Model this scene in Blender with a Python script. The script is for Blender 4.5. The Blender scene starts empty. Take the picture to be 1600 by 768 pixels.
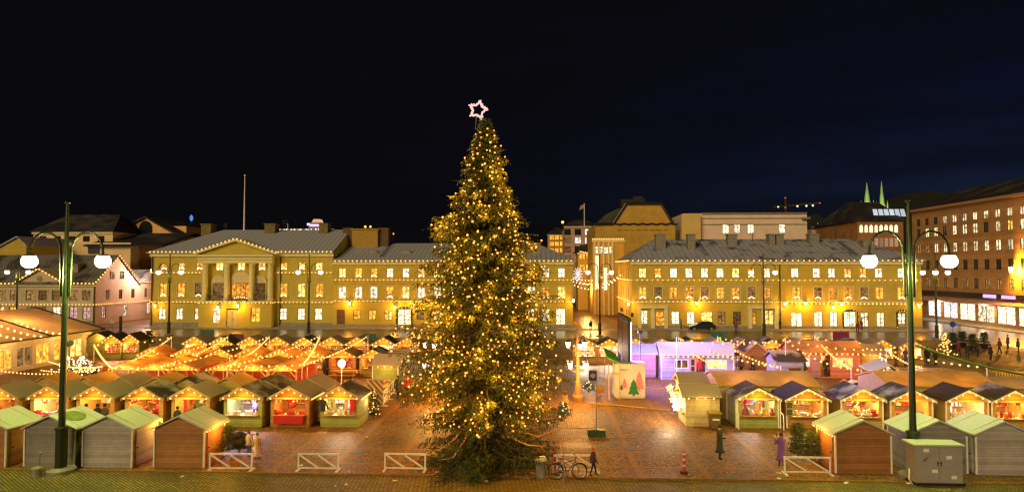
import bpy, bmesh, math, random
from mathutils import Vector, Matrix
random.seed(7)
rad = math.radians
SC = bpy.context.scene
COL = SC.collection

# ------------------------------------------------------------------ camera
CAM = Vector((0, 0, 9.5))
YAW, PIT, F = math.atan(.045), math.atan(.036), 1000.0
_f = Vector((-math.sin(YAW)*math.cos(PIT), math.cos(YAW)*math.cos(PIT), math.sin(PIT)))
_r = Vector((math.cos(YAW), math.sin(YAW), 0))
_u = _r.cross(_f)
cd = bpy.data.cameras.new('camera'); cam = bpy.data.objects.new('camera', cd); COL.objects.link(cam)
cd.sensor_width = 36; cd.lens = 22.5; cd.clip_start = .1; cd.clip_end = 4000
cam.matrix_world = Matrix(((_r.x, _u.x, -_f.x, CAM.x), (_r.y, _u.y, -_f.y, CAM.y), (_r.z, _u.z, -_f.z, CAM.z), (0, 0, 0, 1)))
SC.camera = cam

# ------------------------------------------------------------------ sky, faint glow of the town from behind, exposure
W = bpy.data.worlds.new('World'); SC.world = W; W.use_nodes = True
nt = W.node_tree; bg = nt.nodes['Background']
sky = nt.nodes.new('ShaderNodeTexSky'); sky.sky_type = 'NISHITA'; sky.sun_disc = False
sky.sun_elevation = rad(-6.5); sky.sun_rotation = rad(62); sky.air_density = 1.0; sky.dust_density = .4; sky.ozone_density = 4
bg.inputs[1].default_value = .40
_tc = nt.nodes.new('ShaderNodeTexCoord'); _mp = nt.nodes.new('ShaderNodeMapping'); _mp.inputs['Scale'].default_value = (2.2, 2.2, 15); nt.links.new(_tc.outputs['Generated'], _mp.inputs[0])
_nz = nt.nodes.new('ShaderNodeTexNoise'); _nz.inputs['Scale'].default_value = 1.6; _nz.inputs['Detail'].default_value = 6; nt.links.new(_mp.outputs[0], _nz.inputs['Vector'])
_mr = nt.nodes.new('ShaderNodeMapRange'); _mr.inputs['From Min'].default_value = .40; _mr.inputs['From Max'].default_value = .62; _mr.inputs['To Min'].default_value = 1.1; _mr.inputs['To Max'].default_value = .55; nt.links.new(_nz.outputs['Fac'], _mr.inputs['Value'])
_mx = nt.nodes.new('ShaderNodeMix'); _mx.data_type = 'RGBA'; _mx.blend_type = 'MULTIPLY'; _mx.inputs[0].default_value = 1; nt.links.new(sky.outputs[0], _mx.inputs[6]); nt.links.new(_mr.outputs[0], _mx.inputs[7])
_ad = nt.nodes.new('ShaderNodeMix'); _ad.data_type = 'RGBA'; _ad.blend_type = 'ADD'; _ad.inputs[0].default_value = 1; _ad.inputs[7].default_value = (.0026, .0024, .0029, 1); nt.links.new(_mx.outputs[2], _ad.inputs[6])
nt.links.new(_ad.outputs[2], bg.inputs[0])
SKYNODE = sky
sd = bpy.data.lights.new('sun', 'SUN'); sd.energy = .72; sd.angle = rad(30); sd.color = (1, .73, .38)
so = bpy.data.objects.new('sun', sd); COL.objects.link(so)
so.rotation_euler = Vector((.42, .80, -.40)).to_track_quat('-Z', 'Y').to_euler()
SC.view_settings.view_transform = 'Standard'; SC.view_settings.look = 'None'
SC.view_settings.exposure = 1.5; SC.view_settings.gamma = 1; SC.view_settings.use_curve_mapping = False
SC.render.engine = 'CYCLES'
cy = SC.cycles
cy.use_denoising = True; cy.denoiser = 'OPENIMAGEDENOISE'
cy.max_bounces = 4; cy.diffuse_bounces = 2; cy.glossy_bounces = 2; cy.transmission_bounces = 3; cy.transparent_max_bounces = 6
cy.sample_clamp_indirect = 2.0; cy.sample_clamp_direct = 0; cy.caustics_reflective = False; cy.caustics_refractive = False
cy.use_light_tree = True; cy.use_adaptive_sampling = False
cy.filter_width = 1.3

# ------------------------------------------------------------------ pixel -> place (photograph is 1600 x 768)
def ray(px, py): return _r*((px-800)/F) + _u*((384-py)/F) + _f
def G(px, py, z=0.0):
    d = ray(px, py); t = (z-CAM.z)/d.z; return CAM + d*t
def A(px, py, Y):
    d = ray(px, py); return CAM + d*(Y/d.y)
def X(px, Y, py=450): return A(px, py, Y).x
def Z(py, Y, px=800): return A(px, py, Y).z
def Yb(py, px=800): return G(px, py).y

# ------------------------------------------------------------------ mesh builder
class MB:
    def __init__(s): s.v = []; s.f = []; s.m = []
    def face(s, pts, m=0):
        n = len(s.v); s.v += [tuple(p) for p in pts]; s.f.append(tuple(range(n, n+len(pts)))); s.m.append(m)
    def mesh(s, V, Fs, m=0):
        n = len(s.v); s.v += [tuple(p) for p in V]
        for q in Fs: s.f.append(tuple(i+n for i in q)); s.m.append(m)
    def box(s, x0, y0, z0, x1, y1, z1, m=0):
        s.mesh([(x0,y0,z0),(x1,y0,z0),(x1,y1,z0),(x0,y1,z0),(x0,y0,z1),(x1,y0,z1),(x1,y1,z1),(x0,y1,z1)],
               [(0,3,2,1),(4,5,6,7),(0,1,5,4),(1,2,6,5),(2,3,7,6),(3,0,4,7)], m)
    def cbox(s, c, sx, sy, sz, m=0, M=None):
        V = [Vector((a*sx/2, b*sy/2, d*sz/2)) for d in (-1,1) for a, b in ((-1,-1),(1,-1),(1,1),(-1,1))]
        if M: V = [M @ q for q in V]
        s.mesh([q+Vector(c) for q in V], [(0,3,2,1),(4,5,6,7),(0,1,5,4),(1,2,6,5),(2,3,7,6),(3,0,4,7)], m)
    def bar(s, a, b, w, h, m=0):
        a, b = Vector(a), Vector(b); d = b-a; L = d.length
        q = d.to_track_quat('X', 'Z').to_matrix(); s.cbox((a+b)/2, L, w, h, m, q)
    def prism(s, poly, y0, y1, m=0):            # polygon in x,z pushed along y
        n = len(poly); V = [(x, y0, z) for x, z in poly]+[(x, y1, z) for x, z in poly]
        s.mesh(V, [tuple(range(n)), tuple(range(2*n-1, n-1, -1))]+[(i, (i+1) % n, (i+1) % n+n, i+n) for i in range(n)], m)
    def prismx(s, poly, x0, x1, m=0):           # polygon in y,z pushed along x
        n = len(poly); V = [(x0, y, z) for y, z in poly]+[(x1, y, z) for y, z in poly]
        s.mesh(V, [tuple(range(n)), tuple(range(2*n-1, n-1, -1))]+[(i, (i+1) % n, (i+1) % n+n, i+n) for i in range(n)], m)
    def tube(s, pts, r, n=8, m=0, cap=True):
        P = [Vector(p) for p in pts]; rs = r if isinstance(r, (list, tuple)) else [r]*len(P)
        base = len(s.v); up = None
        for i, p in enumerate(P):
            d = (P[min(i+1, len(P)-1)]-P[max(i-1, 0)]).normalized()
            if up is None: up = d.orthogonal().normalized()
            up = (up-d*up.dot(d)); up = up.normalized() if up.length > 1e-5 else d.orthogonal().normalized()
            w = d.cross(up)
            for k in range(n):
                a = 2*math.pi*k/n; s.v.append(tuple(p+(up*math.cos(a)+w*math.sin(a))*rs[i]))
        for i in range(len(P)-1):
            for k in range(n):
                s.f.append((base+i*n+k, base+i*n+(k+1) % n, base+(i+1)*n+(k+1) % n, base+(i+1)*n+k)); s.m.append(m)
        if cap:
            s.f.append(tuple(base+k for k in range(n-1, -1, -1))); s.m.append(m)
            s.f.append(tuple(base+(len(P)-1)*n+k for k in range(n))); s.m.append(m)
    def lathe(s, prof, c=(0,0,0), n=16, m=0, sx=1, sy=1):
        base = len(s.v)
        for r, z in prof:
            for k in range(n):
                a = 2*math.pi*k/n; s.v.append((c[0]+r*math.cos(a)*sx, c[1]+r*math.sin(a)*sy, c[2]+z))
        for i in range(len(prof)-1):
            for k in range(n):
                s.f.append((base+i*n+k, base+i*n+(k+1) % n, base+(i+1)*n+(k+1) % n, base+(i+1)*n+k)); s.m.append(m)
        s.f.append(tuple(base+k for k in range(n-1, -1, -1))); s.m.append(m)
        s.f.append(tuple(base+(len(prof)-1)*n+k for k in range(n))); s.m.append(m)
    def ball(s, c, r, n=10, m=0, sz=1.0):
        s.lathe([(max(.001, r*math.sin(math.pi*i/(n//2+2))), -r*sz*math.cos(math.pi*i/(n//2+2))) for i in range(n//2+3)], c, n, m)
    def holed(s, fn, u0, u1, v0, v1, holes, d=.18, m=0, mr=0):
        us = sorted({u0, u1, *[h[0] for h in holes], *[h[2] for h in holes]}); vs = sorted({v0, v1, *[h[1] for h in holes], *[h[3] for h in holes]})
        for a, b in zip(us, us[1:]):
            for c, e in zip(vs, vs[1:]):
                mu, mv = (a+b)/2, (c+e)/2
                if any(h[0] < mu < h[2] and h[1] < mv < h[3] for h in holes): continue
                s.face([fn(a, c, 0), fn(b, c, 0), fn(b, e, 0), fn(a, e, 0)], m)
        for a, c, b, e in holes:
            for p, q in (((a,c),(b,c)), ((b,c),(b,e)), ((b,e),(a,e)), ((a,e),(a,c))):
                s.face([fn(*p, 0), fn(*q, 0), fn(*q, d), fn(*p, d)], mr)
    def data(s, name, mats, smooth=False):
        me = bpy.data.meshes.new(name); me.from_pydata(s.v, [], s.f)
        for mt in (mats if isinstance(mats, (list, tuple)) else [mats]): me.materials.append(mt)
        me.polygons.foreach_set('material_index', s.m)
        if smooth: me.polygons.foreach_set('use_smooth', [True]*len(s.f))
        me.update(); return me
    def build(s, name, mats, parent=None, world=False, smooth=False, loc=None):
        return link(name, s.data(name, mats, smooth), parent, world, loc)

def link(name, me, parent=None, world=False, loc=None, rz=0):
    o = bpy.data.objects.new(name, me); COL.objects.link(o)
    if parent:
        o.parent = parent
        if world: o.location = -parent.location
    if loc is not None: o.location = loc
    if rz: o.rotation_euler = (0, 0, rz)
    return o
def tag(o, label, cat, group=None, kind=None):
    if label: o['label'] = label
    if cat: o['category'] = cat
    if group: o['group'] = group
    if kind: o['kind'] = kind
    return o
def thing(name, label, cat, loc=(0,0,0), rz=0, group=None):
    o = bpy.data.objects.new(name, None); COL.objects.link(o); o.empty_display_size = .2
    o.location = loc; o.rotation_euler = (0, 0, rz); return tag(o, label, cat, group)
def copy_tree(o, parent=None, loc=None, rz=None, label=None, group=None, sc=None):
    c = o.copy(); COL.objects.link(c)
    if parent: c.parent = parent
    if loc is not None: c.location = loc
    if rz is not None: c.rotation_euler = (0, 0, rz)
    if sc is not None: c.scale = (sc, sc, sc)
    if label: c['label'] = label
    if group: c['group'] = group
    for ch in list(o.children): copy_tree(ch, c)
    return c
def structure(name, mb, mats): return tag(mb.build(name, mats), None, None, None, 'structure')
def lamp(loc, power, col, r=.08, parent=None, world=False, typ='POINT'):
    d = bpy.data.lights.new('light', typ); d.energy = power; d.color = col; d.shadow_soft_size = r
    o = bpy.data.objects.new('light', d); COL.objects.link(o)
    if parent: o.parent = parent
    o.location = Vector(loc)-(parent.location if (parent and world) else Vector((0,0,0)))
    return o

# ------------------------------------------------------------------ materials
_M = {}
def _new(name):
    m = bpy.data.materials.new(name); m.use_nodes = True; t = m.node_tree; t.nodes.clear()
    o = t.nodes.new('ShaderNodeOutputMaterial'); return m, t, o
def _n(t, typ, **k):
    n = t.nodes.new(typ)
    for a, b in k.items():
        if a in n.inputs and not hasattr(n, a): n.inputs[a].default_value = b
        else: setattr(n, a, b)
    return n
def c4(c): return (c[0], c[1], c[2], 1)
def plain(name, col, rough=.7, var=.25, scale=3.0, bump=.15, metal=0, col2=None, pattern=None, spacing=.12, groove=.5, spec=.4, rnd=0):
    """painted / stone / cloth surface: noise colour variation, bump, optional groove pattern ('z' planks, 'x' boards, 'seam', 'brick', 'diag')"""
    if name in _M: return _M[name]
    m, t, o = _new(name); L = t.links.new
    b = _n(t, 'ShaderNodeBsdfPrincipled'); b.inputs['Roughness'].default_value = rough; b.inputs['Metallic'].default_value = metal
    b.inputs['Specular IOR Level'].default_value = spec
    tc = _n(t, 'ShaderNodeTexCoord')
    nz = _n(t, 'ShaderNodeTexNoise'); nz.inputs['Scale'].default_value = scale; nz.inputs['Detail'].default_value = 6; nz.inputs['Roughness'].default_value = .65
    L(tc.outputs['Object'], nz.inputs['Vector'])
    rp = _n(t, 'ShaderNodeValToRGB'); L(nz.outputs['Fac'], rp.inputs[0])
    d = col2 or tuple(x*(1-var) for x in col); e = col if col2 else tuple(min(1, x*(1+var)) for x in col)
    rp.color_ramp.elements[0].position = .33; rp.color_ramp.elements[1].position = .68
    rp.color_ramp.elements[0].color = c4(d); rp.color_ramp.elements[1].color = c4(e)
    cur = rp.outputs[0]; hgt = nz.outputs['Fac']
    if pattern:
        sp = _n(t, 'ShaderNodeSeparateXYZ'); L(tc.outputs['Object'], sp.inputs[0])
        if pattern == 'brick':
            bt = _n(t, 'ShaderNodeTexBrick'); bt.inputs['Scale'].default_value = 1/spacing
            bt.inputs['Color1'].default_value = (1,1,1,1); bt.inputs['Color2'].default_value = (.72,.72,.72,1); bt.inputs['Mortar'].default_value = (1-groove,)*3+(1,)
            bt.inputs['Mortar Size'].default_value = .04; bt.inputs['Mortar Smooth'].default_value = .4
            L(tc.outputs['Object'], bt.inputs['Vector']); fac = bt.outputs['Color']
        else:
            if pattern == 'z': src = sp.outputs['Z']
            elif pattern == 'x': src = sp.outputs['X']
            elif pattern == 'y': src = sp.outputs['Y']
            else:
                ad = _n(t, 'ShaderNodeMath', operation='ADD'); L(sp.outputs['X'], ad.inputs[0]); L(sp.outputs['Z'], ad.inputs[1]); src = ad.outputs[0]
            mu = _n(t, 'ShaderNodeMath', operation='MULTIPLY'); mu.inputs[1].default_value = 1/spacing; L(src, mu.inputs[0])
            fr = _n(t, 'ShaderNodeMath', operation='FRACT'); L(mu.outputs[0], fr.inputs[0])
            gr = _n(t, 'ShaderNodeValToRGB'); L(fr.outputs[0], gr.inputs[0]); el = gr.color_ramp.elements
            if pattern == 'diag':
                gr.color_ramp.interpolation = 'CONSTANT'; el[0].color = (1,1,1,1); el[1].position = .5; el[1].color = (1-groove,)*3+(1,)
            else:
                el[0].color = (1-groove,)*3+(1,); el[0].position = 0; el[1].position = .14; el[1].color = (1,1,1,1)
                e2 = el.new(.9); e2.color = (1,1,1,1); e3 = el.new(1); e3.color = (1-groove,)*3+(1,)
                fl = _n(t, 'ShaderNodeMath', operation='FLOOR'); L(mu.outputs[0], fl.inputs[0])
                wn = _n(t, 'ShaderNodeTexWhiteNoise', noise_dimensions='1D'); L(fl.outputs[0], wn.inputs['W'])
                mr = _n(t, 'ShaderNodeMapRange'); mr.inputs['To Min'].default_value = .82; mr.inputs['To Max'].default_value = 1.12; L(wn.outputs['Value'], mr.inputs['Value'])
                mm = _n(t, 'ShaderNodeMix', data_type='RGBA', blend_type='MULTIPLY'); mm.inputs[0].default_value = 1; L(gr.outputs[0], mm.inputs[6]); L(mr.outputs[0], mm.inputs[7]); gr = mm
            fac = gr.outputs[2] if gr.bl_idname == 'ShaderNodeMix' else gr.outputs[0]
        mx = _n(t, 'ShaderNodeMix', data_type='RGBA', blend_type='MULTIPLY'); mx.inputs[0].default_value = 1
        L(cur, mx.inputs[6]); L(fac, mx.inputs[7]); cur = mx.outputs[2]
        ah = _n(t, 'ShaderNodeMath', operation='MULTIPLY_ADD'); ah.inputs[1].default_value = 2.0; L(fac, ah.inputs[0]); L(nz.outputs['Fac'], ah.inputs[2]); hgt = ah.outputs[0]
    if rnd:
        oi = _n(t, 'ShaderNodeObjectInfo'); hs = _n(t, 'ShaderNodeHueSaturation')
        mr = _n(t, 'ShaderNodeMapRange'); mr.inputs['To Min'].default_value = 1-rnd; mr.inputs['To Max'].default_value = 1+rnd; L(oi.outputs['Random'], mr.inputs['Value']); L(mr.outputs[0], hs.inputs['Value'])
        L(cur, hs.inputs['Color']); cur = hs.outputs[0]
    L(cur, b.inputs['Base Color'])
    if bump:
        bp = _n(t, 'ShaderNodeBump'); bp.inputs['Strength'].default_value = min(1, bump*2); bp.inputs['Distance'].default_value = .02
        L(hgt, bp.inputs['Height']); L(bp.outputs[0], b.inputs['Normal'])
    L(b.outputs[0], o.inputs[0]); _M[name] = m; return m
def emit(name, col, s, sampled=False, rnd=0, tex=None):
    if name in _M: return _M[name]
    m, t, o = _new(name); L = t.links.new; e = _n(t, 'ShaderNodeEmission'); s *= .42; e.inputs[0].default_value = c4(col); e.inputs[1].default_value = s
    if tex or rnd:
        tc = _n(t, 'ShaderNodeTexCoord'); oi = _n(t, 'ShaderNodeObjectInfo')
        mr = _n(t, 'ShaderNodeMapRange'); mr.inputs['To Min'].default_value = s*(1-rnd); mr.inputs['To Max'].default_value = s*(1+rnd); L(oi.outputs['Random'], mr.inputs['Value']); st = mr.outputs[0]
        if tex:      # curtains, furniture and lamps seen through the glass: blotches that differ from window to window
            ad = _n(t, 'ShaderNodeVectorMath', operation='ADD'); L(tc.outputs['Object'], ad.inputs[0])
            sc = _n(t, 'ShaderNodeMath', operation='MULTIPLY'); sc.inputs[1].default_value = 91; L(oi.outputs['Random'], sc.inputs[0]); L(sc.outputs[0], ad.inputs[1])
            nz = _n(t, 'ShaderNodeTexNoise'); nz.inputs['Scale'].default_value = tex; nz.inputs['Detail'].default_value = 3; L(ad.outputs[0], nz.inputs['Vector'])
            r2 = _n(t, 'ShaderNodeMapRange'); r2.inputs['From Min'].default_value = .35; r2.inputs['From Max'].default_value = .65; r2.inputs['To Min'].default_value = .22; r2.inputs['To Max'].default_value = 1.35; L(nz.outputs['Fac'], r2.inputs['Value'])
            ml = _n(t, 'ShaderNodeMath', operation='MULTIPLY'); L(st, ml.inputs[0]); L(r2.outputs[0], ml.inputs[1]); st = ml.outputs[0]
        L(st, e.inputs[1])
    L(e.outputs[0], o.inputs[0])
    m.cycles.emission_sampling = 'FRONT_BACK' if sampled else 'NONE'
    _M[name] = m; return m
def goods_mat(name, cols, rough=.6):
    if name in _M: return _M[name]
    m, t, o = _new(name); L = t.links.new; b = _n(t, 'ShaderNodeBsdfPrincipled'); b.inputs['Roughness'].default_value = rough
    oi = _n(t, 'ShaderNodeObjectInfo'); rp = _n(t, 'ShaderNodeValToRGB'); rp.color_ramp.interpolation = 'CONSTANT'; L(oi.outputs['Random'], rp.inputs[0])
    el = rp.color_ramp.elements; el[0].color = c4(cols[0]); el[1].position = 1/len(cols); el[1].color = c4(cols[1])
    for i in range(2, len(cols)): q = el.new(i/len(cols)); q.color = c4(cols[i])
    tc = _n(t, 'ShaderNodeTexCoord'); nz = _n(t, 'ShaderNodeTexNoise'); nz.inputs['Scale'].default_value = 25; L(tc.outputs['Object'], nz.inputs['Vector'])
    mx = _n(t, 'ShaderNodeMix', data_type='RGBA', blend_type='MULTIPLY'); mx.inputs[0].default_value = .5; L(rp.outputs[0], mx.inputs[6]); L(nz.outputs['Fac'], mx.inputs[7])
    L(mx.outputs[2], b.inputs['Base Color']); L(b.outputs[0], o.inputs[0]); _M[name] = m; return m
def roofmat(name, snow, bare, cover=.5, scale=.9, seam=0, rough=.75, axis='x'):
    """roof covering dusted with snow that has melted in patches; optional standing seams"""
    if name in _M: return _M[name]
    m, t, o = _new(name); L = t.links.new; b = _n(t, 'ShaderNodeBsdfPrincipled'); b.inputs['Roughness'].default_value = rough; b.inputs['Specular IOR Level'].default_value = .25
    tc = _n(t, 'ShaderNodeTexCoord'); oi = _n(t, 'ShaderNodeObjectInfo')
    ad = _n(t, 'ShaderNodeVectorMath', operation='ADD'); L(tc.outputs['Object'], ad.inputs[0])
    sc = _n(t, 'ShaderNodeMath', operation='MULTIPLY'); sc.inputs[1].default_value = 57; L(oi.outputs['Random'], sc.inputs[0]); L(sc.outputs[0], ad.inputs[1])
    nz = _n(t, 'ShaderNodeTexNoise'); nz.inputs['Scale'].default_value = scale; nz.inputs['Detail'].default_value = 7; nz.inputs['Roughness'].default_value = .6; L(ad.outputs[0], nz.inputs['Vector'])
    rp = _n(t, 'ShaderNodeValToRGB'); L(nz.outputs['Fac'], rp.inputs[0]); el = rp.color_ramp.elements
    p = 1-cover; el[0].position = max(0, p-.07); el[1].position = min(1, p+.07); el[0].color = c4(bare); el[1].color = c4(snow)
    cur = rp.outputs[0]
    n2 = _n(t, 'ShaderNodeTexNoise'); n2.inputs['Scale'].default_value = 14; n2.inputs['Detail'].default_value = 4; L(ad.outputs[0], n2.inputs['Vector'])
    r2 = _n(t, 'ShaderNodeMapRange'); r2.inputs['To Min'].default_value = .7; r2.inputs['To Max'].default_value = 1.2; L(n2.outputs['Fac'], r2.inputs['Value'])
    m2 = _n(t, 'ShaderNodeMix', data_type='RGBA', blend_type='MULTIPLY'); m2.inputs[0].default_value = 1; L(cur, m2.inputs[6]); L(r2.outputs[0], m2.inputs[7]); cur = m2.outputs[2]
    if seam:
        sp = _n(t, 'ShaderNodeSeparateXYZ'); L(tc.outputs['Object'], sp.inputs[0])
        mu = _n(t, 'ShaderNodeMath', operation='MULTIPLY'); mu.inputs[1].default_value = 1/seam; L(sp.outputs['X' if axis == 'x' else 'Y'], mu.inputs[0])
        fr = _n(t, 'ShaderNodeMath', operation='FRACT'); L(mu.outputs[0], fr.inputs[0])
        g = _n(t, 'ShaderNodeValToRGB'); L(fr.outputs[0], g.inputs[0]); g.color_ramp.elements[0].color = (.45,.45,.45,1); g.color_ramp.elements[1].color = (1,1,1,1); g.color_ramp.elements[1].position = .25
        mm = _n(t, 'ShaderNodeMix', data_type='RGBA', blend_type='MULTIPLY'); mm.inputs[0].default_value = 1; L(cur, mm.inputs[6]); L(g.outputs[0], mm.inputs[7]); cur = mm.outputs[2]
    L(cur, b.inputs['Base Color'])
    bp = _n(t, 'ShaderNodeBump'); bp.inputs['Strength'].default_value = .35; bp.inputs['Distance'].default_value = .03; L(nz.outputs['Fac'], bp.inputs['Height']); L(bp.outputs[0], b.inputs['Normal'])
    L(b.outputs[0], o.inputs[0]); _M[name] = m; return m
def ground_mat(name, c1, c2, scale, rough=.45, brick=False, patch=.5):
    if name in _M: return _M[name]
    m, t, o = _new(name); L = t.links.new; b = _n(t, 'ShaderNodeBsdfPrincipled')
    tc = _n(t, 'ShaderNodeTexCoord')
    if brick:
        v = _n(t, 'ShaderNodeTexBrick'); v.inputs['Scale'].default_value = scale; v.inputs['Color1'].default_value = (1,1,1,1); v.inputs['Color2'].default_value = (.5,.5,.5,1); v.inputs['Mortar'].default_value = (.12,.12,.12,1); v.inputs['Mortar Size'].default_value = .05
        mp = _n(t, 'ShaderNodeMapping'); mp.inputs['Rotation'].default_value = (0,0,rad(38)); L(tc.outputs['Object'], mp.inputs[0]); L(mp.outputs[0], v.inputs['Vector']); cell = v.outputs['Color']; hg = v.outputs['Fac']; inv = True
    else:
        v = _n(t, 'ShaderNodeTexVoronoi'); v.inputs['Scale'].default_value = scale; v.inputs['Randomness'].default_value = .55; L(tc.outputs['Object'], v.inputs['Vector'])
        r1 = _n(t, 'ShaderNodeValToRGB'); L(v.outputs['Distance'], r1.inputs[0]); r1.color_ramp.elements[0].color = (1,1,1,1); r1.color_ramp.elements[1].color = (.25,.25,.25,1); r1.color_ramp.elements[0].position = .32; r1.color_ramp.elements[1].position = .62
        r3 = _n(t, 'ShaderNodeMapRange'); r3.inputs['To Min'].default_value = .6; r3.inputs['To Max'].default_value = 1.25
        sx = _n(t, 'ShaderNodeSeparateColor'); L(v.outputs['Color'], sx.inputs[0]); L(sx.outputs[0], r3.inputs['Value'])
        mm = _n(t, 'ShaderNodeMix', data_type='RGBA', blend_type='MULTIPLY'); mm.inputs[0].default_value = 1; L(r1.outputs[0], mm.inputs[6]); L(r3.outputs[0], mm.inputs[7]); cell = mm.outputs[2]; hg = v.outputs['Distance']; inv = True
    nz = _n(t, 'ShaderNodeTexNoise'); nz.inputs['Scale'].default_value = .35; nz.inputs['Detail'].default_value = 8; nz.inputs['Roughness'].default_value = .7; L(tc.outputs['Object'], nz.inputs['Vector'])
    rp = _n(t, 'ShaderNodeValToRGB'); L(nz.outputs['Fac'], rp.inputs[0]); rp.color_ramp.elements[0].position = .35; rp.color_ramp.elements[1].position = .65; rp.color_ramp.elements[0].color = c4(c1); rp.color_ramp.elements[1].color = c4(c2)
    mx = _n(t, 'ShaderNodeMix', data_type='RGBA', blend_type='MULTIPLY'); mx.inputs[0].default_value = 1; L(rp.outputs[0], mx.inputs[6]); L(cell, mx.inputs[7]); L(mx.outputs[2], b.inputs['Base Color'])
    rr = _n(t, 'ShaderNodeMapRange'); rr.inputs['From Min'].default_value = .35; rr.inputs['From Max'].default_value = .65; rr.inputs['To Min'].default_value = rough-.12; rr.inputs['To Max'].default_value = rough+.2; L(nz.outputs['Fac'], rr.inputs['Value']); L(rr.outputs[0], b.inputs['Roughness'])
    bp = _n(t, 'ShaderNodeBump', invert=inv); bp.inputs['Strength'].default_value = .7; bp.inputs['Distance'].default_value = .03; L(hg, bp.inputs['Height']); L(bp.outputs[0], b.inputs['Normal'])
    L(b.outputs[0], o.inputs[0]); _M[name] = m; return m

WARM = (1, .46, .08); WARMW = (1, .56, .18); SODIUM = (1, .40, .03); GLOBE = (.84, 1, .22)
BULB = emit('bulb_warm', (1, .46, .10), 2.5)
BULBO = emit('bulb_amber', (1, .36, .06), 2.7)
BULBF = emit('bulb_far', (1, .45, .10), 1.9)
WHITE_LED = emit('bulb_white', (1, .74, .40), 3.0)
PINK_LED = emit('bulb_pink', (1, .58, .54), 1.05)
m_black = plain('black_metal', (.02, .02, .02), .45, .2)
m_green_metal = plain('green_painted_metal', (.016, .028, .010), .35, .2, spec=.5)
m_dark_wood = plain('dark_wood', (.10, .055, .025), .7, .3)
m_wood = plain('pine_wood', (.42, .24, .09), .65, .25, 6)
m_white_paint = plain('white_paint', (.72, .68, .60), .55, .12, 5)
m_stone = plain('stone_grey', (.24, .22, .19), .8, .25, 2)
m_glass_dark = plain('dark_glass', (.015, .018, .022), .08, .1, 2, 0, spec=.8)
m_rubber = plain('rubber', (.015, .015, .015), .85, .2)

# ================================================================== SETTING: ground, road, pavements
m_cobble = ground_mat('cobblestone', (.20, .088, .010), (.40, .185, .024), 8.0, .56)
m_brickp = ground_mat('brick_paving', (.20, .145, .022), (.38, .28, .055), 1.9, .6, True)
m_asph = plain('wet_asphalt', (.055, .05, .045), .32, .35, .8, .1)
m_slab = plain('granite_slab', (.235, .11, .018), .6, .35, 6, .5)
mb = MB(); mb.face([(-900, -60, 0), (900, -60, 0), (900, 1500, 0), (-900, 1500, 0)]); structure('ground', mb, m_cobble)
mb = MB(); mb.face([(-60, 5, .004), (60, 5, .004), (60, 29.55, .004), (-60, 29.55, .004)]); structure('pavement_brick', mb, m_brickp)
mb = MB(); mb.box(-60, 29.55, -.05, 60, 29.68, .07); structure('kerb_square', mb, m_slab)
mb = MB(); mb.face([(-300, 88.5, .004), (300, 88.5, .004), (300, 99.6, .004), (-300, 99.6, .004)]); structure('road', mb, m_asph)
mb = MB(); mb.face([(57.5, 40, .008), (70.6, 40, .008), (70.6, 300, .008), (57.5, 300, .008)]); mb.face([(-73.5, 103.3, .008), (-63.6, 103.3, .008), (-63.6, 320, .008), (-73.5, 320, .008)]); mb.face([(6.6, 103.3, .008), (13, 103.3, .008), (13, 400, .008), (6.6, 400, .008)]); structure('road_side', mb, plain('wet_street', (.10, .06, .045), .3, .35, .6, .1))
for nm, x0, x1 in (('pavement_west', -300, -74), ('pavement_hall', -63.2, 5.6), ('pavement_shops', 14, 60)):
    mb = MB(); mb.box(x0, 99.6, -.05, x1, 103.2, .12); structure(nm, mb, m_stone)
mb = MB(); mb.box(70.6, 40, -.05, 75, 150, .12); structure('pavement_east', mb, m_stone)
mb = MB()
for y in (90.4, 91.85, 94.6, 96.05): mb.box(-300, y, .0, 300, y+.07, .009)
structure('road_rails', mb, plain('rail_steel', (.30, .26, .2), .2, .2, metal=.8))
mb = MB()
for x in (-12.9, -10.2, -7.2, -4.0, 4.4, 7.5, 10.9): mb.box(x, 29.72, -.02, x+.32, 88, .004)
structure('paving_strips', mb, m_slab)
mb = MB()
for y in (31.2, 33.7, 36.6, 44.2, 52, 60, 70, 80): mb.box(-46, y, -.02, 46, y+.22, .008)
structure('paving_cross_strips', mb, m_slab)

# ================================================================== generic windows
def pane_mat(kind):
    return {'warm': lambda: emit('pane_warm', (1, .52, .12), 2.0, rnd=.45, tex=2.2), 'amber': lambda: emit('pane_amber', (1, .38, .04), 1.5, rnd=.4, tex=2.6),
            'white': lambda: emit('pane_white', (1, .80, .50), 1.9, rnd=.35, tex=2.0), 'shop': lambda: emit('pane_shop', (1, .76, .42), 2.2, rnd=.25, tex=3.2),
            'pink': lambda: emit('pane_pink', (1, .55, .45), .6, rnd=.4, tex=3.0), 'cold': lambda: emit('pane_cold', (1, .92, .86), 1.5, rnd=.3, tex=3.0),
            'office': lambda: emit('pane_office', (1, .72, .40), 1.3, rnd=.4, tex=1.6), 'yellow': lambda: emit('pane_yellow', (1, .62, .08), 1.3, rnd=.4, tex=2.0),
            'dim': lambda: emit('pane_dim', (1, .5, .15), .26, rnd=.6, tex=2.5), 'dark': lambda: m_glass_dark}[kind]()
m_frame = plain('window_frame', (.30, .22, .10), .55, .2); m_frame_d = plain('window_frame_dark', (.06, .04, .03), .5, .2)
m_casing = plain('casing_cream', (.52, .46, .26), .7, .15)
_wm = {}
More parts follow.
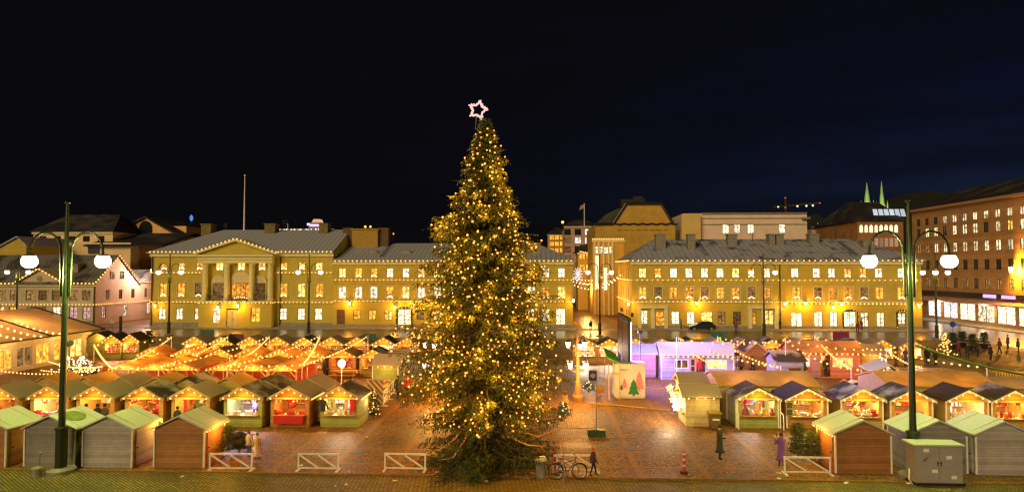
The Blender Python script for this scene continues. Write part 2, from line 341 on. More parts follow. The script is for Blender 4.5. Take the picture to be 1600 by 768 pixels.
def window(parent, pos, w, h, kind, rz=0, casing=None, candles=False, cols=2, transom=True, frame=None):
    """a window in a wall opening: frame (part) > pane, casing, candle_arch (sub-parts). pos = centre of the opening's lower edge on the wall face, world"""
    k = (round(w, 2), round(h, 2), cols, transom, frame)
    if k not in _wm:
        b = MB(); t = .07; y0, y1 = .06, .14
        b.box(-w/2, y0, 0, -w/2+t, y1, h); b.box(w/2-t, y0, 0, w/2, y1, h); b.box(-w/2+t, y0, 0, w/2-t, y1, t); b.box(-w/2+t, y0, h-t, w/2-t, y1, h)
        for i in range(1, cols): x = -w/2+w*i/cols; b.box(x-.035, y0-.01, t, x+.035, y1-.01, h-t)
        if transom: b.box(-w/2+t, y0-.02, h*.66-.03, w/2-t, y1-.02, h*.66+.03); b.box(-w/2+t, y0+.01, h*.33-.015, w/2-t, y1-.03, h*.33+.015)
        p = MB(); p.box(-w/2+.005, .15, .005, w/2-.005, .17, h-.005)
        _wm[k] = (b.data('window', {None: m_frame, 'dark': m_frame_d, 'white': m_white_paint}[frame]), p)
    f = link('window', _wm[k][0], parent, loc=Vector(pos)-parent.location, rz=rz)
    kk = k+(kind,)
    if kk not in _wm: _wm[kk] = _wm[k][1].data('pane', pane_mat(kind))
    link('pane', _wm[kk], f)
    if casing:
        kk = ('casing', k, casing)
        if kk not in _wm:
            c = MB(); t = .16; c.box(-w/2-t, -.06, -.02, -w/2, .02, h+.02); c.box(w/2, -.06, -.02, w/2+t, .02, h+.02)
            c.box(-w/2-t-.08, -.12, h+.02, w/2+t+.08, .02, h+.2); c.box(-w/2-t-.1, -.16, -.14, w/2+t+.1, .02, -.02)
            if casing == 'arch':
                n = 12; P = [(math.cos(math.pi*i/n)*(w/2+t), h+.2+math.sin(math.pi*i/n)*(w/2+t)) for i in range(n+1)]; c.prism(P, -.07, .02)
            _wm[kk] = c.data('casing', m_casing)
        link('casing', _wm[kk], f)
    if candles:
        kk = ('candles', round(w, 2))
        if kk not in _wm:
            c = MB()
            for i in range(7): a = (i-3)/3; c.ball((a*w*.32, .03, .14+.20*(1-a*a)), .07, 6)
            _wm[kk] = c.data('candle_arch', emit('candle_light', (1, .74, .32), 5))
        link('candle_arch', _wm[kk], f)
    return f

# ------------------------------------------------------------------ strings of lights
_bm = {}
def bulb_mesh(r, mat):
    k = (round(r, 3), mat.name)
    if k not in _bm:
        b = bmesh.new(); bmesh.ops.create_icosphere(b, subdivisions=2, radius=r); me = bpy.data.meshes.new('bulb'); b.to_mesh(me); b.free(); me.materials.append(mat); me.polygons.foreach_set('use_smooth', [True]*len(me.polygons)); _bm[k] = me
    return _bm[k]
def light_string(pts, step, label, r=.05, mat=None, group='strings of lights', cable=.012, drop=.04, jit=.0, name='light_string', glow=0):
    """cable (the thing's own mesh) with every bulb a child"""
    mat = mat or BULB; P = [Vector(p) for p in pts]; o0 = P[0]
    c = MB(); c.tube([p-o0 for p in P], cable, 4); o = c.build(name, m_black); o.location = o0; tag(o, label, 'string lights', group)
    bm_ = bulb_mesh(r, mat); acc = step*.5
    for a, b in zip(P, P[1:]):
        L = (b-a).length; t = acc
        while t < L:
            q = a.lerp(b, t/L)-o0; q.z -= drop
            if jit: q += Vector((random.uniform(-jit, jit), random.uniform(-jit, jit), random.uniform(-jit, jit)))
            link('bulb', bm_, o, loc=q); t += step
        acc = t-L
    if glow:
        for i in range(1, 6): lamp(P[int((len(P)-1)*i/6)]-o0+Vector((0, 0, .5)), glow*.55, (1, .38, .03), .6, o)
    return o
def sagged(a, b, sag, n=14):
    a, b = Vector(a), Vector(b); return [a.lerp(b, i/n)-Vector((0, 0, sag*4*(i/n)*(1-i/n))) for i in range(n+1)]

# ================================================================== BUILDINGS
def shell(root, x0, x1, y0, y1, H, mat, front=(), left=(), right=(), name='wall', z0=0, d=.18):
    b = MB()
    b.holed(lambda u, v, q: (u, y0+q, v), x0, x1, z0, H, list(front), d)
    b.holed(lambda u, v, q: (x0+q, u, v), y0, y1, z0, H, list(left), d)
    b.holed(lambda u, v, q: (x1-q, u, v), y0, y1, z0, H, list(right), d)
    b.face([(x1, y1, z0), (x0, y1, z0), (x0, y1, H), (x1, y1, H)]); b.face([(x0, y0, H), (x1, y0, H), (x1, y1, H), (x0, y1, H)])
    return b.build(name, mat, root, True)
def hip(root, x0, x1, y0, y1, z, hr, li, ri, mat, over=.5, name='roof', t=.18):
    b = MB(); a, c, e, f = x0-over, x1+over, y0-over, y1+over; ym = (y0+y1)/2
    if li == 0: a = x0-.15
    if ri == 0: c = x1+.15
    V = [(a,e,z),(c,e,z),(c,f,z),(a,f,z),(a,e,z+t),(c,e,z+t),(c,f,z+t),(a,f,z+t),(a+li+(over if li else 0),ym,z+hr),(c-ri-(over if ri else 0),ym,z+hr)]
    b.mesh(V, [(0,3,2,1),(0,1,5,4),(1,2,6,5),(2,3,7,6),(3,0,4,7),(4,5,9,8),(6,7,8,9),(5,6,9),(7,4,8)])
    return b.build(name, mat, root, True)
def holes(ws): return [(x-w/2, z, x+w/2, z+h) for x, z, w, h, *_ in ws]
def bands(root, x0, x1, y, zs, mat, name='cornice'):
    for z, h, d in zs:
        b = MB(); b.box(x0-d*.5, y-d, z, x1+d*.5, y+.01, z+h); b.build(name, mat, root, True)
ST = 'strings of bulbs along the facades'
RW = random.Random(11)
m_hall = plain('hall_plaster', (.46, .37, .055), .75, .10, .6, .12)
m_yel = plain('yellow_plaster', (.47, .355, .045), .75, .12, .5, .12)
m_cream = plain('cream_trim', (.62, .58, .30), .65, .12, 2)
m_snowroof = roofmat('snowy_seam_roof', (.36, .38, .44), (.10, .10, .11), .80, .30, .8)
m_snowroof2 = roofmat('patchy_snow_roof', (.36, .37, .43), (.035, .033, .036), .60, .45, .9)
YF = 103.2
# ---- the columned hall
xs0, xs1 = X(236, YF), X(520, YF); cx0, cx1 = X(317, YF), X(430, YF); cxm = X(374, YF)
hall = thing('columned_hall', 'yellow columned city hall with a lit pediment and a flagpole behind it', 'building', ((xs0+xs1)/2, YF, 0))
top = [(X(p, YF), 9.35, 1.15, 1.2) for p in (255.5, 283, 311, 443, 471, 498)]
mid = [(X(p, YF), 4.95, 1.2, 2.25) for p in (255, 283, 310, 443, 471, 499)]
low = [(X(p, YF), 1.25, 1.15, 1.85) for p in (254, 281, 310, 443, 471, 498)]
H = 12.1
shell(hall, xs0, xs1, YF, YF+18, H, m_hall, holes(top+mid+low))
for x, z, w, h in top: window(hall, (x, YF, z), w, h, RW.choice(['warm', 'amber', 'warm']), candles=True, transom=False)
for i, (x, z, w, h) in enumerate(mid): window(hall, (x, YF, z), w, h, ['amber', 'amber', 'dim', 'amber', 'warm', 'amber'][i], casing='flat', candles=True)
for x, z, w, h in low: window(hall, (x, YF, z), w, h, 'white', candles=True)
bands(hall, xs0, cx0-.1, YF, [(3.95, .25, .22), (8.75, .16, .15), (11.55, .55, .3)], m_cream); bands(hall, cx1+.1, xs1, YF, [(3.95, .25, .22), (8.75, .16, .15), (11.55, .55, .3)], m_cream)
bands(hall, xs0, cx0-.1, YF, [(.0, .75, .12)], m_stone, 'plinth'); bands(hall, cx1+.1, xs1, YF, [(.0, .75, .12)], m_stone, 'plinth')
PY = YF-1.3                                       # front of the portico
b = MB()
gl = [(X(344.5, YF), .75, 1.3, 2.4), (X(369, YF), .12, 2.0, 3.0), (X(404.5, YF), .95, 1.5, 2.3)]
b.holed(lambda u, v, q: (u, PY+q, v), cx0, cx1, 0, 4.1, holes(gl), .35)
for x in (cx0, cx1): b.face([(x, PY, 0), (x, YF, 0), (x, YF, 4.1), (x, PY, 4.1)])
b.face([(cx0, PY, 4.1), (cx1, PY, 4.1), (cx1, YF, 4.1), (cx0, YF, 4.1)]); b.build('portico_base', m_hall, hall, True)
window(hall, (gl[0][0], PY+.15, gl[0][1]), gl[0][2], gl[0][3], 'white'); window(hall, (gl[2][0], PY+.15, gl[2][1]), gl[2][2], gl[2][3], 'amber')
dx = gl[1][0]; b = MB(); b.box(dx-.97, PY+.2, .12, dx-.02, PY+.3, 2.9); b.box(dx+.02, PY+.2, .12, dx+.97, PY+.3, 2.9)
for s in (-.5, .5):
    for z in (.4, 1.7): b.box(dx+s-.32, PY+.17, z, dx+s+.32, PY+.2, z+1.05)
dr = b.build('door', plain('door_cream', (.45, .40, .22), .5, .1), hall, True)
b = MB(); b.tube([(dx+.12, PY+.13, 1.2), (dx+.12, PY+.13, 1.5)], .03, 6); h_ = b.build('handle', m_black, dr); h_.location = (0, 0, 0)
bands(hall, cx0, cx1, PY, [(4.1, .28, .25), (10.45, .5, .12), (11.0, .35, .25), (11.5, .3, .45)], m_cream)
b = MB(); b.box(cx0+.01, PY+.01, 10.45, cx1-.01, YF, 11.85); b.build('entablature', m_cream, hall, True)
b = MB(); ap = 14.0; b.prism([(cx0-.3, 11.8), (cx1+.3, 11.8), (cxm, ap)], PY+.25, YF+8); b.build('pediment', m_hall, hall, True)
b = MB()
for s, xe in ((-1, cx0-.75), (1, cx1+.75)): b.prism([(xe, 11.82), (cxm, ap+.05), (cxm, ap+.38), (xe, 12.12)], PY-.35, YF+8.2)
b.build('pediment_cornice', m_cream, hall, True)
for p in (317.5, 351.5, 391, 420):
    x = X(p, PY); b = MB(); b.lathe([(.62, 0), (.62, .2), (.5, .3), (.47, .45), (.44, 4.8), (.40, 5.6), (.42, 5.65), (.55, 5.85), (.6, 6.05)], (x, PY+.62, 4.38), 20); b.build('column', m_cream, hall, True, True)
cw = [(X(p, YF), 9.3, 1.25, 1.3) for p in (343.5, 377, 409.5)]
for x, z, w, h in cw: window(hall, (x, YF-.2, z), w, h, 'warm', candles=True, transom=False)
for i, p in enumerate((342, 377, 407)): window(hall, (X(p, YF), YF-.2, 4.6), 1.9 if i != 1 else 3.2, 2.6, 'dim' if i != 1 else 'amber', casing='arch', cols=2 if i != 1 else 4, candles=(i == 1))
b = MB()
for p0, p1 in ((322, 347), (356, 387), (395, 416)):
    xa, xb = X(p0, PY), X(p1, PY); b.box(xa, PY+.08, 5.2, xb, PY+.14, 5.27); b.box(xa, PY+.08, 4.45, xb, PY+.14, 4.5); n = int((xb-xa)/.22)
    for i in range(n+1): x = xa+(xb-xa)*i/n; b.box(x-.02, PY+.1, 4.5, x+.02, PY+.13, 5.2)
b.build('balcony_railing', m_black, hall, True)
hip(hall, xs0, xs1, YF, YF+18, H, 4.4, 7.5, 0, m_snowroof, .6)
b = MB(); b.prismx([(YF-.3, H), (YF+18.3, H), (YF+9, H+4.35)], xs1+.1, xs1+.24); b.build('gable_wall', m_hall, hall, True)
for p, s in ((326, 1.6), (425, 1.7), (508, 1.4)):
    x = X(p, YF+8.5); b = MB(); b.box(x-s*.55, YF+7.2, 15, x+s*.55, YF+9.2, 17.3); b.box(x-s*.62, YF+7.1, 17.3, x+s*.62, YF+9.3, 17.5); b.build('chimney', plain('chimney_plaster', (.16, .12, .05), .8, .3), hall, True)
b = MB(); b.tube([(xs0+.25, YF-.16, .3), (xs0+.25, YF-.16, 11.5)], .08, 6); b.build('downpipe', m_black, hall, True)
b = MB(); b.tube([(cx1+.9, YF-.16, .3), (cx1+.9, YF-.16, 11.5)], .08, 6); b.build('downpipe', m_black, hall, True)
light_string([(xs0-.2, YF-.75, 12.35), (cx0-.9, YF-.75, 12.35), (cx0-.75, PY-.45, 12.25), (cxm, PY-.45, 14.5), (cx1+.75, PY-.45, 12.25), (cx1+.9, YF-.75, 12.35), (xs1, YF-.75, 12.35)], .68, 'string of bulbs along the eaves and pediment of the columned hall', .125, BULBF, ST)
light_string([(xs0, YF-.35, 8.95), (cx0-.3, YF-.35, 8.95)], .62, 'short string under the top windows west of the columns', .105, BULBF, ST)
light_string([(cx1+.3, YF-.35, 8.95), (xs1, YF-.35, 8.95)], .62, 'short string under the top windows east of the columns', .105, BULBF, ST)
light_string([(xs0, YF-.42, 4.15), (cx0-.2, YF-.42, 4.15), (cx0, PY-.42, 4.1), (cx1, PY-.42, 4.1), (cx1+.2, YF-.42, 4.15), (xs1, YF-.42, 4.15)], .62, 'string of bulbs below the balcony of the columned hall', .105, BULBF, ST)
b = MB(); fx = X(380, YF+9); b.tube([(fx, YF+9, 15.5), (fx, YF+9, 26.2)], [.17, .07], 8); b.ball((fx, YF+9, 26.3), .18, 8)
o = b.build('flagpole', m_white_paint); tag(o, 'tall bare white flagpole rising behind the pediment', 'flagpole')

# ---- wall lanterns
def wall_lantern(pos, label, power=60, col=SODIUM, s=1.0, group='lanterns on the street walls'):
    t = thing('wall_lantern', label, 'lantern', pos, 0, group)
    b = MB(); b.tube([(0, .55, .25), (0, .2, .45), (0, 0, .4)], .03, 6); b.lathe([(.22*s, .28*s), (.05, .42*s), (.02, .5*s)], (0,0,0), 6); b.build('bracket', m_black, t)
    b = MB(); b.lathe([(.12*s, -.2*s), (.2*s, .28*s)], (0,0,0), 6); b.build('lamp_glass', emit('lantern_glow', (1, .70, .30), 7), t)
    lamp((0, -.35, -.05), power, col, .15, t); return t

def row_building(name, label, x0, x1, px_top, px_mid, low, H, hr, li, ri, wall, top_k, mid_k, roof, special=None):
    """three storeys with strings on the eaves and both bands. low = (pixel, sill, w, h, kind)"""
    t = thing(name, label, 'building', ((x0+x1)/2, YF, 0))
    top = [(X(p, YF), 8.15, 1.15, 1.5) for p in px_top]; mid = [(X(p, YF), 4.75, 1.2, 1.9) for p in px_mid]; lo = [(X(p, YF), z, w, h) for p, z, w, h, k in low]
    shell(t, x0, x1, YF, YF+18, H, wall, holes(top+mid+lo), left=special or ())
    for i, (x, z, w, h) in enumerate(top): window(t, (x, YF, z), w, h, top_k[i % len(top_k)], candles=True, transom=False)
    for i, (x, z, w, h) in enumerate(mid): window(t, (x, YF, z), w, h, mid_k[i % len(mid_k)], casing='flat', candles=(i % 3 != 2))
    for (x, z, w, h), q in zip(lo, low): window(t, (x, YF, z), w, h, q[4], transom=(q[4] != 'shop'), frame='dark')
    bands(t, x0, x1, YF, [(4.2, .22, .18), (7.65, .16, .14), (H-.55, .5, .28)], m_cream); bands(t, x0, x1, YF, [(.0, .55, .1)], m_stone, 'plinth')
    hip(t, x0, x1, YF, YF+18, H, hr, li, ri, roof, .55)
    return t
# ---- long yellow building behind the tree
bx0, bx1 = xs1+.02, X(895, YF)
pt = [534.7, 560, 584, 609, 634, 658, 683, 708, 733, 758, 782, 806, 830, 853, 877]
lowy = [(558, 1.3, 1.2, 1.5, 'amber'), (582, 1.3, 1.2, 1.5, 'amber'), (607, 1.3, 1.2, 1.5, 'warm'), (657, 1.3, 1.2, 1.5, 'dim'), (853, 1.1, 1.3, 2.0, 'white'), (876, .6, 1.5, 2.6, 'shop'), (632, .14, 2.2, 2.9, 'shop'), (683, 1.3, 1.2, 1.5, 'warm'), (829, 1.1, 1.3, 2.0, 'white')]
yb = row_building('yellow_building', 'long yellow three-storey building partly hidden by the Christmas tree', bx0, bx1, pt, pt, lowy, 10.75, 3.3, 0, 6, m_yel, ['warm', 'amber', 'amber', 'white', 'white'], ['white', 'white', 'white', 'amber', 'warm'], m_snowroof)
x = X(533, YF); b = MB(); b.box(x-.65, YF-.06, .12, x-.01, YF+.02, 2.9); b.box(x+.01, YF-.06, .12, x+.65, YF+.02, 2.9)
d_ = b.build('door', plain('door_brown', (.12, .05, .02), .5, .2), yb, True)
b = MB(); b.ball((x+.1, YF-.1, 1.3), .05, 6); b.build('handle', m_white_paint, d_)
for p in (585, 636):
    x = X(p, YF+3.5); b = MB(); b.lathe([(.9, -.4), (.85, .1), (.6, .42), (.2, .55)], (x, YF+3.5, 12.2), 12, 0, 1, .6); b.build('roof_vent', m_stone, yb, True)
x0_, x1_ = X(553, YF+8), X(593, YF+8); b = MB(); b.box(x0_, YF+6.5, 13, x1_, YF+10, 16.3); b.box(x0_-.2, YF+6.3, 16.3, x1_+.2, YF+10.2, 16.5); b.build('roof_house', plain('roofhouse_plaster', (.34, .22, .04), .8, .2), yb, True)
for p in (545, 600): x = X(p, YF+8); b = MB(); b.box(x-.9, YF+7.2, 13, x+.9, YF+9, 16.7); b.build('chimney', m_dark_wood, yb, True)
light_string([(bx0+.2, YF-.8, 10.85), (bx1+.2, YF-.8, 10.85)], .72, 'string of bulbs along the eaves of the long yellow building', .125, BULBF, ST)
light_string([(bx0+.2, YF-.35, 7.78), (bx1, YF-.35, 7.78)], .66, 'string below the top windows of the long yellow building', .105, BULBF, ST)
light_string([(bx0+.2, YF-.38, 4.38), (bx1, YF-.38, 4.38)], .66, 'string above the ground floor of the long yellow building', .105, BULBF, ST)
# ---- yellow shop building on the right of the street
rx0, rx1 = X(987, YF), X(1440, YF)
pt = [1004+24.3*i for i in range(9)]+[1242.6, 1276, 1300, 1325, 1349, 1373.5, 1409]
pm = pt[:9]+[1245, 1278, 1302, 1326, 1350, 1375, 1409]
ls = [(1005, .75, 1.4, 2.15, 'shop'), (1031, .14, 1.5, 2.6, 'amber'), (1055, .75, 1.25, 2.0, 'shop'), (1079, .75, 1.25, 2.0, 'shop'), (1104, .14, 1.8, 2.6, 'warm'), (1127, .75, 1.2, 2.0, 'dim'), (1151, .75, 1.2, 2.0, 'dim'), (1175, .75, 1.2, 2.0, 'amber'), (1201, .75, 1.5, 2.2, 'warm'),
      (1244, .14, 1.7, 2.5, 'shop'), (1278, .5, 1.3, 2.3, 'shop'), (1302, .5, 1.2, 2.3, 'shop'), (1327, .14, 1.9, 2.7, 'shop'), (1350, .5, 1.2, 2.2, 'white'), (1375, .5, 1.2, 2.2, 'shop'), (1408, .9, 1.2, 1.7, 'white')]
sw = [(YF+3+3.2*i, z, YF+4.1+3.2*i, z+1.7) for i in range(4) for z in (.9, 4.8, 8.0)]
rb = row_building('yellow_shop_building', 'long yellow corner building with bright shop windows and a patchy snowy roof', rx0, rx1, pt, pm, ls, 10.75, 3.9, 5, 6, m_yel, ['warm', 'amber', 'white', 'white', 'white', 'white'], ['amber', 'dim', 'amber'], m_snowroof2, special=sw)
for i, (a, z, e, q) in enumerate(sw): window(rb, (rx0, (a+e)/2, z), e-a, 1.7, ['amber', 'warm', 'dim'][i % 3], rz=rad(-90))
for p0, p1 in ((996, 1043), (1168, 1215)):
    xa, xb = X(p0, YF), X(p1, YF); b = MB(); b.box(xa, YF-.4, 3.25, xb, YF-.02, 3.75)
    for p in ((p0+3), (p1-3), (p0+p1)/2): x = X(p, YF); b.box(x-.28, YF-.3, .13, x+.28, YF-.02, 3.25)
    b.build('shopfront_surround', m_cream, rb, True)
x = X(1218, YF); b = MB(); b.tube([(x, YF-.2, .2), (x, YF-.2, 10.2)], .09, 6); b.build('downpipe', m_black, rb, True)
for p, w, dy in ((1032, 1.6, 5), (1080, 1.2, 4.5), (1144, 1.5, 6), (1205, 1.0, 6.5), (1218, 1.2, 6.5), (1271, 1.6, 7), (1356, 1.8, 5)):
    x = X(p, YF+dy); zt = Z(368 if p != 1356 else 378, YF+dy); b = MB(); b.box(x-w/2, YF+dy-.7, 11.2, x+w/2, YF+dy+.7, zt); b.box(x-w/2-.1, YF+dy-.8, zt, x+w/2+.1, YF+dy+.8, zt+.18); b.build('chimney', plain('chimney_grey', (.20, .19, .15), .8, .25), rb, True)
light_string([(rx0-.6, YF+17, 10.9), (rx0-.6, YF-.8, 10.85), (rx1+.3, YF-.8, 10.85)], .86, 'string of bulbs along the eaves of the yellow shop building', .125, BULBF, ST)
light_string([(rx0-.3, YF+17, 7.8), (rx0-.3, YF-.35, 7.78), (rx1, YF-.35, 7.78)], .82, 'string below the top windows of the yellow shop building', .105, BULBF, ST)
light_string([(rx0-.3, YF+17, 4.4), (rx0-.3, YF-.38, 4.38), (X(1218, YF), YF-.38, 4.38)], .7, 'string over the shopfronts near the street corner', .105, BULBF, ST)
light_string([(X(1220, YF), YF-.38, 4.1), (rx1, YF-.38, 4.1)], .62, 'string over the brightest shop windows of the yellow shop building', .14, BULBF, ST)
for i, (p, q, pw, lb) in enumerate([(546, 474, 90, 'beside the brown door of the yellow building'), (617, 480, 100, 'just west of the bright gateway of the yellow building'), (648, 477, 100, 'just east of the bright gateway of the yellow building'), (371, 478, 120, 'above the hall entrance between the columns'),
        (896, 470, 70, 'on the street corner of the long yellow building'), (982, 475, 80, 'on the street corner of the yellow shop building'), (1089, 474, 110, 'above the dark car on the shop wall'), (1227, 475, 80, 'beside the downpipe of the yellow shop building'), (1259, 474, 140, 'brightest one over the shop doors'),
        (1315, 475, 120, 'beside the garlanded shop gateway'), (1302, 480, 60, 'over the arched bright shop window'), (1436, 478, 70, 'at the far east end of the yellow shop building'), (340, 480, 60, 'on the wall west of the hall door'), (242, 478, 60, 'at the west corner of the columned hall')]):
    ye = (PY if 317 < p < 430 else YF)-.6; a = A(p, q, ye); wall_lantern(a, 'glowing wall lantern '+lb, pw*1.4)
# garlanded gateways
for p, w, h, lb in ((632, 2.2, 2.9, 'green garland with bulbs round the bright gateway of the yellow building'), (1327, 1.9, 2.7, 'lit garland round the shop gateway beside the red sign'), (1409, 1.5, 2.7, 'lit garland framing the last shop window')):
    x = X(p, YF); P = [(x-w/2-.15, YF-.2, .2), (x-w/2-.15, YF-.2, h+.1), (x-w/4, YF-.2, h+.35), (x+w/4, YF-.2, h+.35), (x+w/2+.15, YF-.2, h+.1), (x+w/2+.15, YF-.2, .2)]
    o = light_string(P, .45, lb, .08, BULBF, 'garlands round the gateways', .14, 0, .1, 'garland'); o.data.materials[0] = plain('garland_green', (.03, .06, .015), .9, .4, 8)

# ---- pink-white house on the left
PYF = 107.0; px0, px1 = X(-60, PYF), X(150, PYF)
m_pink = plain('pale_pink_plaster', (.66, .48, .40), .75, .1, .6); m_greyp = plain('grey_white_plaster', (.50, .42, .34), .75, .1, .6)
pk = thing('pale_house', 'pale pink two-storey house with a small pediment and steep grey roof', 'building', ((px0+px1)/2, PYF, 0))
tw = [(X(p, PYF, 457), 4.1, 1.5, 1.75) for p in (-40, -18, 3, 22, 47, 67, 88, 115, 135)]; lw = [(X(p, PYF, 490), .9, 1.4, 2.1) for p in (-30, 0, 20, 48, 66, 88, 114.5, 135)]
tr = [(PYF+3, 4.1), (PYF+6.5, 4.1), (PYF+10, 4.1), (PYF+14, 4.1)]; holes_r = [(y-.5, z, y+.5, z+1.7) for y, z in tr]+[(y-.5, .9, y+.5, 3.0) for y in (PYF+2.2, PYF+8, PYF+15)]+[(PYF+3, 7.9, PYF+4, 9.3), (PYF+6.2, 7.9, PYF+7.2, 9.3)]
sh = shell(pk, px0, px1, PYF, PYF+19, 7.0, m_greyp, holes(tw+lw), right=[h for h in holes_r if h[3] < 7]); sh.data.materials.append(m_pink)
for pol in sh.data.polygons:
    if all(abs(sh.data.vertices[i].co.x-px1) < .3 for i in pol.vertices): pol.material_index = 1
for i, (x, z, w, h) in enumerate(tw): window(pk, (x, PYF, z), w, h, 'dim', casing='flat' if i in (4, 5, 6) else None)
for i, (x, z, w, h) in enumerate(lw): window(pk, (x, PYF, z), w, h, ['dim', 'warm', 'amber', 'dim', 'dim', 'shop', 'pink', 'pink'][i], frame='dark')
for i, h in enumerate(holes_r):
    if h[3] < 7: window(pk, (px1, (h[0]+h[2])/2, h[1]), h[2]-h[0], h[3]-h[1], ['dim', 'dim', 'dim', 'dim', 'pink', 'white', 'white'][i], rz=rad(90), frame='dark')
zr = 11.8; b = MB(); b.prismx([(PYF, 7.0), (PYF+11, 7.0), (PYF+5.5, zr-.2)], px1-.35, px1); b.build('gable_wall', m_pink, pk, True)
for y in (PYF+4.2, PYF+6.8):
    window(pk, (px1+.16, y, 7.7), 1.0, 1.4, 'dim', rz=rad(90), frame='dark')
b = MB(); b.prismx([(PYF-.6, 6.9), (PYF+5.5, zr), (PYF+12, 6.4), (PYF+12, 6.6), (PYF+5.5, zr+.25), (PYF-.6, 7.1)], px0-.2, px1+.25); b.build('roof', roofmat('dark_seam_roof', (.17, .165, .15), (.05, .045, .04), .55, .35, .9), pk, True)
b = MB(); b.prismx([(PYF+12, 6.9), (PYF+15.5, 9.4), (PYF+19.5, 6.9)], px0, px1+.2); b.build('rear_roof', m_snowroof2, pk, True)
pa, pb_, pc = X(30, PYF, 440), X(100, PYF, 440), X(65, PYF, 425); b = MB(); b.prism([(pa, 7.0), (pb_, 7.0), (pc, 9.35)], PYF-.35, PYF+4); pd = b.build('pediment', m_greyp, pk, True)
b = MB(); b.lathe([(.5, 0), (.5, .12), (.3, .16)], (0,0,0), 8); em = b.build('emblem', plain('emblem_gold', (.30, .2, .06), .5, .2), pd); em.rotation_euler = (rad(90), 0, 0); em.location = Vector((pc, PYF-.3, 7.9))
b = MB()
for xe in (pa-.5, pb_+.5): b.prism([(xe, 6.95), (pc, 9.4), (pc, 9.65), (xe, 7.2)], PYF-.75, PYF+4.1)
b.build('pediment_cornice', m_cream, pk, True)
bands(pk, px0, px1, PYF, [(3.25, .2, .15), (6.5, .4, .25)], m_cream); bands(pk, px0, px1, PYF, [(0, .6, .1)], m_stone, 'plinth')
b = MB(); dx_ = X(120, PYF+2.5); b.box(dx_-.8, PYF+1.6, 8.2, dx_+.8, PYF+3.4, 10.2); b.prism([(dx_-1.0, 10.2), (dx_+1.0, 10.2), (dx_+1.0, 10.45), (dx_-1.0, 10.35)], PYF+1.3, PYF+4.5); b.build('dormer', m_stone, pk, True)
light_string([(px0, PYF-.8, 7.05), (pa-.5, PYF-.8, 7.05), (pc, PYF-.85, 9.65), (pb_+.5, PYF-.85, 7.15), (px1+.3, PYF-.8, 7.05), (px1+.4, PYF+5.5, zr+.1), (px1+.4, PYF+11, 7.6)], .68, 'string of bulbs along the eaves and gable of the pale pink house', .14, BULBF, ST)
light_string([(px0, PYF-.3, 3.45), (px1+.2, PYF-.3, 3.45), (px1+.25, PYF+19, 3.45)], .62, 'string of bulbs round the middle of the pale pink house', .105, BULBF, ST)
light_string([(px1+.35, PYF+12, 7.0), (px1+.35, PYF+19, 7.0)], .6, 'short string on the rear wing of the pale pink house', .105, BULBF, ST)
b = MB(); b.tube([(px1-.2, PYF-.15, .2), (px1-.2, PYF-.15, 6.8)], .08, 6); b.build('downpipe', m_black, pk, True)
q = A(211, 424, PYF+13); wall_lantern((px1+3.0, q.y-2, q.z), 'brilliant white wall lamp on the side of the pale pink house', 1600, (1, .60, .42), 1.6)

# ---- buildings behind
def plain_block(name, label, x0, x1, y0, d, H, mat, wins=(), kind='dim', roof=None, hr=3, li=3, ri=3, cornice=True, parapet=None, ww=1.4, wh=1.8, frame='dark', kinds=None):
    t = thing(name, label, 'building', ((x0+x1)/2, y0, 0)); W_ = [(x, z, ww, wh) for x, z in wins]
    shell(t, x0, x1, y0, y0+d, H, mat, holes(W_))
    for i, (x, z, w, h) in enumerate(W_): window(t, (x, y0, z), w, h, kinds[i % len(kinds)] if kinds else kind, frame=frame)
    if cornice: bands(t, x0, x1, y0, [(H-.5, .45, .35)], m_cream)
    if roof: hip(t, x0, x1, y0, y0+d, H, hr, li, ri, roof, .5)
    return t
m_dkroof = roofmat('dark_metal_roof', (.07, .065, .065), (.025, .024, .026), .45, .2, 1.2)
Yc = 140.0
cr = plain_block('cream_block', 'wide cream building with a row of small dark windows above the pale house', X(52, Yc, 380), X(176, Yc, 380), Yc, 14, Z(362, Yc, 110), plain('cream_plaster', (.78, .58, .32), .8, .12, .4), [(X(p, Yc, 371), Z(376, Yc), ) for p in (67, 90, 113, 135, 158)], 'dark', m_dkroof, 4.5, 3, 3, ww=1.6, wh=1.3)
b = MB(); b.box(X(54, Yc-3, 390), Yc-3, 0, X(204, Yc-3, 390), Yc-.05, Z(379, Yc-3, 110)); b.build('lower_wing', plain('cream_plaster', (.42, .34, .20)), cr, True)
for p in (74, 146): x = X(p, Yc-3.2, 390); b = MB(); b.box(x-1.2, Yc-3.25, Z(395, Yc-3), x+1.2, Yc-3.02, Z(385, Yc-3)); b.build('dark_opening', m_black, cr, True)
b = MB(); x0_, x1_ = X(176, 150, 360), X(272, 150, 360); xm = X(228, 150, 350)
gb = thing('gabled_block', 'dark roofed building with an ochre gable and a black arched window', 'building', ((x0_+x1_)/2, 150, 0))
zb = Z(365, 150, 220); b.prism([(x0_, 0), (x1_, 0), (x1_, zb), (xm, Z(341, 150, 228)), (x0_, zb)], 150, 166); b.build('wall', plain('ochre_gable', (.80, .46, .16), .8, .15, .4), gb, True)
b = MB()
for xe in (x0_-.8, x1_+.8): b.prism([(xe, zb-.4), (xm, Z(340, 150, 228)), (xm, Z(338, 150, 228)), (xe, zb+.1)], 149.3, 167)
b.build('roof', m_dkroof, gb, True)
b = MB(); n = 10; b.prism([(xm-1.6, Z(362, 150)), (xm+1.6, Z(362, 150))]+[(xm+1.6*math.cos(math.pi*i/n), Z(354, 150)+1.7*math.sin(math.pi*i/n)) for i in range(n+1)], 149.85, 150.05); b.build('arched_window', m_glass_dark, gb, True)
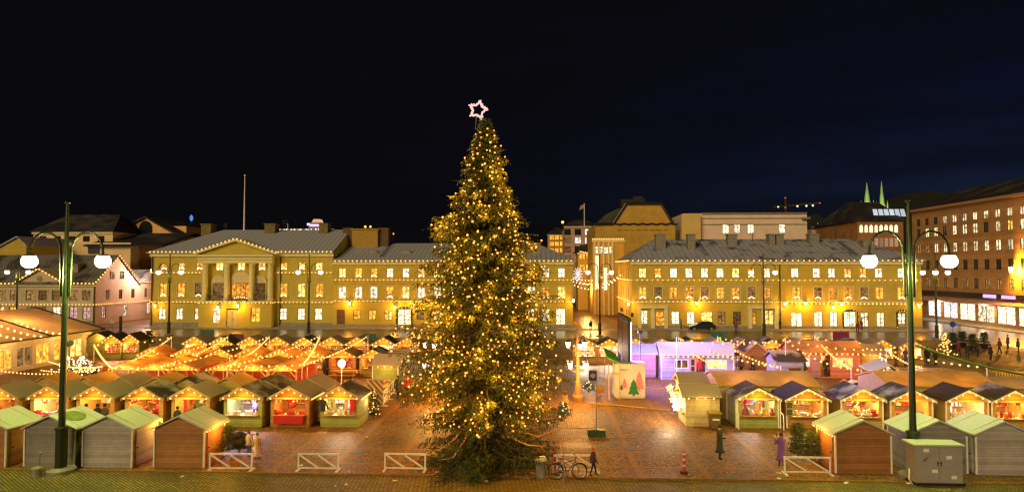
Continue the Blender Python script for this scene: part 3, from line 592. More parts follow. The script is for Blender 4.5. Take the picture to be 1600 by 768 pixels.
b = MB(); b.prismx([(136, Z(385, 137, 220)), (150, Z(366, 150, 220)), (150, Z(366, 150, 220)+.3), (136, Z(385, 137, 220)+.3)], X(150, 140, 370), X(270, 140, 370)); b.build('lean_to_roof', m_dkroof, gb, True)
b = MB(); x = X(176, 152, 345); b.box(x-.4, 152, 18, x+.4, 153, Z(337, 152)); b.build('chimney', m_white_paint, gb, True)
x = X(285, 150, 360); plain_block('ochre_tower_block', 'plain ochre block standing between the gable and the hall roof', X(270, 155, 360), X(291, 155, 360), 155, 10, Z(353, 155, 280), plain('ochre_gable', (.40, .24, .09)), cornice=False)
b = MB(); x0_, x1_ = X(-60, 125, 390), X(41, 125, 390); xr = X(28, 125, 372)
yg = thing('yellow_gabled_house', 'yellow gable end with a snowy roof at the far left edge', 'building', ((x0_+x1_)/2, 125, 0))
b.prism([(x0_, 0), (x1_, 0), (x1_, Z(383, 125, 40)), (xr, Z(372, 125, 28)), (x0_, Z(420, 125, -60))], 125, 140); b.build('wall', m_yel, yg, True)
b = MB(); b.prism([(x0_, Z(419, 125, -60)), (xr, Z(370.5, 125, 28)), (x1_+.3, Z(383, 125, 41)), (x1_+.3, Z(382, 125, 41)), (xr, Z(368.5, 125, 28)), (x0_, Z(417, 125, -60))], 124.6, 141); b.build('roof', m_snowroof, yg, True)
# street: corner building, low neighbour, mansard, pink block, signs
Yk = 134.0; m_ochre = plain('ochre_plaster', (.50, .31, .05), .75, .15, .5)
kb = plain_block('street_corner_block', 'tall narrow ochre street building with a band of lit windows under its lit cornice', X(926, Yk, 400), X(975, Yk, 400), Yk, 14, Z(374, Yk, 940), m_ochre, [(X(p, Yk, 390), Z(396, Yk, 940)) for p in (931, 939, 947, 955)], 'white', None, ww=.9, wh=1.5)
for p in (929, 935.5, 943, 951, 957): x = X(p, Yk, 400); b = MB(); b.box(x-.18, Yk-.3, 0, x+.18, Yk-.02, Z(378, Yk, 940)); b.build('pilaster', m_cream, kb, True)
light_string([(X(925, Yk-.6, 400), Yk-.7, Z(373, Yk, 940)), (X(976, Yk-.6, 400), Yk-.7, Z(373, Yk, 940))], .35, 'dense lit strip on the cornice of the narrow street building', .14, BULBF, ST)
for p, y0, y1, nm in ((933, 399, 451, 'taller'), (946, 418, 453, 'shorter')):
    ys = 124.0; t = thing('vertical_sign', nm+' upright glowing white sign in the side street', 'sign', (X(p, ys, 430), ys, Z(y1, ys, p)), 0)
    h = (y1-y0)*ys/1000; b = MB(); b.box(-.35, -.15, 0, .35, .15, h); b.build('light_box', emit('sign_glow', (1, .78, .46), 1.1), t); b = MB(); b.box(-.42, .15, -.05, .42, .3, h+.05); b.tube([(0, .2, h*.5), (2.6, .2, h*.5)], .05, 6); b.build('backing', m_black, t)
Yl = 150.0
plain_block('low_street_house', 'lower ochre house with a dark roof beyond the lit street corner', X(903, Yl, 420), X(929, Yl, 420), Yl, 10, Z(394, Yl, 915), m_ochre, [(X(p, Yl), Z(z, Yl)) for p in (910, 920) for z in (425, 405)], 'amber', m_dkroof, 2, 1, 1)
light_string([(X(905, Yl, 400), Yl-.7, Z(392, Yl, 905)), (X(929, Yl, 400), Yl-.7, Z(397, Yl, 929))], .4, 'lit strip along the eaves of the low street house', .14, BULBF, ST)
Ym = 158.0; x0_, x1_ = X(930, Ym, 360), X(1055, Ym, 360)
mn = thing('mansard_building', 'huge ochre building with a tall trapezoid mansard wall and green side roof', 'building', ((x0_+x1_)/2, Ym, 0)); zc = Z(350, Ym, 990)
shell(mn, x0_, x1_, Ym, Ym+30, zc, m_ochre)
zt = Z(319, Ym, 1005); ta, tb = X(978, Ym, 320), X(1033, Ym, 320); fa, fb = X(957, Ym, 350), X(1052, Ym, 350)
b = MB(); b.prism([(fa, zc), (fb, zc), (tb, zt), (ta, zt)], Ym+.2, Ym+1.2); b.build('gable_wall', m_ochre, mn, True)
b = MB(); b.mesh([(x0_, Ym, zc), (fa, Ym+.15, zc), (ta, Ym+.15, zt), (x0_, Ym+30, zc), (ta-2, Ym+30, zt), (tb+1, Ym+30, zt), (tb, Ym+.15, zt), (fb, Ym+.15, zc), (x1_, Ym, zc), (x1_, Ym+30, zc)], [(0,1,2,4,3), (2,6,5,4), (6,7,8,9,5), (3,4,5,9)]); b.build('roof', roofmat('copper_roof', (.12, .13, .07), (.05, .06, .03), .5, .2, 1.1, axis='y'), mn, True)
for pts in ([(x0_-.2, Ym-.25, zc), (fa, Ym-.25, zc+.1)], [(fa, Ym-.1, zc), (ta, Ym-.1, zt+.2)], [(ta, Ym-.1, zt+.2), (tb, Ym-.1, zt+.2)], [(tb, Ym-.1, zt+.2), (fb, Ym-.1, zc)]):
    b = MB(); b.tube(pts, .35, 6); b.build('roof_edge', m_black, mn, True)
b = MB(); b.tube([(fa+(fb+1-fa)*i/40, Ym-.12, zc+.12*math.sin(i*1.1)) for i in range(41)], .22, 6); b.build('wavy_trim', m_black, mn, True)
b = MB()
for i in range(8): x = X(968+i*10.4, Ym); b.box(x-.6, Ym-.04, Z(360.5, Ym), x+.6, Ym+.02, Z(359.6, Ym))
b.build('slot_vents', m_black, mn, True)
b = MB(); x = X(989, Ym, 315); b.box(x-2.5, Ym+3, zt-.2, x+3.5, Ym+8, zt+1.6); b.box(x+.5, Ym+3, zt+1.6, x+3, Ym+6, zt+2.3); b.build('roof_plant', m_black, mn, True)
Yp = 200.0
pb = plain_block('pink_brick_block', 'pinkish block with a few white lit windows at the end of the street', X(882, Yp, 380), X(934, Yp, 380), Yp, 20, Z(353, Yp, 905), plain('pink_brick', (.52, .32, .24), .8, .2, .6), [(X(p, Yp, 380), Z(z, Yp, 905)) for z in (367, 380, 394, 408, 420) for p in (887, 903, 919)], 'cold', m_dkroof, 3, 4, 4, ww=2.0, wh=1.9, kinds=['dark', 'dark', 'cold', 'dim', 'cold', 'cold', 'dim', 'dark', 'dark', 'dim', 'amber', 'dim', 'dim', 'dim', 'amber'])
Yq = 240.0
plain_block('far_street_block', 'distant amber-lit facade closing the street on the left', X(856, Yq, 380), X(885, Yq, 380), Yq, 12, Z(366, Yq, 870), m_ochre, [(X(p, Yq, 380), Z(z, Yq, 870)) for z in (374, 384, 394, 404) for p in (862, 870, 878)], 'amber', m_dkroof, 3, 3, 3, ww=1.6, wh=1.6)
b = MB(); x = X(913, 195, 340); b.tube([(x, 195, Z(356, 195)), (x, 195, Z(318, 195))], .14, 6); fl = tag(b.build('flagpole', m_white_paint), 'flagpole with a limp flag above the pinkish block', 'flagpole')
b = MB(); b.mesh([(x, 195, Z(319, 195)), (x-1.2, 195.3, Z(322, 195)), (x-1.5, 195.1, Z(329, 195)), (x-.1, 195, Z(325, 195)), (x, 195.08, Z(319, 195)), (x-1.2, 195.38, Z(322, 195)), (x-1.5, 195.18, Z(329, 195)), (x-.1, 195.08, Z(325, 195))], [(0,1,2,3), (7,6,5,4), (0,4,5,1), (1,5,6,2), (2,6,7,3)]); b.build('flag', plain('flag_cloth', (.35, .2, .15), .8, .2), fl)
Yw = 160.0
wb = plain_block('white_block', 'plain white flat-topped building with four lit windows behind the shops', X(1068, Yw, 350), X(1261, Yw, 350), Yw, 15, Z(333, Yw, 1165), plain('white_render', (.74, .58, .46), .8, .1, .3), [(X(p, Yw, 357), Z(364, Yw, 1150)) for p in (1134, 1152, 1173, 1222)], 'white', None, cornice=False, ww=1.5, wh=2.1)
bands(wb, X(1098, Yw, 340), X(1259, Yw, 340), Yw, [(Z(341.5, Yw, 1165), .2, .15), (Z(351, Yw, 1165), .2, .15), (Z(334, Yw, 1165), .3, .4)], m_stone)
b = MB(); x0_ = X(1064, Yw-1, 350); b.box(x0_, Yw-1.6, 0, X(1094, Yw-1, 350), Yw-.02, Z(335, Yw, 1080)); b.build('side_wing', plain('yellow_render', (.62, .46, .16), .8, .1, .4), wb, True)
b = MB(); x = X(1256, Yw-1, 344); b.box(x-.2, Yw-1, Z(344, Yw), x+1.6, Yw+1, Z(341, Yw)); b.build('balcony', m_stone, wb, True)
# brick church-like block with arched windows, and the church far behind
Ya = 152.0; m_brick = plain('dark_red_brick', (.32, .16, .06), .8, .25, .5)
ab = plain_block('arched_window_block', 'brown block with a row of lit arched windows and roof skylights', X(1340, Ya, 380), X(1412, Ya, 380), Ya, 22, Z(345, Ya, 1375), m_brick, [], 'white', m_dkroof, 5.5, 3, 0, cornice=False)
for i in range(8):
    x = X(1345.5+7.8*i, Ya, 357); t_ = MB(); z0_, z1_ = Z(363, Ya, 1375), Z(355, Ya, 1375); n = 8
    t_.prism([(x-.38, z0_), (x+.38, z0_)]+[(x+.38*math.cos(math.pi*k/n), z1_+.6*math.sin(math.pi*k/n)) for k in range(n+1)], Ya-.06, Ya+.02); t_.build('arched_window', emit('pane_arch', (1, .85, .5), 1.0, rnd=.3), ab, True)
    if i > 2: t_ = MB(); t_.box(x-.4, Ya-.05, Z(386, Ya), x+.4, Ya+.02, Z(373, Ya)); t_.build('tall_window', emit('pane_tall', (1, .55, .3), .3, rnd=.3), ab, True)
for i in range(6):
    y = Ya+4.3; x = X(1363+8.5*i, y, 334); z = Z(338, y, 1375); t_ = MB(); t_.mesh([(x-.7, y-2.1, z-.1), (x+.25, y-2.1, z-.1), (x+1.0, y, z+1.75), (x+.05, y, z+1.75), (x-.7, y-2.3, z-.2), (x+.25, y-2.3, z-.2), (x+1.0, y-.2, z+1.65), (x+.05, y-.2, z+1.65)], [(0,1,2,3), (7,6,5,4), (0,4,5,1), (1,5,6,2), (2,6,7,3), (3,7,4,0)]); t_.build('skylight', emit('pane_skylight', (.8, .88, 1), .6, rnd=.2), ab, True)
ch = thing('church', 'distant brick church with two pale green floodlit spires', 'church', (X(1365, 420, 330), 420, 0))
for p, y0, y1, w in ((1355, 325, 285, 1.0), (1378, 325, 283, .9)):
    yy = 420 if p == 1355 else 450; x = X(p, yy, 320); z0_, z1_ = Z(y0, yy, p), Z(y1, yy, p)
    b = MB(); b.box(x-3*w, yy-3, 0, x+3*w, yy+3, z0_); b.build('tower', m_brick, ch, True)
    b = MB(); b.lathe([(2.7*w, 0), (2.4*w, 1.5), (1.8*w, 3.5), (1.3*w, 8), (.15, z1_-z0_)], (x, yy, z0_), 8)
    for sx in (-1, 1):
        for sy in (-1, 1): b.lathe([(.5, 0), (.45, 2.5), (.05, 5.5)], (x+2.6*w*sx, yy+2.6*sy, z0_-.5), 6)
    sp_ = b.build('spire', plain('copper_green', (.22, .38, .14), .6, .2, .3), ch, True)
    lamp((x-6, yy-14, z0_-2), 4200, (1, .95, .5), .5, ch, True)
# distant small houses right of the white block
for p0, p1, y0, lb in ((1268, 1300, 357, 'pale small house with a shallow gable beyond the white block'), (1318, 1340, 359, 'small peach house in front of the arched-window block')):
    yy = 175.0; plain_block('distant_house', lb, X(p0, yy, 365), X(p1, yy, 365), yy, 8, Z(y0, yy, p0), plain('peach_plaster', (.48, .33, .22), .8, .1), [(X((p0+p1)/2+5, yy), Z(366, yy))], 'amber', m_dkroof, 1.6, 0, 0, cornice=False)
# ---- brown stone block along the east street (faces -X)
BX = 75.0; m_brown = plain('brown_stone', (.46, .26, .095), .75, .14, .5, .1, pattern='z', spacing=.75, groove=.12)
yA, yB = 62.0, 132.7; Hb = 21.0
bb = thing('brown_stone_block', 'big brown stone block with four rows of windows above lit shop awnings', 'building', (BX, 97, 0))
wy = [yA+2.5+2.75*i for i in range(25)]; rows = [(18.0, 1.35), (15.7, 1.7), (12.6, 1.75), (9.4, 1.75), (6.1, 1.85)]
hl = [(y-.62, z, y+.62, z+h) for z, h in rows for y in wy]; shops = [(yA+.8+4.7*i, .55, yA+4.9+4.7*i, 3.7) for i in range(14)]
b = MB(); b.holed(lambda u, v, q: (BX+q, u, v), yA, yB, 0, Hb, hl+shops, .28)
b.face([(BX, yB, 0), (BX+30, yB, 0), (BX+30, yB, Hb), (BX, yB, Hb)]); b.face([(BX, yA, 0), (BX+30, yA, 0), (BX+30, yA, Hb), (BX, yA, Hb)]); b.face([(BX, yA, Hb), (BX+30, yA, Hb), (BX+30, yB, Hb), (BX, yB, Hb)])
b.build('wall', m_brown, bb, True)
RB = random.Random(5)
for ri, (z, h) in enumerate(rows):
    for i, y in enumerate(wy):
        k = ('office' if i not in (9, 22, 23, 24) else 'dark') if ri == 0 else ('office' if RB.random() < .72 else RB.choice(['dark', 'yellow', 'dim'])) if ri == 1 else ('office' if i < 23 else 'dim') if ri == 2 else 'dark' if ri == 3 else ('yellow' if i < 16 else 'dim')
        window(bb, (BX, y, z), 1.24, h, k, rz=rad(-90), frame='dark', transom=False)
for i, s in enumerate(shops): window(bb, (BX, (s[0]+s[2])/2, .55), s[2]-s[0], 3.15, 'cold' if i in (0, 1, 2, 3, 12, 13) else ['shop', 'white', 'shop'][i % 3], rz=rad(-90), frame='dark', cols=2, transom=False)
for i, s in enumerate(shops):
    b = MB(); y0_, y1_ = s[0]-.2, s[2]+.2; b.mesh([(BX-.02, y0_, 4.35), (BX-.02, y1_, 4.35), (BX-1.5, y1_, 3.75), (BX-1.5, y0_, 3.75), (BX-.02, y0_, 4.28), (BX-.02, y1_, 4.28), (BX-1.5, y1_, 3.5), (BX-1.5, y0_, 3.5)], [(0,1,2,3), (7,6,5,4), (3,2,6,7), (0,3,7,4), (1,5,6,2)]); b.build('awning', plain('awning_cloth', (.50, .30, .22), .8, .15), bb, True)
b = MB(); b.box(BX-.5, yA, 4.6, BX-.01, yB, 5.4); b.build('shop_fascia', m_black, bb, True)
b = MB(); b.box(BX-.55, yA, Hb-.1, BX+.4, yB, Hb+.35); b.build('cornice', m_brown, bb, True)
b = MB(); b.mesh([(BX+.5, yA, Hb+.2), (BX+.5, yB, Hb+.2), (BX+10, yB, Hb+4.6), (BX+10, yA, Hb+4.6), (BX+30, yB, Hb+4.6), (BX+30, yA, Hb+4.6)], [(0,1,2,3), (3,2,4,5), (0,3,5), (1,4,2)]); b.build('roof', m_dkroof, bb, True)
for i, (y, c) in enumerate(((108.5, 'a'), (104.2, 'b'))):
    b = MB(); b.box(BX-.62, y, 4.72, BX-.52, y+3, 5.28); b.build('lit_sign', emit('sign_violet', (.62, .38, 1), 1.4), bb, True)
q = A(1553, 422, 104); wall_lantern((BX-.9, 104.5, 9.3), 'dazzling amber street lamp on the brown stone wall', 3000, SODIUM, 1.8)
for i, y in enumerate((74, 86, 98, 110, 122)): lamp((BX-1.8, y, 3.3), 130, (1, .72, .42), .4, bb, True)

# dark far ground rise and town silhouettes
def hill(name, pts, Y, mat, dx=40):
    b = MB(); n = len(pts); V = []
    for p, y in pts: a = A(p, y, Y); V += [(a.x, Y, 0), (a.x, Y, a.z), (a.x, Y+dx, a.z)]
    b.mesh(V, [(3*i, 3*i+3, 3*i+4, 3*i+1) for i in range(n-1)]+[(3*i+1, 3*i+4, 3*i+5, 3*i+2) for i in range(n-1)]); tag(b.build(name, mat), None, None, None, 'structure')
RH = random.Random(3)
m_hill = plain('night_trees', (.012, .014, .010), .95, .4, .1)
hill('hill_far', [(-300+20*i, 392-6*math.sin(i*.31)+RH.uniform(-3, 3)-(12 if i > 72 else 0)) for i in range(105)], 620, m_hill)
hill('hill_east', [(1230, 352), (1250, 345), (1262, 340), (1275, 333), (1282, 337), (1290, 345), (1305, 349), (1330, 340), (1380, 325), (1420, 306), (1450, 296), (1480, 301), (1520, 303), (1560, 300), (1600, 290), (1700, 288)], 520, m_hill)
# ferry in the harbour
fy = 420.0; fr = thing('ferry', 'lit passenger ferry with a violet funnel beyond the hall roof', 'ferry', (X(490, fy, 360), fy, 0))
zb = Z(357, fy, 480); b = MB(); b.box(X(434, fy, 360), fy, 0, X(522, fy, 360), fy+18, zb); b.build('hull', plain('ferry_white', (.3, .3, .3), .6, .1), fr, True)
b = MB()
for i in range(15):
    x = X(438+i*5.6+RW.uniform(-2, 2), fy, 360); w_ = RW.uniform(.25, .6); b.box(x-w_, fy-.2, zb-.9, x+w_, fy-.05, zb-.9+RW.uniform(.3, .7))
b.build('deck_lights', emit('deck_glow', (1, .78, .6), 3, rnd=0), fr, True)
b = MB(); x = X(493, fy, 350); b.prism([(x-5, zb), (x+6, zb), (x+3, Z(346, fy)), (x-3, Z(346, fy))], fy, fy+8); b.build('superstructure', plain('ferry_white', (.3, .3, .3)), fr, True)
b = MB(); b.prism([(x-2.6, Z(346, fy)), (x+3.2, Z(346, fy)), (x+2.4, Z(341, fy)), (x-1.4, Z(341, fy))], fy, fy+6); b.build('funnel', emit('funnel_glow', (1, .55, .3), .7), fr, True)
b = MB(); b.box(x-3.6, fy-.5, Z(352, fy), x+3.6, fy-.05, Z(349.5, fy)); b.box(x-5.6, fy-.5, Z(351, fy), x-3.7, fy-.05, Z(347.5, fy)); b.build('violet_lights', emit('violet_glow', (.45, .28, 1), 3), fr, True)
b = MB(); xm_ = X(447, fy, 350); b.tube([(xm_, fy+3, zb), (xm_, fy+3, Z(347, fy))], .25, 6); b.build('mast', m_white_paint, fr, True)
# far lamps and the crane with red lights
for p, y, Yy, r, mt, lb in ((571, 354, 300, .55, BULBO, 'amber harbour lamp on the left of a pair'), (579, 354, 300, .5, BULBO, 'amber harbour lamp on the right of a pair'), (578, 359, 300, .4, BULBO, 'small amber lamp below the harbour pair'), (615, 365, 330, .35, BULBO, 'tiny warm lamp over the yellow roof'), (879, 347, 250, .55, BULBO, 'amber lamp on the far street roof'),
        (1278, 350, 400, .5, WHITE_LED, 'small white lamp left of the dark wooded hill'), (1314, 338, 430, .4, BULBO, 'small lamp on the hillside'), (1334, 341, 430, .8, BULBO, 'wide glow of a hillside lamp near the spires'), (1289, 349, 400, .5, WHITE_LED, 'small white lamp under the hillside')):
    a = A(p, y, Yy); t = thing('distant_lamp', lb, 'lamp', (a.x, Yy, 0)); b = MB(); b.tube([(0, 0, 0), (0, 0, a.z)], .12, 5); b.build('mast', m_black, t); link('lamp_head', bulb_mesh(r, mt), t, loc=(0, -.3, a.z))
crY = 450.0; a = A(1227, 333, crY); cr_ = thing('tower_crane', 'dark tower crane with red and white lights on its jib', 'crane', (a.x, crY, 0))
zt = Z(308, crY, 1227); b = MB(); b.box(-.7, -.7, 0, .7, .7, zt); b.build('mast', m_black, cr_)
zj = Z(322, crY, 1227); xl, xr_ = X(1207, crY, 322)-a.x, X(1282, crY, 319)-a.x; b = MB(); b.bar((xl, 0, zj-.5), (xr_, 0, zj+2.2), .8, .9); b.build('jib', m_black, cr_)
for p, y, mt in ((1216, 323, BULB), (1246, 322, WHITE_LED), (1260, 321.5, WHITE_LED), (1270, 321, WHITE_LED), (1227, 309, emit('red_lamp', (1, .06, .03), 2)), (1281, 317, emit('red_lamp', (1, .06, .03), 2)), (1227, 324, emit('red_lamp', (1, .06, .03), 2))):
    q = A(p, y, crY-1.2); link('lamp_head', bulb_mesh(.55 if mt.name[0] != 'r' else .4, mt), cr_, loc=(q.x-a.x, -1.2, q.z))
q = A(299, 340, 300); t = thing('telecom_mast', 'slim mast with a blue lit head behind the hall', 'mast', (q.x, 300, 0)); b = MB(); b.tube([(0,0,0), (0,0,q.z+1)], .25, 6); b.build('pole', m_black, t); b = MB(); b.lathe([(.3, -1.6), (.75, -.6), (.8, .4), (.2, 1.4)], (0,0,q.z), 8); b.build('lamp_head', emit('blue_glow', (.1, .35, 1), .7), t)

# ================================================================== STREET LAMPS ON THE SQUARE
m_globe = emit('globe_glass', (1, .93, .80), 7.0)
def square_lamp(loc, label, arms=((1,0),(-1,0)), sc=1.0, power=2500, col=GLOBE, top=12.6, group='globe lamps on the square'):
    t = thing('street_lamp', label, 'street lamp', loc, 0, group)
    b = MB(); b.lathe([(.62, 0), (.62, .16), (.45, .2), (.28, .24)], n=20); b.build('plinth', m_stone, t)
    b = MB(); b.lathe([(.25, .2), (.25, 2.0), (.30, 2.0), (.30, 2.08), (.16, 2.12)], n=16); b.build('base', m_green_metal, t)
    b = MB(); b.tube([(0,0,2.05), (0,0,9.2), (0,0,top)], [.15, .12, .07], 10); b.lathe([(.1, top), (.14, top+.05), (.1, top+.1)]); b.build('pole', m_green_metal, t)
    for ax, ay in arms:
        L = 1.8; P = [(.22*ax, .22*ay, 8.2), (.25*ax, .25*ay, 9.9)]
        for i in range(1, 11): a = math.pi*i/11; P.append(((.25+(L-.25)*(1-math.cos(a))/2)*ax, (.25+(L-.25)*(1-math.cos(a))/2)*ay, 10.3+.95*math.sin(a)))
        P.append((L*ax, L*ay, 10.15)); b = MB(); b.tube(P, .055, 8)
        for z in (8.3, 9.7): b.bar((.08*ax, .08*ay, z), (.26*ax, .26*ay, z), .06, .06)
        ar = b.build('arm', m_green_metal, t)
        b = MB(); b.lathe([(.25, 10.122), (.27, 10.17), (.06, 10.22)], (L*ax, L*ay, 0), 16); b.build('lamp_cap', m_green_metal, ar)
        b = MB(); b.lathe([(.02, 9.54), (.15, 9.56), (.26, 9.63), (.335, 9.76), (.35, 9.87), (.32, 9.99), (.25, 10.12)], (L*ax, L*ay, 0), 24); b.build('globe', m_globe, ar, smooth=True)
        lamp((L*ax, L*ay, 9.25), power/len(arms), col, .3, t)
    t.scale = (sc, sc, sc); return t
p = G(95, 737); square_lamp(p, 'tall green twin globe lamp in front of the grey huts on the west side', power=1150)
p = G(1428, 745); square_lamp(p, 'tall green twin globe lamp rising behind the grey electrical cabinet', power=1150)
HALLC = (1, .84, .05)
q4 = ((1,0),(-1,0),(.5,.86),(-.5,-.86))
for px, Y, ar, lb in ((265, 90, q4, 'four-globe lamp in front of the west wing of the columned hall'), (483, 91, ((1,0),(-1,0)), 'twin globe lamp in front of the east wing of the columned hall'), (937, 91.2, ((1,0),(-1,0)), 'twin globe lamp at the mouth of the side street'),
                      (1193, 91, ((1,0),(-1,0)), 'twin globe lamp before the yellow shop building'), (1462, 89, q4, 'four-globe lamp on the road corner by the brown block'), (27, 92, ((1,0),(-1,0)), 'twin globe lamp before the pale pink house')):
    square_lamp((X(px, Y), Y, 0), lb, ar, .915, 150, HALLC)
# spotlight clamped on the near west lamp
a = A(108, 537, 29.7); t = thing('spotlight', 'black spotlight clamped to the near west lamp pole', 'spotlight', a); b = MB(); b.lathe([(.06, -.12), (.11, -.1), (.14, .12), (.14, .16)], n=12); o = b.build('housing', m_black, t); o.rotation_euler = (rad(70), 0, rad(60)); b = MB(); b.tube([(-.28, 0, 0), (0, 0, 0)], .03, 6); b.build('bracket', m_black, t)

# ================================================================== MARKET HUTS
PL = {k: plain('planks_'+k, c, .65, .16, 1.5, .18, pattern='z', spacing=.125, groove=.35) for k, c in
      dict(green=(.26, .27, .07), ochre=(.42, .25, .07), orange=(.36, .16, .045), brown=(.30, .13, .04), grey=(.23, .215, .185), palegrey=(.37, .34, .31), white=(.34, .32, .40), pink=(.42, .22, .24), red=(.42, .08, .04), redpink=(.50, .16, .09), cream=(.50, .40, .20)).items()}
m_fir_board = plain('lit_board', (.55, .36, .10), .6, .12, 4)
RF = {'snow': roofmat('hut_roof_snow', (.46, .46, .40), (.24, .24, .18), .93, .55), 'felt': roofmat('hut_roof_felt', (.38, .29, .20), (.14, .09, .055), .72, .6), 'thin': roofmat('hut_roof_thin_snow', (.42, .36, .32), (.055, .045, .04), .45, .6),
      'dark': roofmat('hut_roof_dark', (.26, .22, .20), (.05, .035, .03), .25, .7), 'canvas': roofmat('canvas_roof', (.62, .34, .10), (.46, .24, .07), .5, .6), 'brown': roofmat('brown_roof', (.58, .27, .075), (.36, .16, .045), .5, .5)}
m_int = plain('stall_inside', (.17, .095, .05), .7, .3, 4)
def roof_mb(W, D, He, Hr, oe=.14, of=.22, ob=.12, t=.07):
    s = (Hr-He)/(W/2); ze = He-oe*s+.012; b = MB()
    b.prism([(-W/2-oe, ze), (0, Hr+.012), (W/2+oe, ze), (W/2+oe, ze+t), (0, Hr+.012+t*1.2), (-W/2-oe, ze+t)], -D/2-of, D/2+ob); return b
def hut(name, label, cat, loc, rz, W=2.35, D=2.0, He=1.85, Hr=2.42, wall='ochre', roof='felt', front='open', group=None, counter=True, light=None, gable=None, cloth=None, trim=False, head=1.74, sill=.74, door=None):
    t = thing(name, label, cat, loc, rz, group); tk = .05; b = MB(); y0, y1 = -D/2, D/2
    pent = [(-W/2, .06), (W/2, .06), (W/2, He), (0, Hr), (-W/2, He)]
    b.box(-W/2, y0+tk, .06, -W/2+tk, y1-tk, He); b.box(W/2-tk, y0+tk, .06, W/2, y1-tk, He); b.prism(pent, y1-tk, y1)
    if front == 'open':
        b.box(-W/2, y0, .06, W/2, y0+tk, sill); b.box(-W/2, y0, sill, -W/2+.24, y0+tk, head); b.box(W/2-.24, y0, sill, W/2, y0+tk, head)
        b.prism([(-W/2, head), (W/2, head), (W/2, He), (0, Hr), (-W/2, He)], y0, y0+tk)
    else: b.prism(pent, y0, y0+tk)
    b.box(-W/2+.04, y0+.04, 0, W/2-.04, y1-.04, .06)
    b.build('wall', PL[wall], t)
    roof_mb(W, D, He, Hr).build('roof', RF[roof], t)
    s = (Hr-He)/(W/2); b = MB(); b.prism([(-W/2-.15, He-.15*s-.12), (0, Hr-.10), (W/2+.15, He-.15*s-.12), (W/2+.15, He-.15*s+.012), (0, Hr+.012), (-W/2-.15, He-.15*s+.012)], y0-.225, y0-.18)
    b.build('bargeboard', m_wood if not trim else m_white_paint, t)
    if trim and front != 'open':
        ze = He-.14*s+.085; b = MB()
        for yy in (-.33, .36):
            for sx in (-1, 1): b.mesh([(sx*(W/2+.13), D*yy-.025, ze), (sx*.02, D*yy-.025, Hr+.105), (sx*.02, D*yy+.025, Hr+.105), (sx*(W/2+.13), D*yy+.025, ze), (sx*(W/2+.13), D*yy-.025, ze-.03), (sx*.02, D*yy-.025, Hr+.075), (sx*.02, D*yy+.025, Hr+.075), (sx*(W/2+.13), D*yy+.025, ze-.03)], [(0,1,2,3), (7,6,5,4), (0,4,5,1), (1,5,6,2), (2,6,7,3), (3,7,4,0)])
        b.build('roof_seams', RF['felt'], t)
    if front == 'open':
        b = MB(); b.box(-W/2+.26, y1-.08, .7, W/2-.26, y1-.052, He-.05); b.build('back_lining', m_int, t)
        b = MB(); b.box(-W/2-.02, y0-.16, head-.02, W/2+.02, y0-.002, head+.09); b.build('fascia', m_fir_board, t)
        for z in (1.08, 1.42): b = MB(); b.box(-W/2+.28, y1-.36, z, W/2-.28, y1-.085, z+.025); b.build('shelf', m_wood, t)
        if counter: b = MB(); b.box(-W/2+.2, y0-.22, sill+.003, W/2-.2, y0+.42, sill+.04); b.build('counter', m_wood, t)
        if cloth: b = MB(); b.box(-W/2+.28, y0-.24, .28, W/2-.28, y0-.225, sill+.02); b.build('counter_cloth', cloth, t)
    if light: lamp((0, y0+.5, 1.62), light[0]*2.6, light[1], .12, t)
    if gable: lamp((0, y0-.55, 1.86), gable*.85, (1, .42, .03), .3, t)
    if trim:
        for sx in (-1, 1):
            for sy in (y0, y1): b = MB(); b.box(sx*W/2-.035, sy-.036 if sy < 0 else sy-.034, .06, sx*W/2+.035, sy+.034 if sy < 0 else sy+.036, He-.1); b.build('corner_trim', m_white_paint, t)
    if door:
        sx = door; b = MB(); x = sx*W/2
        b.box(min(x, x+sx*.035), -.1, .1, max(x, x+sx*.035), .72, 1.72); d_ = b.build('door', PL[wall], t); b = MB(); b.box(min(x+sx*.036, x+sx*.08), .58, .88, max(x+sx*.036, x+sx*.08), .66, .94); b.build('handle', m_black, d_)
    return t
GS = 'bulbs strung along the stall gables'
def gable_string(t, n=7, r=.05, W=2.35, D=2.0, He=1.85, Hr=2.42, label='', mat=None):
    s = (Hr-He)/(W/2); y = -D/2-.25; M = Matrix.Translation(t.location) @ Matrix.Rotation(t.rotation_euler.z, 4, 'Z')
    P = [M @ Vector(q) for q in ((-W/2-.1, y, He-.14*s-.04), (0, y, Hr-.08), (W/2+.1, y, He-.14*s-.04))]
    L = (P[1]-P[0]).length*2; return light_string(P, L/n*1.0001, label, r, mat, GS, .008, .03)
def eave_string(t, side, r=.05, n=6, W=2.35, D=2.0, He=1.85, Hr=2.42, label='', mat=None):
    s = (Hr-He)/(W/2); M = Matrix.Translation(t.location) @ Matrix.Rotation(t.rotation_euler.z, 4, 'Z'); x = side*(W/2+.15)
    P = [M @ Vector((x, y, He-.15*s-.02)) for y in (-D/2-.1, D/2+.1)]; return light_string(P, D/n, label, r, mat, 'bulbs strung along the stall eaves', .008, .03)

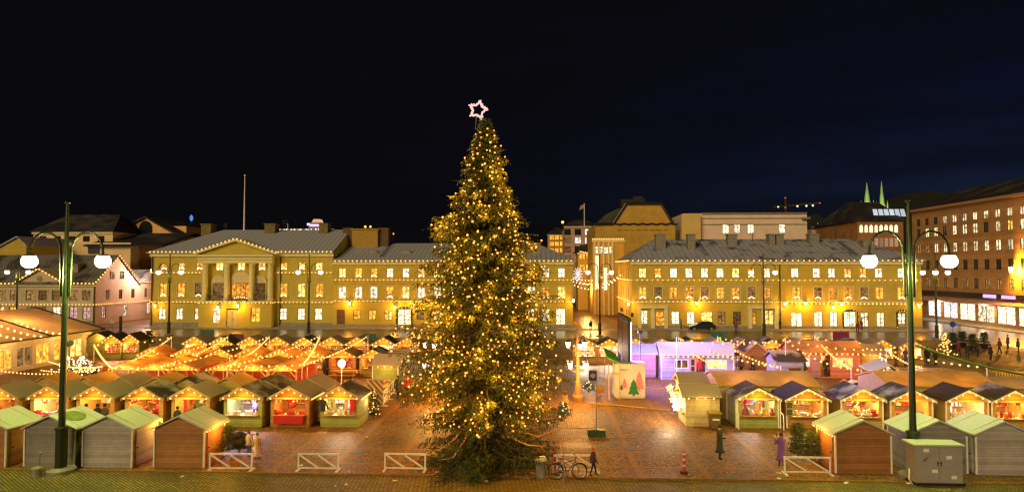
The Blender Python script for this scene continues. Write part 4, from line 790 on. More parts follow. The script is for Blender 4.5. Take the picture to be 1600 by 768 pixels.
# ---- goods
GCOL = goods_mat('goods_mixed', [(.5, .04, .03), (.6, .5, .4), (.45, .12, .04), (.08, .2, .06), (.6, .35, .05), (.2, .06, .1), (.55, .5, .48), (.12, .1, .3)])
GWOOL = goods_mat('goods_wool', [(.55, .03, .12), (.6, .55, .5), (.05, .2, .3), (.5, .08, .3), (.3, .05, .05), (.12, .12, .12), (.6, .3, .35), (.5, .35, .1)], .9)
GWHITE = goods_mat('goods_pale', [(.7, .65, .55), (.6, .5, .38), (.75, .72, .7), (.5, .38, .25), (.65, .6, .6), (.55, .42, .3)], .5)
GRED = goods_mat('goods_red', [(.6, .03, .02), (.55, .1, .02), (.5, .02, .05), (.6, .2, .05), (.65, .5, .35), (.35, .02, .02)], .5)
_gm = {}
def good_mesh(kind, mat):
    k = (kind, mat.name)
    if k in _gm: return _gm[k]
    b = MB()
    if kind == 'bottle': b.lathe([(.045, 0), (.05, .02), (.05, .17), (.018, .23), (.018, .29), (.024, .3)], n=10)
    elif kind == 'jar': b.lathe([(.06, 0), (.07, .02), (.07, .13), (.055, .15), (.06, .155), (.06, .19)], n=10)
    elif kind == 'parcel': b.box(-.11, -.08, 0, .11, .08, .13); b.box(-.02, -.083, -.001, .02, .083, .134); b.box(-.113, -.02, -.001, .113, .02, .133); b.ball((0, 0, .15), .035, 6)
    elif kind == 'knitted_hat': b.lathe([(.12, 0), (.13, .03), (.125, .06), (.115, .11), (.07, .17), (.02, .19)], n=12); b.ball((0, 0, .21), .04, 8)
    elif kind == 'soft_toy': b.ball((0, 0, .09), .1, 10); b.ball((0, -.02, .23), .075, 10); [b.ball((s*.055, -.01, .3), .03, 6) for s in (-1, 1)]; [b.ball((s*.09, -.06, .08), .04, 6) for s in (-1, 1)]
    elif kind == 'hanging_scarf': b.box(-.07, -.012, -.62, .07, .012, 0); b.box(-.075, .012, -.3, .065, .03, 0); [b.box(-.06+.03*i, -.008, -.7, -.05+.03*i, .008, -.62) for i in range(5)]
    elif kind == 'hanging_jumper':
        b.prism([(-.16, -.55), (.16, -.55), (.17, -.12), (.32, -.45), (.38, -.42), (.2, 0), (.06, .02), (-.06, .02), (-.2, 0), (-.38, -.42), (-.32, -.45), (-.17, -.12)], -.04, .04)
    elif kind == 'wreath': b.tube([(.13*math.cos(a*math.pi/8), .02*math.sin(a*2), .13*math.sin(a*math.pi/8)) for a in range(17)], .035, 6, cap=False)
    elif kind == 'candle': b.lathe([(.035, 0), (.035, .16), (.03, .165)], n=8); b.lathe([(.004, .165), (.014, .19), (.002, .225)], n=6)
    elif kind == 'basket': b.lathe([(.1, 0), (.15, .11), (.16, .12), (.13, .11), (.09, .02)], n=12); [b.ball((.07*math.cos(i*1.26), .07*math.sin(i*1.26), .1), .05, 6) for i in range(5)]
    elif kind == 'tray': b.box(-.17, -.11, 0, .17, .11, .03); [b.ball((-.12+.08*(i % 4), -.06+.12*(i//4), .05), .035, 6) for i in range(8)]
    elif kind == 'lantern_star':
        P = [(.2*math.cos(math.pi/2+i*math.pi/5)*(1 if i % 2 == 0 else .42), .2*math.sin(math.pi/2+i*math.pi/5)*(1 if i % 2 == 0 else .42)) for i in range(10)]
        n = len(b.v); b.mesh([(x, 0, z) for x, z in P]+[(0, -.06, 0), (0, .06, 0)], [(i, (i+1) % 10, 10) for i in range(10)]+[((i+1) % 10, i, 11) for i in range(10)])
    _gm[k] = b.data(kind, mat); return _gm[k]
RG = random.Random(21)
def stock(t, short, counter, shelf, hang, mat, W=2.35, D=2.0, nC=8, nS=7, nH=5, sill=.74, head=1.74):
    M = Matrix.Translation(t.location) @ Matrix.Rotation(t.rotation_euler.z, 4, 'Z'); y0, y1 = -D/2, D/2; rz = t.rotation_euler.z
    words = {'bottle': 'bottle', 'jar': 'jar', 'parcel': 'wrapped parcel', 'knitted_hat': 'knitted hat', 'soft_toy': 'soft toy', 'hanging_scarf': 'scarf', 'hanging_jumper': 'jumper', 'wreath': 'wreath', 'candle': 'candle', 'basket': 'filled basket', 'tray': 'tray of treats', 'lantern_star': 'paper star'}
    def put(kind, x, y, z, where):
        if not kind: return
        o = link(kind, good_mesh(kind, mat), None, loc=M @ Vector((x, y, z)), rz=rz+RG.uniform(-.35, .35)); s = RG.uniform(1.05, 1.55); o.scale = (s, s, s)
        w = words[kind]; tag(o, f"{w} {where} {short}", w.split()[-1] if kind not in ('tray', 'basket') else kind, f"{w}s {where} {short}")
    xs = W/2-.36
    for i in range(nC): put(counter[i % len(counter)], -xs+2*xs*i/(nC-1)+RG.uniform(-.05, .05), y0+RG.uniform(-.08, .22), sill+.042, 'on the counter of')
    for z in (1.107, 1.447):
        for i in range(nS): put(shelf[i % len(shelf)], -xs+2*xs*i/(nS-1)+RG.uniform(-.04, .04), y1-.22, z, 'on shelves of')
    for i in range(nH): put(hang[i % len(hang)], -xs+.1+2*(xs-.1)*i/max(1, nH-1), y0+.12, head-.10, 'hung in')

# ---- front row: closed huts with their backs to the camera
GF = 'closed huts with their backs to the steps'
def front_hut(pxl, pxr, py, wall, roof, label, door=None, **k):
    a, b_ = G(pxl, py), G(pxr, py); W_ = b_.x-a.x; D_ = 1.95
    t = hut('market_hut', label, 'hut', ((a.x+b_.x)/2, a.y+D_/2, 0), math.pi, W_, D_, 1.88, 2.44, wall, roof, 'closed', GF, trim=True, door=door, **k); t['W'] = W_; t['D'] = D_
    return t
fh = [front_hut(-69, 11, 730, 'orange', 'snow', 'orange hut with pale trim cut off by the left edge', -1), front_hut(37.5, 118, 730, 'grey', 'snow', 'dark grey hut with an oval bare patch on its roof behind the lamp pole', -1),
      front_hut(128.5, 208, 730.5, 'palegrey', 'snow', 'pale grey hut with an ochre side between a dark grey hut and an orange hut', -1), front_hut(240.5, 320, 730.5, 'orange', 'snow', 'orange-brown hut with bulbs under its eave beside a small fir', -1),
      front_hut(1306, 1391, 740, 'brown', 'snow', 'brown hut with bulbs on its eave next to the two small firs', 1), front_hut(1424, 1509, 740, 'grey', 'snow', 'dark grey hut behind the electrical cabinet', 1), front_hut(1526, 1611, 742, 'palegrey', 'snow', 'light grey hut at the right edge of the front row', 1)]
for i, (px, c) in enumerate(((205, 0), )): pass
for i, k in ((3, -1), (4, 1)):
    t = fh[i]; eave_string(t, k, .045, 7, t['W'], t['D'], 1.88, 2.44, 'bulbs under the eave of the '+('orange-brown hut by the small fir' if i == 3 else 'brown hut by the two firs'))
    lamp((t.location.x-k*(t['W']/2+.45), t.location.y+.1, 1.8), 45, (1, .42, .05), .25)
lamp((fh[2].location.x+1.6, fh[2].location.y+1.0, 1.7), 40, (1, .46, .05), .2); lamp((fh[0].location.x+1.55, fh[0].location.y+1.2, 1.7), 16, (1, .42, .05), .2)
b = MB(); b.lathe([(.42, 0), (.40, .015), (.3, .02)], (0,0,0), 20, 0, 1, .6); 

# ---- second row: open stalls facing the camera
G2 = 'open stalls facing the steps'
red_cloth = plain('red_cloth', (.40, .015, .02), .9, .15, 8)
row2 = [  # px centre, base y, wall, roof, interior light, tags
 (-2, 'ochre', 'felt', (30, WARMW), 'stall at the left edge heaped with red and pink goods', 'the stall at the left edge', (['soft_toy', 'parcel'], ['soft_toy', 'jar'], ['lantern_star'], GRED), None),
 (76, 'ochre', 'felt', (60, (1, .78, .55)), 'ochre stall with a bright white counter partly behind the lamp pole', 'the stall behind the near west lamp pole', (['parcel', 'tray'], ['jar', 'candle'], [None, 'wreath'], GRED), None),
 (148, 'ochre', 'felt', (34, WARMW), 'ochre stall with three dark-coated shoppers at its counter', 'the stall with three shoppers', (['jar', 'tray'], ['parcel', 'jar'], [None], GWHITE), None),
 (224, 'ochre', 'thin', (34, (1, .50, .18)), 'stall glowing red and gold inside with wreaths on both posts', 'the stall with wreaths on its posts', (['soft_toy', 'parcel'], ['basket', 'parcel'], ['wreath', None, None, None, 'wreath'], GRED), None),
 (297, 'ochre', 'felt', (36, WARMW), 'stall with a plain ochre gable between the wreath stall and the violet-lit stall', 'the stall left of the violet-lit one', (['tray', 'jar'], ['knitted_hat', 'jar'], [None, 'hanging_scarf'], GCOL), None),
 (379, 'green', 'thin', (60, (.80, .66, 1)), 'green stall lit violet-white inside', 'the violet-lit green stall', (['candle', 'jar', 'parcel'], ['candle', 'jar'], [None, 'lantern_star'], GWHITE), None),
 (452.5, 'orange', 'felt', (34, WARMW), 'orange stall with a red counter cloth', 'the stall with the red counter cloth', (['jar', 'parcel', 'candle'], ['bottle', 'jar'], ['lantern_star', None], GRED), red_cloth),
 (530.5, 'green', 'thin', (48, (1, .74, .46)), 'green stall with a dark jumper hung on its post at the west row end', 'the green stall with the hung jumper', (['jar', 'soft_toy', 'candle'], ['jar', 'parcel'], [None, 'hanging_scarf'], GWHITE), None)]
huts2 = []
for px, wl, rf, li, lb, short, gd, cl in row2:
    p = G(px, 667.5); t = hut('market_stall', lb, 'stall', (p.x, p.y+1.05, 0), 0, 2.35, 2.1, 1.82, 2.42, wl, rf, 'open', G2, light=li, gable=24, cloth=cl); huts2.append((t, short))
    stock(t, short, *gd, D=2.1); gable_string(t, 7, .055, 2.35, 2.1, 1.82, 2.42, 'seven bulbs along the gable of '+short)
eave_string(huts2[7][0], 1, .05, 8, 2.35, 2.1, 1.82, 2.42, 'bulbs under the eave of the green stall with the hung jumper'); eave_string(huts2[6][0], 1, .05, 8, 2.35, 2.1, 1.82, 2.42, 'bulbs under the eave of the stall with the red cloth')
t7 = huts2[7][0]; o = link('hanging_jumper', good_mesh('hanging_jumper', m_black), None, loc=t7.location+Vector((-.98, -1.16, 1.62))); tag(o, 'dark jumper hung on the left post of the green end stall', 'jumper'); o.scale = (.95, .9, 1.15)
o = link('hanging_scarf', good_mesh('hanging_scarf', red_cloth), None, loc=t7.location+Vector((.8, -1.12, 1.68))); tag(o, 'long orange-red cloth hung at the right post of the green end stall', 'scarf'); o.scale = (2.2, 1, 1.1)
row2r = [
 (1184.5, 669, 'green', 'thin', (55, (1, .80, .70)), 'green stall hung full of knitted hats and scarves', 'the knitwear stall', (['knitted_hat', 'soft_toy'], ['knitted_hat'], ['hanging_scarf', 'knitted_hat', 'hanging_scarf'], GWOOL)),
 (1261.5, 670, 'orange', 'dark', (52, (1, .66, .26)), 'orange stall with golden wares and two green boards on its left post', 'the stall with golden wares', (['basket', 'jar', 'tray'], ['candle', 'jar'], ['lantern_star', None], GWHITE)),
 (1347.5, 671, 'ochre', 'thin', (52, (1, .66, .34)), 'ochre stall selling red and white soft figures under a lilac roof', 'the stall of red and white figures', (['soft_toy'], ['soft_toy', 'parcel'], ['knitted_hat', 'soft_toy'], GRED)),
 (1425, 672, 'ochre', 'thin', (38, WARMW), 'ochre stall half hidden by the near east lamp pole', 'the stall behind the near east lamp pole', (['jar', 'tray'], ['parcel', 'jar'], [None], GRED)),
 (1512, 673, 'ochre', 'dark', (60, (1, .78, .55)), 'wide-open stall with rows of bottles and a blue-clad seller', 'the bottle stall', (['bottle'], ['bottle'], [None], GWHITE)),
 (1584, 674, 'ochre', 'thin', (52, WARMW), 'stall at the right edge crowded with red jars', 'the jar stall at the right edge', (['jar', 'bottle'], ['jar', 'bottle'], [None, 'lantern_star'], GRED))]
for px, py, wl, rf, li, lb, short, gd in row2r:
    p = G(px, py); t = hut('market_stall', lb, 'stall', (p.x, p.y+1.05, 0), 0, 2.4, 2.1, 1.82, 2.42, wl, rf, 'open', G2, light=li, gable=24, trim=True); huts2.append((t, short))
    stock(t, short, *gd, D=2.1, nC=8); gable_string(t, 7, .055, 2.4, 2.1, 1.82, 2.42, 'seven bulbs along the gable of '+short)
knit = huts2[8][0]
for s in (-1, 1):
    b = MB(); q = knit.location
    b.bar((0, 0, .05), (0, 0, 1.75), .06, .06); b.bar((0, -.5, .05), (0, -.5, .95), .05, .05); b.bar((0, -.5, .95), (0, 0, 1.0), .05, .05)
    o = b.build('folding_leg', m_white_paint); o.location = q+Vector((s*1.3, -1.1, 0)); tag(o, f"pale folding prop on the {'left' if s < 0 else 'right'} side of the knitwear stall", 'prop')
gold = huts2[9][0]
for i, z in enumerate((1.02, 1.42)):
    b = MB(); b.box(-.17, -.03, -.17, .17, .03, .17); o = b.build('menu_board', plain('board_green', (.03, .07, .03), .7, .2)); o.location = gold.location+Vector((-1.06, -1.12, z)); tag(o, f"{'lower' if i == 0 else 'upper'} small green board on the stall with golden wares", 'board'); b = MB()
    for e in ((-.2,-.2,.2,-.17), (-.2,.17,.2,.2), (-.2,-.17,-.17,.17), (.17,-.17,.2,.17)): b.box(e[0], -.04, e[1], e[2], .035, e[3])
    b.build('frame', m_wood, o)
# sideways star-lit pair at the west end of the east row
GSd = 'stalls turned to the passage beside the white kiosk'
for i, (px, py, dy, lb) in enumerate(((1098, 666, 1.05, 'pale plank stall turned sideways, end wall to the steps, star lamps at its front'), (1090, 640, 1.2, 'second sideways stall right behind the star-lit one'))):
    p = G(px, py); t = hut('market_stall', lb, 'stall', (p.x, p.y+1.0, 0), rad(-90), 2.05, 2.05, 1.82, 2.3, 'cream', 'felt', 'open', GSd, light=(50, (1, .75, .4)), gable=26)
    t['Z'] = 1
    if i == 0:
        sl = t; stock(t, 'the sideways star-lit stall', ['parcel', 'basket'], ['jar'], [None], GWHITE, W=2.05, D=2.05)
        light_string([t.location+Vector((-1.1, -1.16, 1.75)), t.location+Vector((1.05, -1.16, 1.75))], .5, 'four bulbs on the end wall of the sideways stall', .055)
        lamp(t.location+Vector((0, -1.6, 1.8)), 14, (1, .56, .12), .3)
        b = MB(); b.box(-.5, -1.06, .1, 0, -1.026, 1.7); b.box(.004, -1.06, .1, .5, -1.026, 1.7); o = b.build('double_door', PL['cream'], t); o.rotation_euler = (0, 0, rad(90))
P_ = [(-1.45, -.8, 1.15), (-1.5, -.35, 1.5), (-1.4, .2, 1.2), (-1.45, -.2, .95), (-1.45, .7, 1.65), (-1.4, 1.0, 1.2), (-1.4, 1.5, 1.9), (-1.4, 2.1, 1.7)]
for i, q in enumerate(P_):
    b = MB(); R_ = .26; V = [(R_*math.cos(math.pi/2+k*math.pi/5)*(1 if k % 2 == 0 else .45), 0, R_*math.sin(math.pi/2+k*math.pi/5)*(1 if k % 2 == 0 else .45)) for k in range(10)]
    b.mesh(V+[(0, -.09, 0), (0, .09, 0)], [(k, (k+1) % 10, 10) for k in range(10)]+[((k+1) % 10, k, 11) for k in range(10)])
    o = b.build('star_lamp', emit('star_glow' if i < 4 else 'star_glow_amber', (1, .86, .58) if i < 4 else (1, .62, .2), 5 if i < 4 else 2.5)); o.location = sl.location+Vector(q); o.rotation_euler = (0, 0, RG.uniform(-.5, .5)-.5); tag(o, 'glowing paper star on the front of the sideways stall' if i < 4 else 'amber paper star further along the sideways stall', 'star lamp', 'white paper stars on the sideways stall' if i < 4 else 'amber paper stars by the sideways stall')
lamp(sl.location+Vector((-1.9, 0, 1.4)), 90, (1, .78, .45), .3)

# ---- third row: stalls backing onto the second row
G3 = 'stalls backing onto the front stalls'
def back_hut(px, py, wall, roof, label, group, D=2.1, W=2.35, gable=0, light=None, He=1.82, Hr=2.42, rz=math.pi):
    a = A(px, py, 41.9); return hut('market_stall', label, 'stall', (a.x, 41.9+D/2-1.05, 0), rz, W, D, He, Hr, wall, roof, 'closed', group)
for i, (px, rf) in enumerate(((89, 'canvas'), (150, 'canvas'), (205, 'felt'), (259, 'canvas'), (305, 'thin'), (366, 'canvas'), (424, 'thin'), (490, 'felt'))):
    back_hut(px, 600, 'ochre', rf, ['orange-lit roofed stall behind the lamp pole stall', 'orange-roofed stall behind the three shoppers', 'grey-roofed stall behind the wreath stall', 'orange-roofed stall behind the plain ochre stall', 'dark-roofed stall in the gap behind the plain ochre stall', 'orange-roofed stall behind the violet-lit stall', 'stall with a patchy snowy roof behind the red cloth stall', 'grey-roofed stall behind the green end stall'][i], G3)
# long canvas roofs behind the east row
m_tentwall = plain('tent_wall', (.40, .27, .12), .8, .1)
for x0, x1, y0, y1, Ye, lb, rf in ((1122, 1283, 603, 580, 41.6, 'long orange canvas-roofed shelter behind the knitwear stall', 'canvas'), (1388, 1562, 602, 579, 41.6, 'long orange canvas-roofed shelter behind the east lamp pole', 'canvas'), (1568, 1680, 604, 587, 41.6, 'long shelter with a grey roof at the right edge', 'felt')):
    xa, xb = X(x0, Ye, 600), X(x1, Ye, 600); ze, zr = Z(y0, Ye, 1200), Z(y1, Ye+2.1, 1200)
    t = thing('long_shelter', lb, 'shelter', ((xa+xb)/2, Ye, 0), 0, 'long shelters behind the east row')
    b = MB(); b.prismx([(Ye-.1, ze), (Ye+2.1, zr), (Ye+4.3, ze), (Ye+4.3, ze+.06), (Ye+2.1, zr+.07), (Ye-.1, ze+.06)], xa, xb); b.build('roof', RF[rf], t, True)
    b = MB(); b.box(xa+.1, Ye+.05, 0, xb-.1, Ye+.12, ze+.04); b.prismx([(Ye+.2, 0), (Ye+4.1, 0), (Ye+4.1, ze), (Ye+2.1, zr-.02), (Ye+.2, ze)], xa+.1, xa+.16); b.prismx([(Ye+.2, 0), (Ye+4.1, 0), (Ye+4.1, ze), (Ye+2.1, zr-.02), (Ye+.2, ze)], xb-.16, xb-.1); b.build('wall', m_tentwall, t, True)
    for i in range(2): lamp(((xa*(1.5-i)+xb*(.5+i))/2, Ye+.3, ze+1.3), 16, (1, .42, .05), .3, t, True)

# ---- red dining shelters
GP = 'open dining shelters with red seats'
m_redseat = plain('red_seat', (.45, .02, .015), .8, .2, 5)
def pavilion(x, Y, label, W=2.2, D=4.4):
    t = thing('dining_shelter', label, 'shelter', (x, Y+D/2, 0), 0, GP); y0 = -D/2
    for sx in (-1, 1):
        for yy in (y0+.08, 0, D/2-.08): b = MB(); b.box(sx*(W/2-.07)-.05, yy-.05, 0, sx*(W/2-.07)+.05, yy+.05, 2.05); b.build('post', m_wood, t)
    b = MB()
    for sx in (-1, 1): b.bar((sx*(W/2-.12), y0+.06, 1.6), (sx*(W/2-.55), y0+.06, 2.03), .06, .08)
    b.build('brace', m_wood, t)
    b = MB(); b.box(-W/2, y0-.02, 2.05, W/2, y0+.06, 2.2); b.prism([(-W/2, 2.2), (W/2, 2.2), (0, 2.52)], y0, y0+.04); b.build('gable_board', m_fir_board, t)
    roof_mb(W, D, 2.2, 2.52, .05, .2, .2, .06).build('roof', RF['brown'], t)
    b = MB(); b.box(-W/2+.1, D/2-.2, .05, W/2-.1, D/2-.15, 2.0); b.build('back_wall', PL['red'], t)
    lamp((0, -.3, 1.85), 26, (1, .30, .10), .2, t); lamp((0, y0-.5, 2.25), 12, (1, .56, .12), .25, t)
    for sy in (-1.2, .5):
        o = thing('bench_set', 'red-cushioned table set inside '+label.split(',')[0], 'table set', t.location+Vector((0, sy, 0)), 0, 'red table sets inside the dining shelters')
        b = MB(); b.box(-.75, -.3, .7, .75, .3, .75); b.box(-.6, -.05, 0, -.5, .05, .7); b.box(.5, -.05, 0, .6, .05, .7); b.build('tabletop', m_dark_wood, o)
        for s in (-1, 1): b = MB(); b.box(-.75, s*.62-.16, .42, .75, s*.62+.16, .5); b.box(-.7, s*.62-.04, 0, -.62, s*.62+.04, .42); b.box(.62, s*.62-.04, 0, .7, s*.62+.04, .42); b.box(-.75, s*.78-.03, .5, .75, s*.78+.03, .95); b.build('bench', m_redseat, o)
    gable_string(t, 8, .06, W, D, 2.2, 2.5, 'bulbs along the gable of '+label.split(',')[0]); return t
for i, (px, lb) in enumerate(((195, 'first dining shelter from the west, next to the tent'), (241, 'second dining shelter from the west'), (287, 'third dining shelter from the west, with red chairs under it'), (347, 'fourth dining shelter from the west, after the gap'), (395, 'fifth dining shelter from the west'), (441, 'easternmost dining shelter, its side open to the table'))):
    pavilion(X(px, 46.3, 577), 46.3, lb)
lamp((X(478, 47, 590), 48.5, 1.8), 20, (1, .5, .12), .2)

# ---- fourth and fifth rows
G4, G5 = 'small stalls in the middle of the market', 'small stalls in the farthest row'
ords = ['first', 'second', 'third', 'fourth', 'fifth', 'sixth', 'seventh', 'eighth', 'ninth', 'tenth', 'eleventh', 'twelfth']
i4 = 0
for i, (px, wl, rf) in enumerate(((237, 'orange', 'brown'), (292, 'ochre', 'brown'), (345, 'ochre', 'dark'), (390, 'orange', 'brown'), (438, 'ochre', 'brown'), (486, 'ochre', 'brown'), (535, 'orange', 'dark'), (583, 'ochre', 'thin'))):
    p = A(px, 555, 56.2); t = hut('market_stall', f"brown-roofed stall in the middle rows, {ords[i]} from the west", 'stall', (p.x, 57.2, 0), 0, 2.4, 2.1, 1.85, 2.42, wl, rf, 'open', G4, light=(42, WARMW if i % 3 else (1, .4, .15)), gable=24)
    stock(t, f"the {ords[i]} middle stall", ['jar', 'parcel', 'soft_toy'], ['jar'], [None], [GRED, GCOL, GWHITE][i % 3], D=2.1, nC=4, nS=3, nH=0); gable_string(t, 7, .075, 2.4, 2.1, 1.85, 2.42, f'bulbs along the gable of the {ords[i]} middle stall')
xs5 = [305, 347, 391, 434, 476, 518, 559, 600, 637]; xs5r = [914, 952, 993, 1034, 1079, 1120, 1163, 1205, 1249, 1290, 1335, 1377, 1423]
for i, px in enumerate(xs5+xs5r):
    west = i < 9; k = i if west else i-9; nm = f"{ords[k] if k < 12 else 'thirteenth'} stall of the far row {'west' if west else 'east'} of the tree"
    p = A(px, 545, 65); t = hut('market_stall', f"small stall with a pale gable, {nm}", 'stall', (p.x, 66, 0), 0, 2.4, 2.1, 1.85, 2.5, 'ochre', ['felt', 'thin', 'felt'][i % 3], 'open', G5, light=(36 if i not in (0, 7, 9, 10, 20, 21) else 110, (1, .62, .26) if i not in (0, 7, 9, 10, 20, 21) else (1, .82, .62)), gable=24)
    stock(t, 'the '+nm.replace(' stall of the', '').replace(' of the tree', ' of the spruce').replace('far row', 'far-row stall'), ['jar', 'parcel'], ['parcel', 'jar'], [None], [GRED, GWHITE, GCOL][i % 3], D=2.1, nC=4, nS=3, nH=0); gable_string(t, 7, .085, 2.4, 2.1, 1.85, 2.5, f'bulbs along the gable of the {nm}')
# the yellow side-on stall and the twin red stall in the west
p = A(616, 550, 54); t = hut('market_stall', 'bright yellow closed stall beside the tree', 'stall', (p.x, 55, 0), 0, 2.0, 2.2, 1.95, 2.5, 'ochre', 'felt', 'closed', G4, gable=30); eave_string(t, 1, .075, 6, 2.0, 2.2, 1.95, 2.5, 'bulbs along the eave of the yellow closed stall')
for i, px in enumerate((173, 196)):
    p = A(px, 562, 66); t = hut('market_stall', ['red-lit stall with a heaped counter, left of the twin stalls by the tent', 'red-lit stall, right of the twin stalls by the tent'][i], 'stall', (p.x, 67+.6*i, 0), rad(12), 1.75, 2.6, 1.95, 2.6, 'green', 'dark', 'open', 'twin stalls by the tent', light=(70, (1, .42, .25)), gable=24)
    stock(t, ['the left twin stall', 'the right twin stall'][i], ['parcel', 'soft_toy'], ['parcel'], [None], GRED, W=1.75, D=2.6, nC=4, nS=3, nH=0); gable_string(t, 7, .08, 1.75, 2.6, 1.95, 2.6, ['bulbs on the gable of the left twin stall', 'bulbs on the gable of the right twin stall'][i])
p = A(150, 562, 66.5); t = hut('market_stall', 'long dark green shed joined to the twin red stalls', 'stall', (p.x-.6, 68.4, 0), rad(12), 2.4, 2.4, 1.95, 2.6, 'green', 'dark', 'closed', 'twin stalls by the tent', gable=10)

# ---- grey roofed huts and striped box near the tree
p0, p1 = G(583, 610), G(621, 610); W_ = p1.x-p0.x+.1
t = hut('market_hut', 'green side-on hut with a grey roof and three bulbs under its eave', 'hut', ((p0.x+p1.x)/2, p0.y+1.05, 0), rad(90), 2.1, W_, 2.0, 2.65, 'green', 'felt', 'closed', 'huts beside the tree', trim=True)
light_string([(p0.x+.1, p0.y-.12, 1.9), (p1.x-.1, p0.y-.12, 1.9)], .55, 'three bulbs under the eave of the green side-on hut', .06); lamp(((p0.x+p1.x)/2, p0.y-.6, 1.8), 14, (1, .56, .12), .2)
p = G(620, 600); hut('market_hut', 'whitish hut with a grey roof behind the green side-on hut', 'hut', (p.x+.35, p.y+1.5, 0), rad(90), 2.1, 2.5, 2.0, 2.6, 'white', 'felt', 'closed', 'huts beside the tree')
p0, p1 = G(575, 630), G(601, 630); t = thing('striped_booth', 'booth with slanted orange and brown stripes beside the green end stall', 'booth', ((p0.x+p1.x)/2, p0.y+.55, 0), rad(-8)); w = (p1.x-p0.x)/2
b = MB(); b.prismx([(-.5, 0), (.5, 0), (.5, 1.45), (-.5, 1.62)], -w, w); b.build('body', plain('diagonal_stripes', (.62, .33, .11), .65, .1, 4, .05, pattern='diag', spacing=.42, groove=.7), t)
b = MB(); b.prismx([(-.62, 1.64), (.62, 1.44), (.62, 1.51), (-.62, 1.71)], -w-.1, w+.1); b.build('roof', RF['felt'], t)
# white railing between booth and tree
def railing(a, b_, label, h=1.0, n=3, mat=None, name='railing'):
    a, b_ = Vector(a), Vector(b_); t = thing(name, label, 'railing', (a+b_)/2); d = b_-a; ang = math.atan2(d.y, d.x); t.rotation_euler = (0, 0, ang); L = d.length; mat = mat or m_white_paint
    b = MB(); b.box(-L/2, -.03, h-.08, L/2, .03, h); b.build('top_rail', mat, t); b = MB(); b.box(-L/2, -.03, .18, L/2, .03, .25); b.build('bottom_rail', mat, t)
    for i in range(n): x = -L/2+.04+(L-.08)*i/(n-1); b = MB(); b.box(x-.04, -.04, 0, x+.04, .04, h-.08); b.box(x-.05, -.3, 0, x+.05, .3, .05); b.build('post', mat, t)
    b = MB()
    for i in range(n-1): x0 = -L/2+(L)*i/(n-1); x1 = -L/2+L*(i+1)/(n-1); b.bar((x0+.04, 0, .25), (x1-.04, 0, h-.08), .04, .06)
    b.build('brace', mat, t); return t
railing(G(599, 634), G(616, 614), 'white lattice railing next to the striped booth', 1.05, 3)
# picnic table
p = G(538, 592); t = thing('picnic_table', 'long wooden picnic table in the open court by the dining shelters', 'table', p)
b = MB(); [b.box(-1.2, -.36+.25*i, .72, 1.2, -.13+.25*i, .77) for i in range(3)]; b.build('tabletop', m_wood, t)
for s in (-1, 1): b = MB(); b.box(-1.2, s*.75-.13, .42, 1.2, s*.75+.13, .47); b.build('bench', m_wood, t)
for s in (-.9, .9): b = MB(); b.bar((s, -.25, .7), (s, -.8, 0), .06, .09); b.bar((s, .25, .7), (s, .8, 0), .06, .09); b.bar((s, -.85, .38), (s, .85, .38), .06, .08); b.build('leg_frame', m_wood, t)
p = A(534, 567, 50); t = thing('court_lamp', 'white glowing lamp on a slim pole beside the picnic table', 'lamp', (p.x, 50, 0)); b = MB(); b.tube([(0,0,0), (0,0,p.z-.2)], .035, 6); b.build('pole', m_white_paint, t); b = MB(); b.ball((0,0,p.z), .3, 14); b.build('globe', emit('court_globe', (1, .88, .85), 5), t, smooth=True); lamp((0, -.5, p.z), 60, (1, .75, .5), .3, t)

# bare patch on the roof of the dark grey hut
b = MB(); s_ = .56/(fh[1]['W']/2); cxp = -.55
b.mesh([(cxp+.42*math.cos(k*math.pi/12), .1+.62*math.sin(k*math.pi/12), 2.44-s_*abs(cxp+.42*math.cos(k*math.pi/12))+.105) for k in range(24)]+[(cxp+.42*math.cos(k*math.pi/12), .1+.62*math.sin(k*math.pi/12), 2.44-s_*abs(cxp+.42*math.cos(k*math.pi/12))+.09) for k in range(24)], [tuple(range(24))]+[(k, (k+1) % 24, (k+1) % 24+24, k+24) for k in range(24)])
rf_ = [c for c in fh[1].children if c.name.startswith('roof')][0]; b.build('bare_patch', plain('bare_felt', (.16, .19, .06), .8, .3), rf_)

# ================================================================== WHITE TENT in the west
def tent_mat():
    m, t, o = _new('tent_fabric'); L = t.links.new
    d = _n(t, 'ShaderNodeBsdfPrincipled'); d.inputs['Base Color'].default_value = (.55, .42, .28, 1); d.inputs['Roughness'].default_value = .6
    tr = _n(t, 'ShaderNodeBsdfTranslucent'); tr.inputs[0].default_value = (.75, .48, .22, 1); tp = _n(t, 'ShaderNodeBsdfTransparent'); tp.inputs[0].default_value = (1, .9, .75, 1)
    m1 = _n(t, 'ShaderNodeMixShader'); m1.inputs[0].default_value = .45; L(d.outputs[0], m1.inputs[1]); L(tr.outputs[0], m1.inputs[2])
    m2 = _n(t, 'ShaderNodeMixShader'); m2.inputs[0].default_value = .28; L(m1.outputs[0], m2.inputs[1]); L(tp.outputs[0], m2.inputs[2]); L(m2.outputs[0], o.inputs[0]); return m
TX, TX2, TY0, TY1, TE, TR = -48.6, -64.0, 46.0, 69.0, 2.85, 5.2
tent = thing('party_tent', 'large lit marquee with a translucent gable roof and glazed white walls', 'tent', ((TX+TX2)/2, (TY0+TY1)/2, 0))
xm = (TX+TX2)/2; tm = tent_mat(); b = MB()
b.mesh([(TX+.25, TY0, TE), (TX+.25, TY1+.1, TE), (xm, TY1+.1, TR), (xm, TY0, TR), (TX2-.25, TY1+.1, TE), (TX2-.25, TY0, TE)], [(0,1,2,3), (3,2,4,5)]); b.build('roof', tm, tent, True)
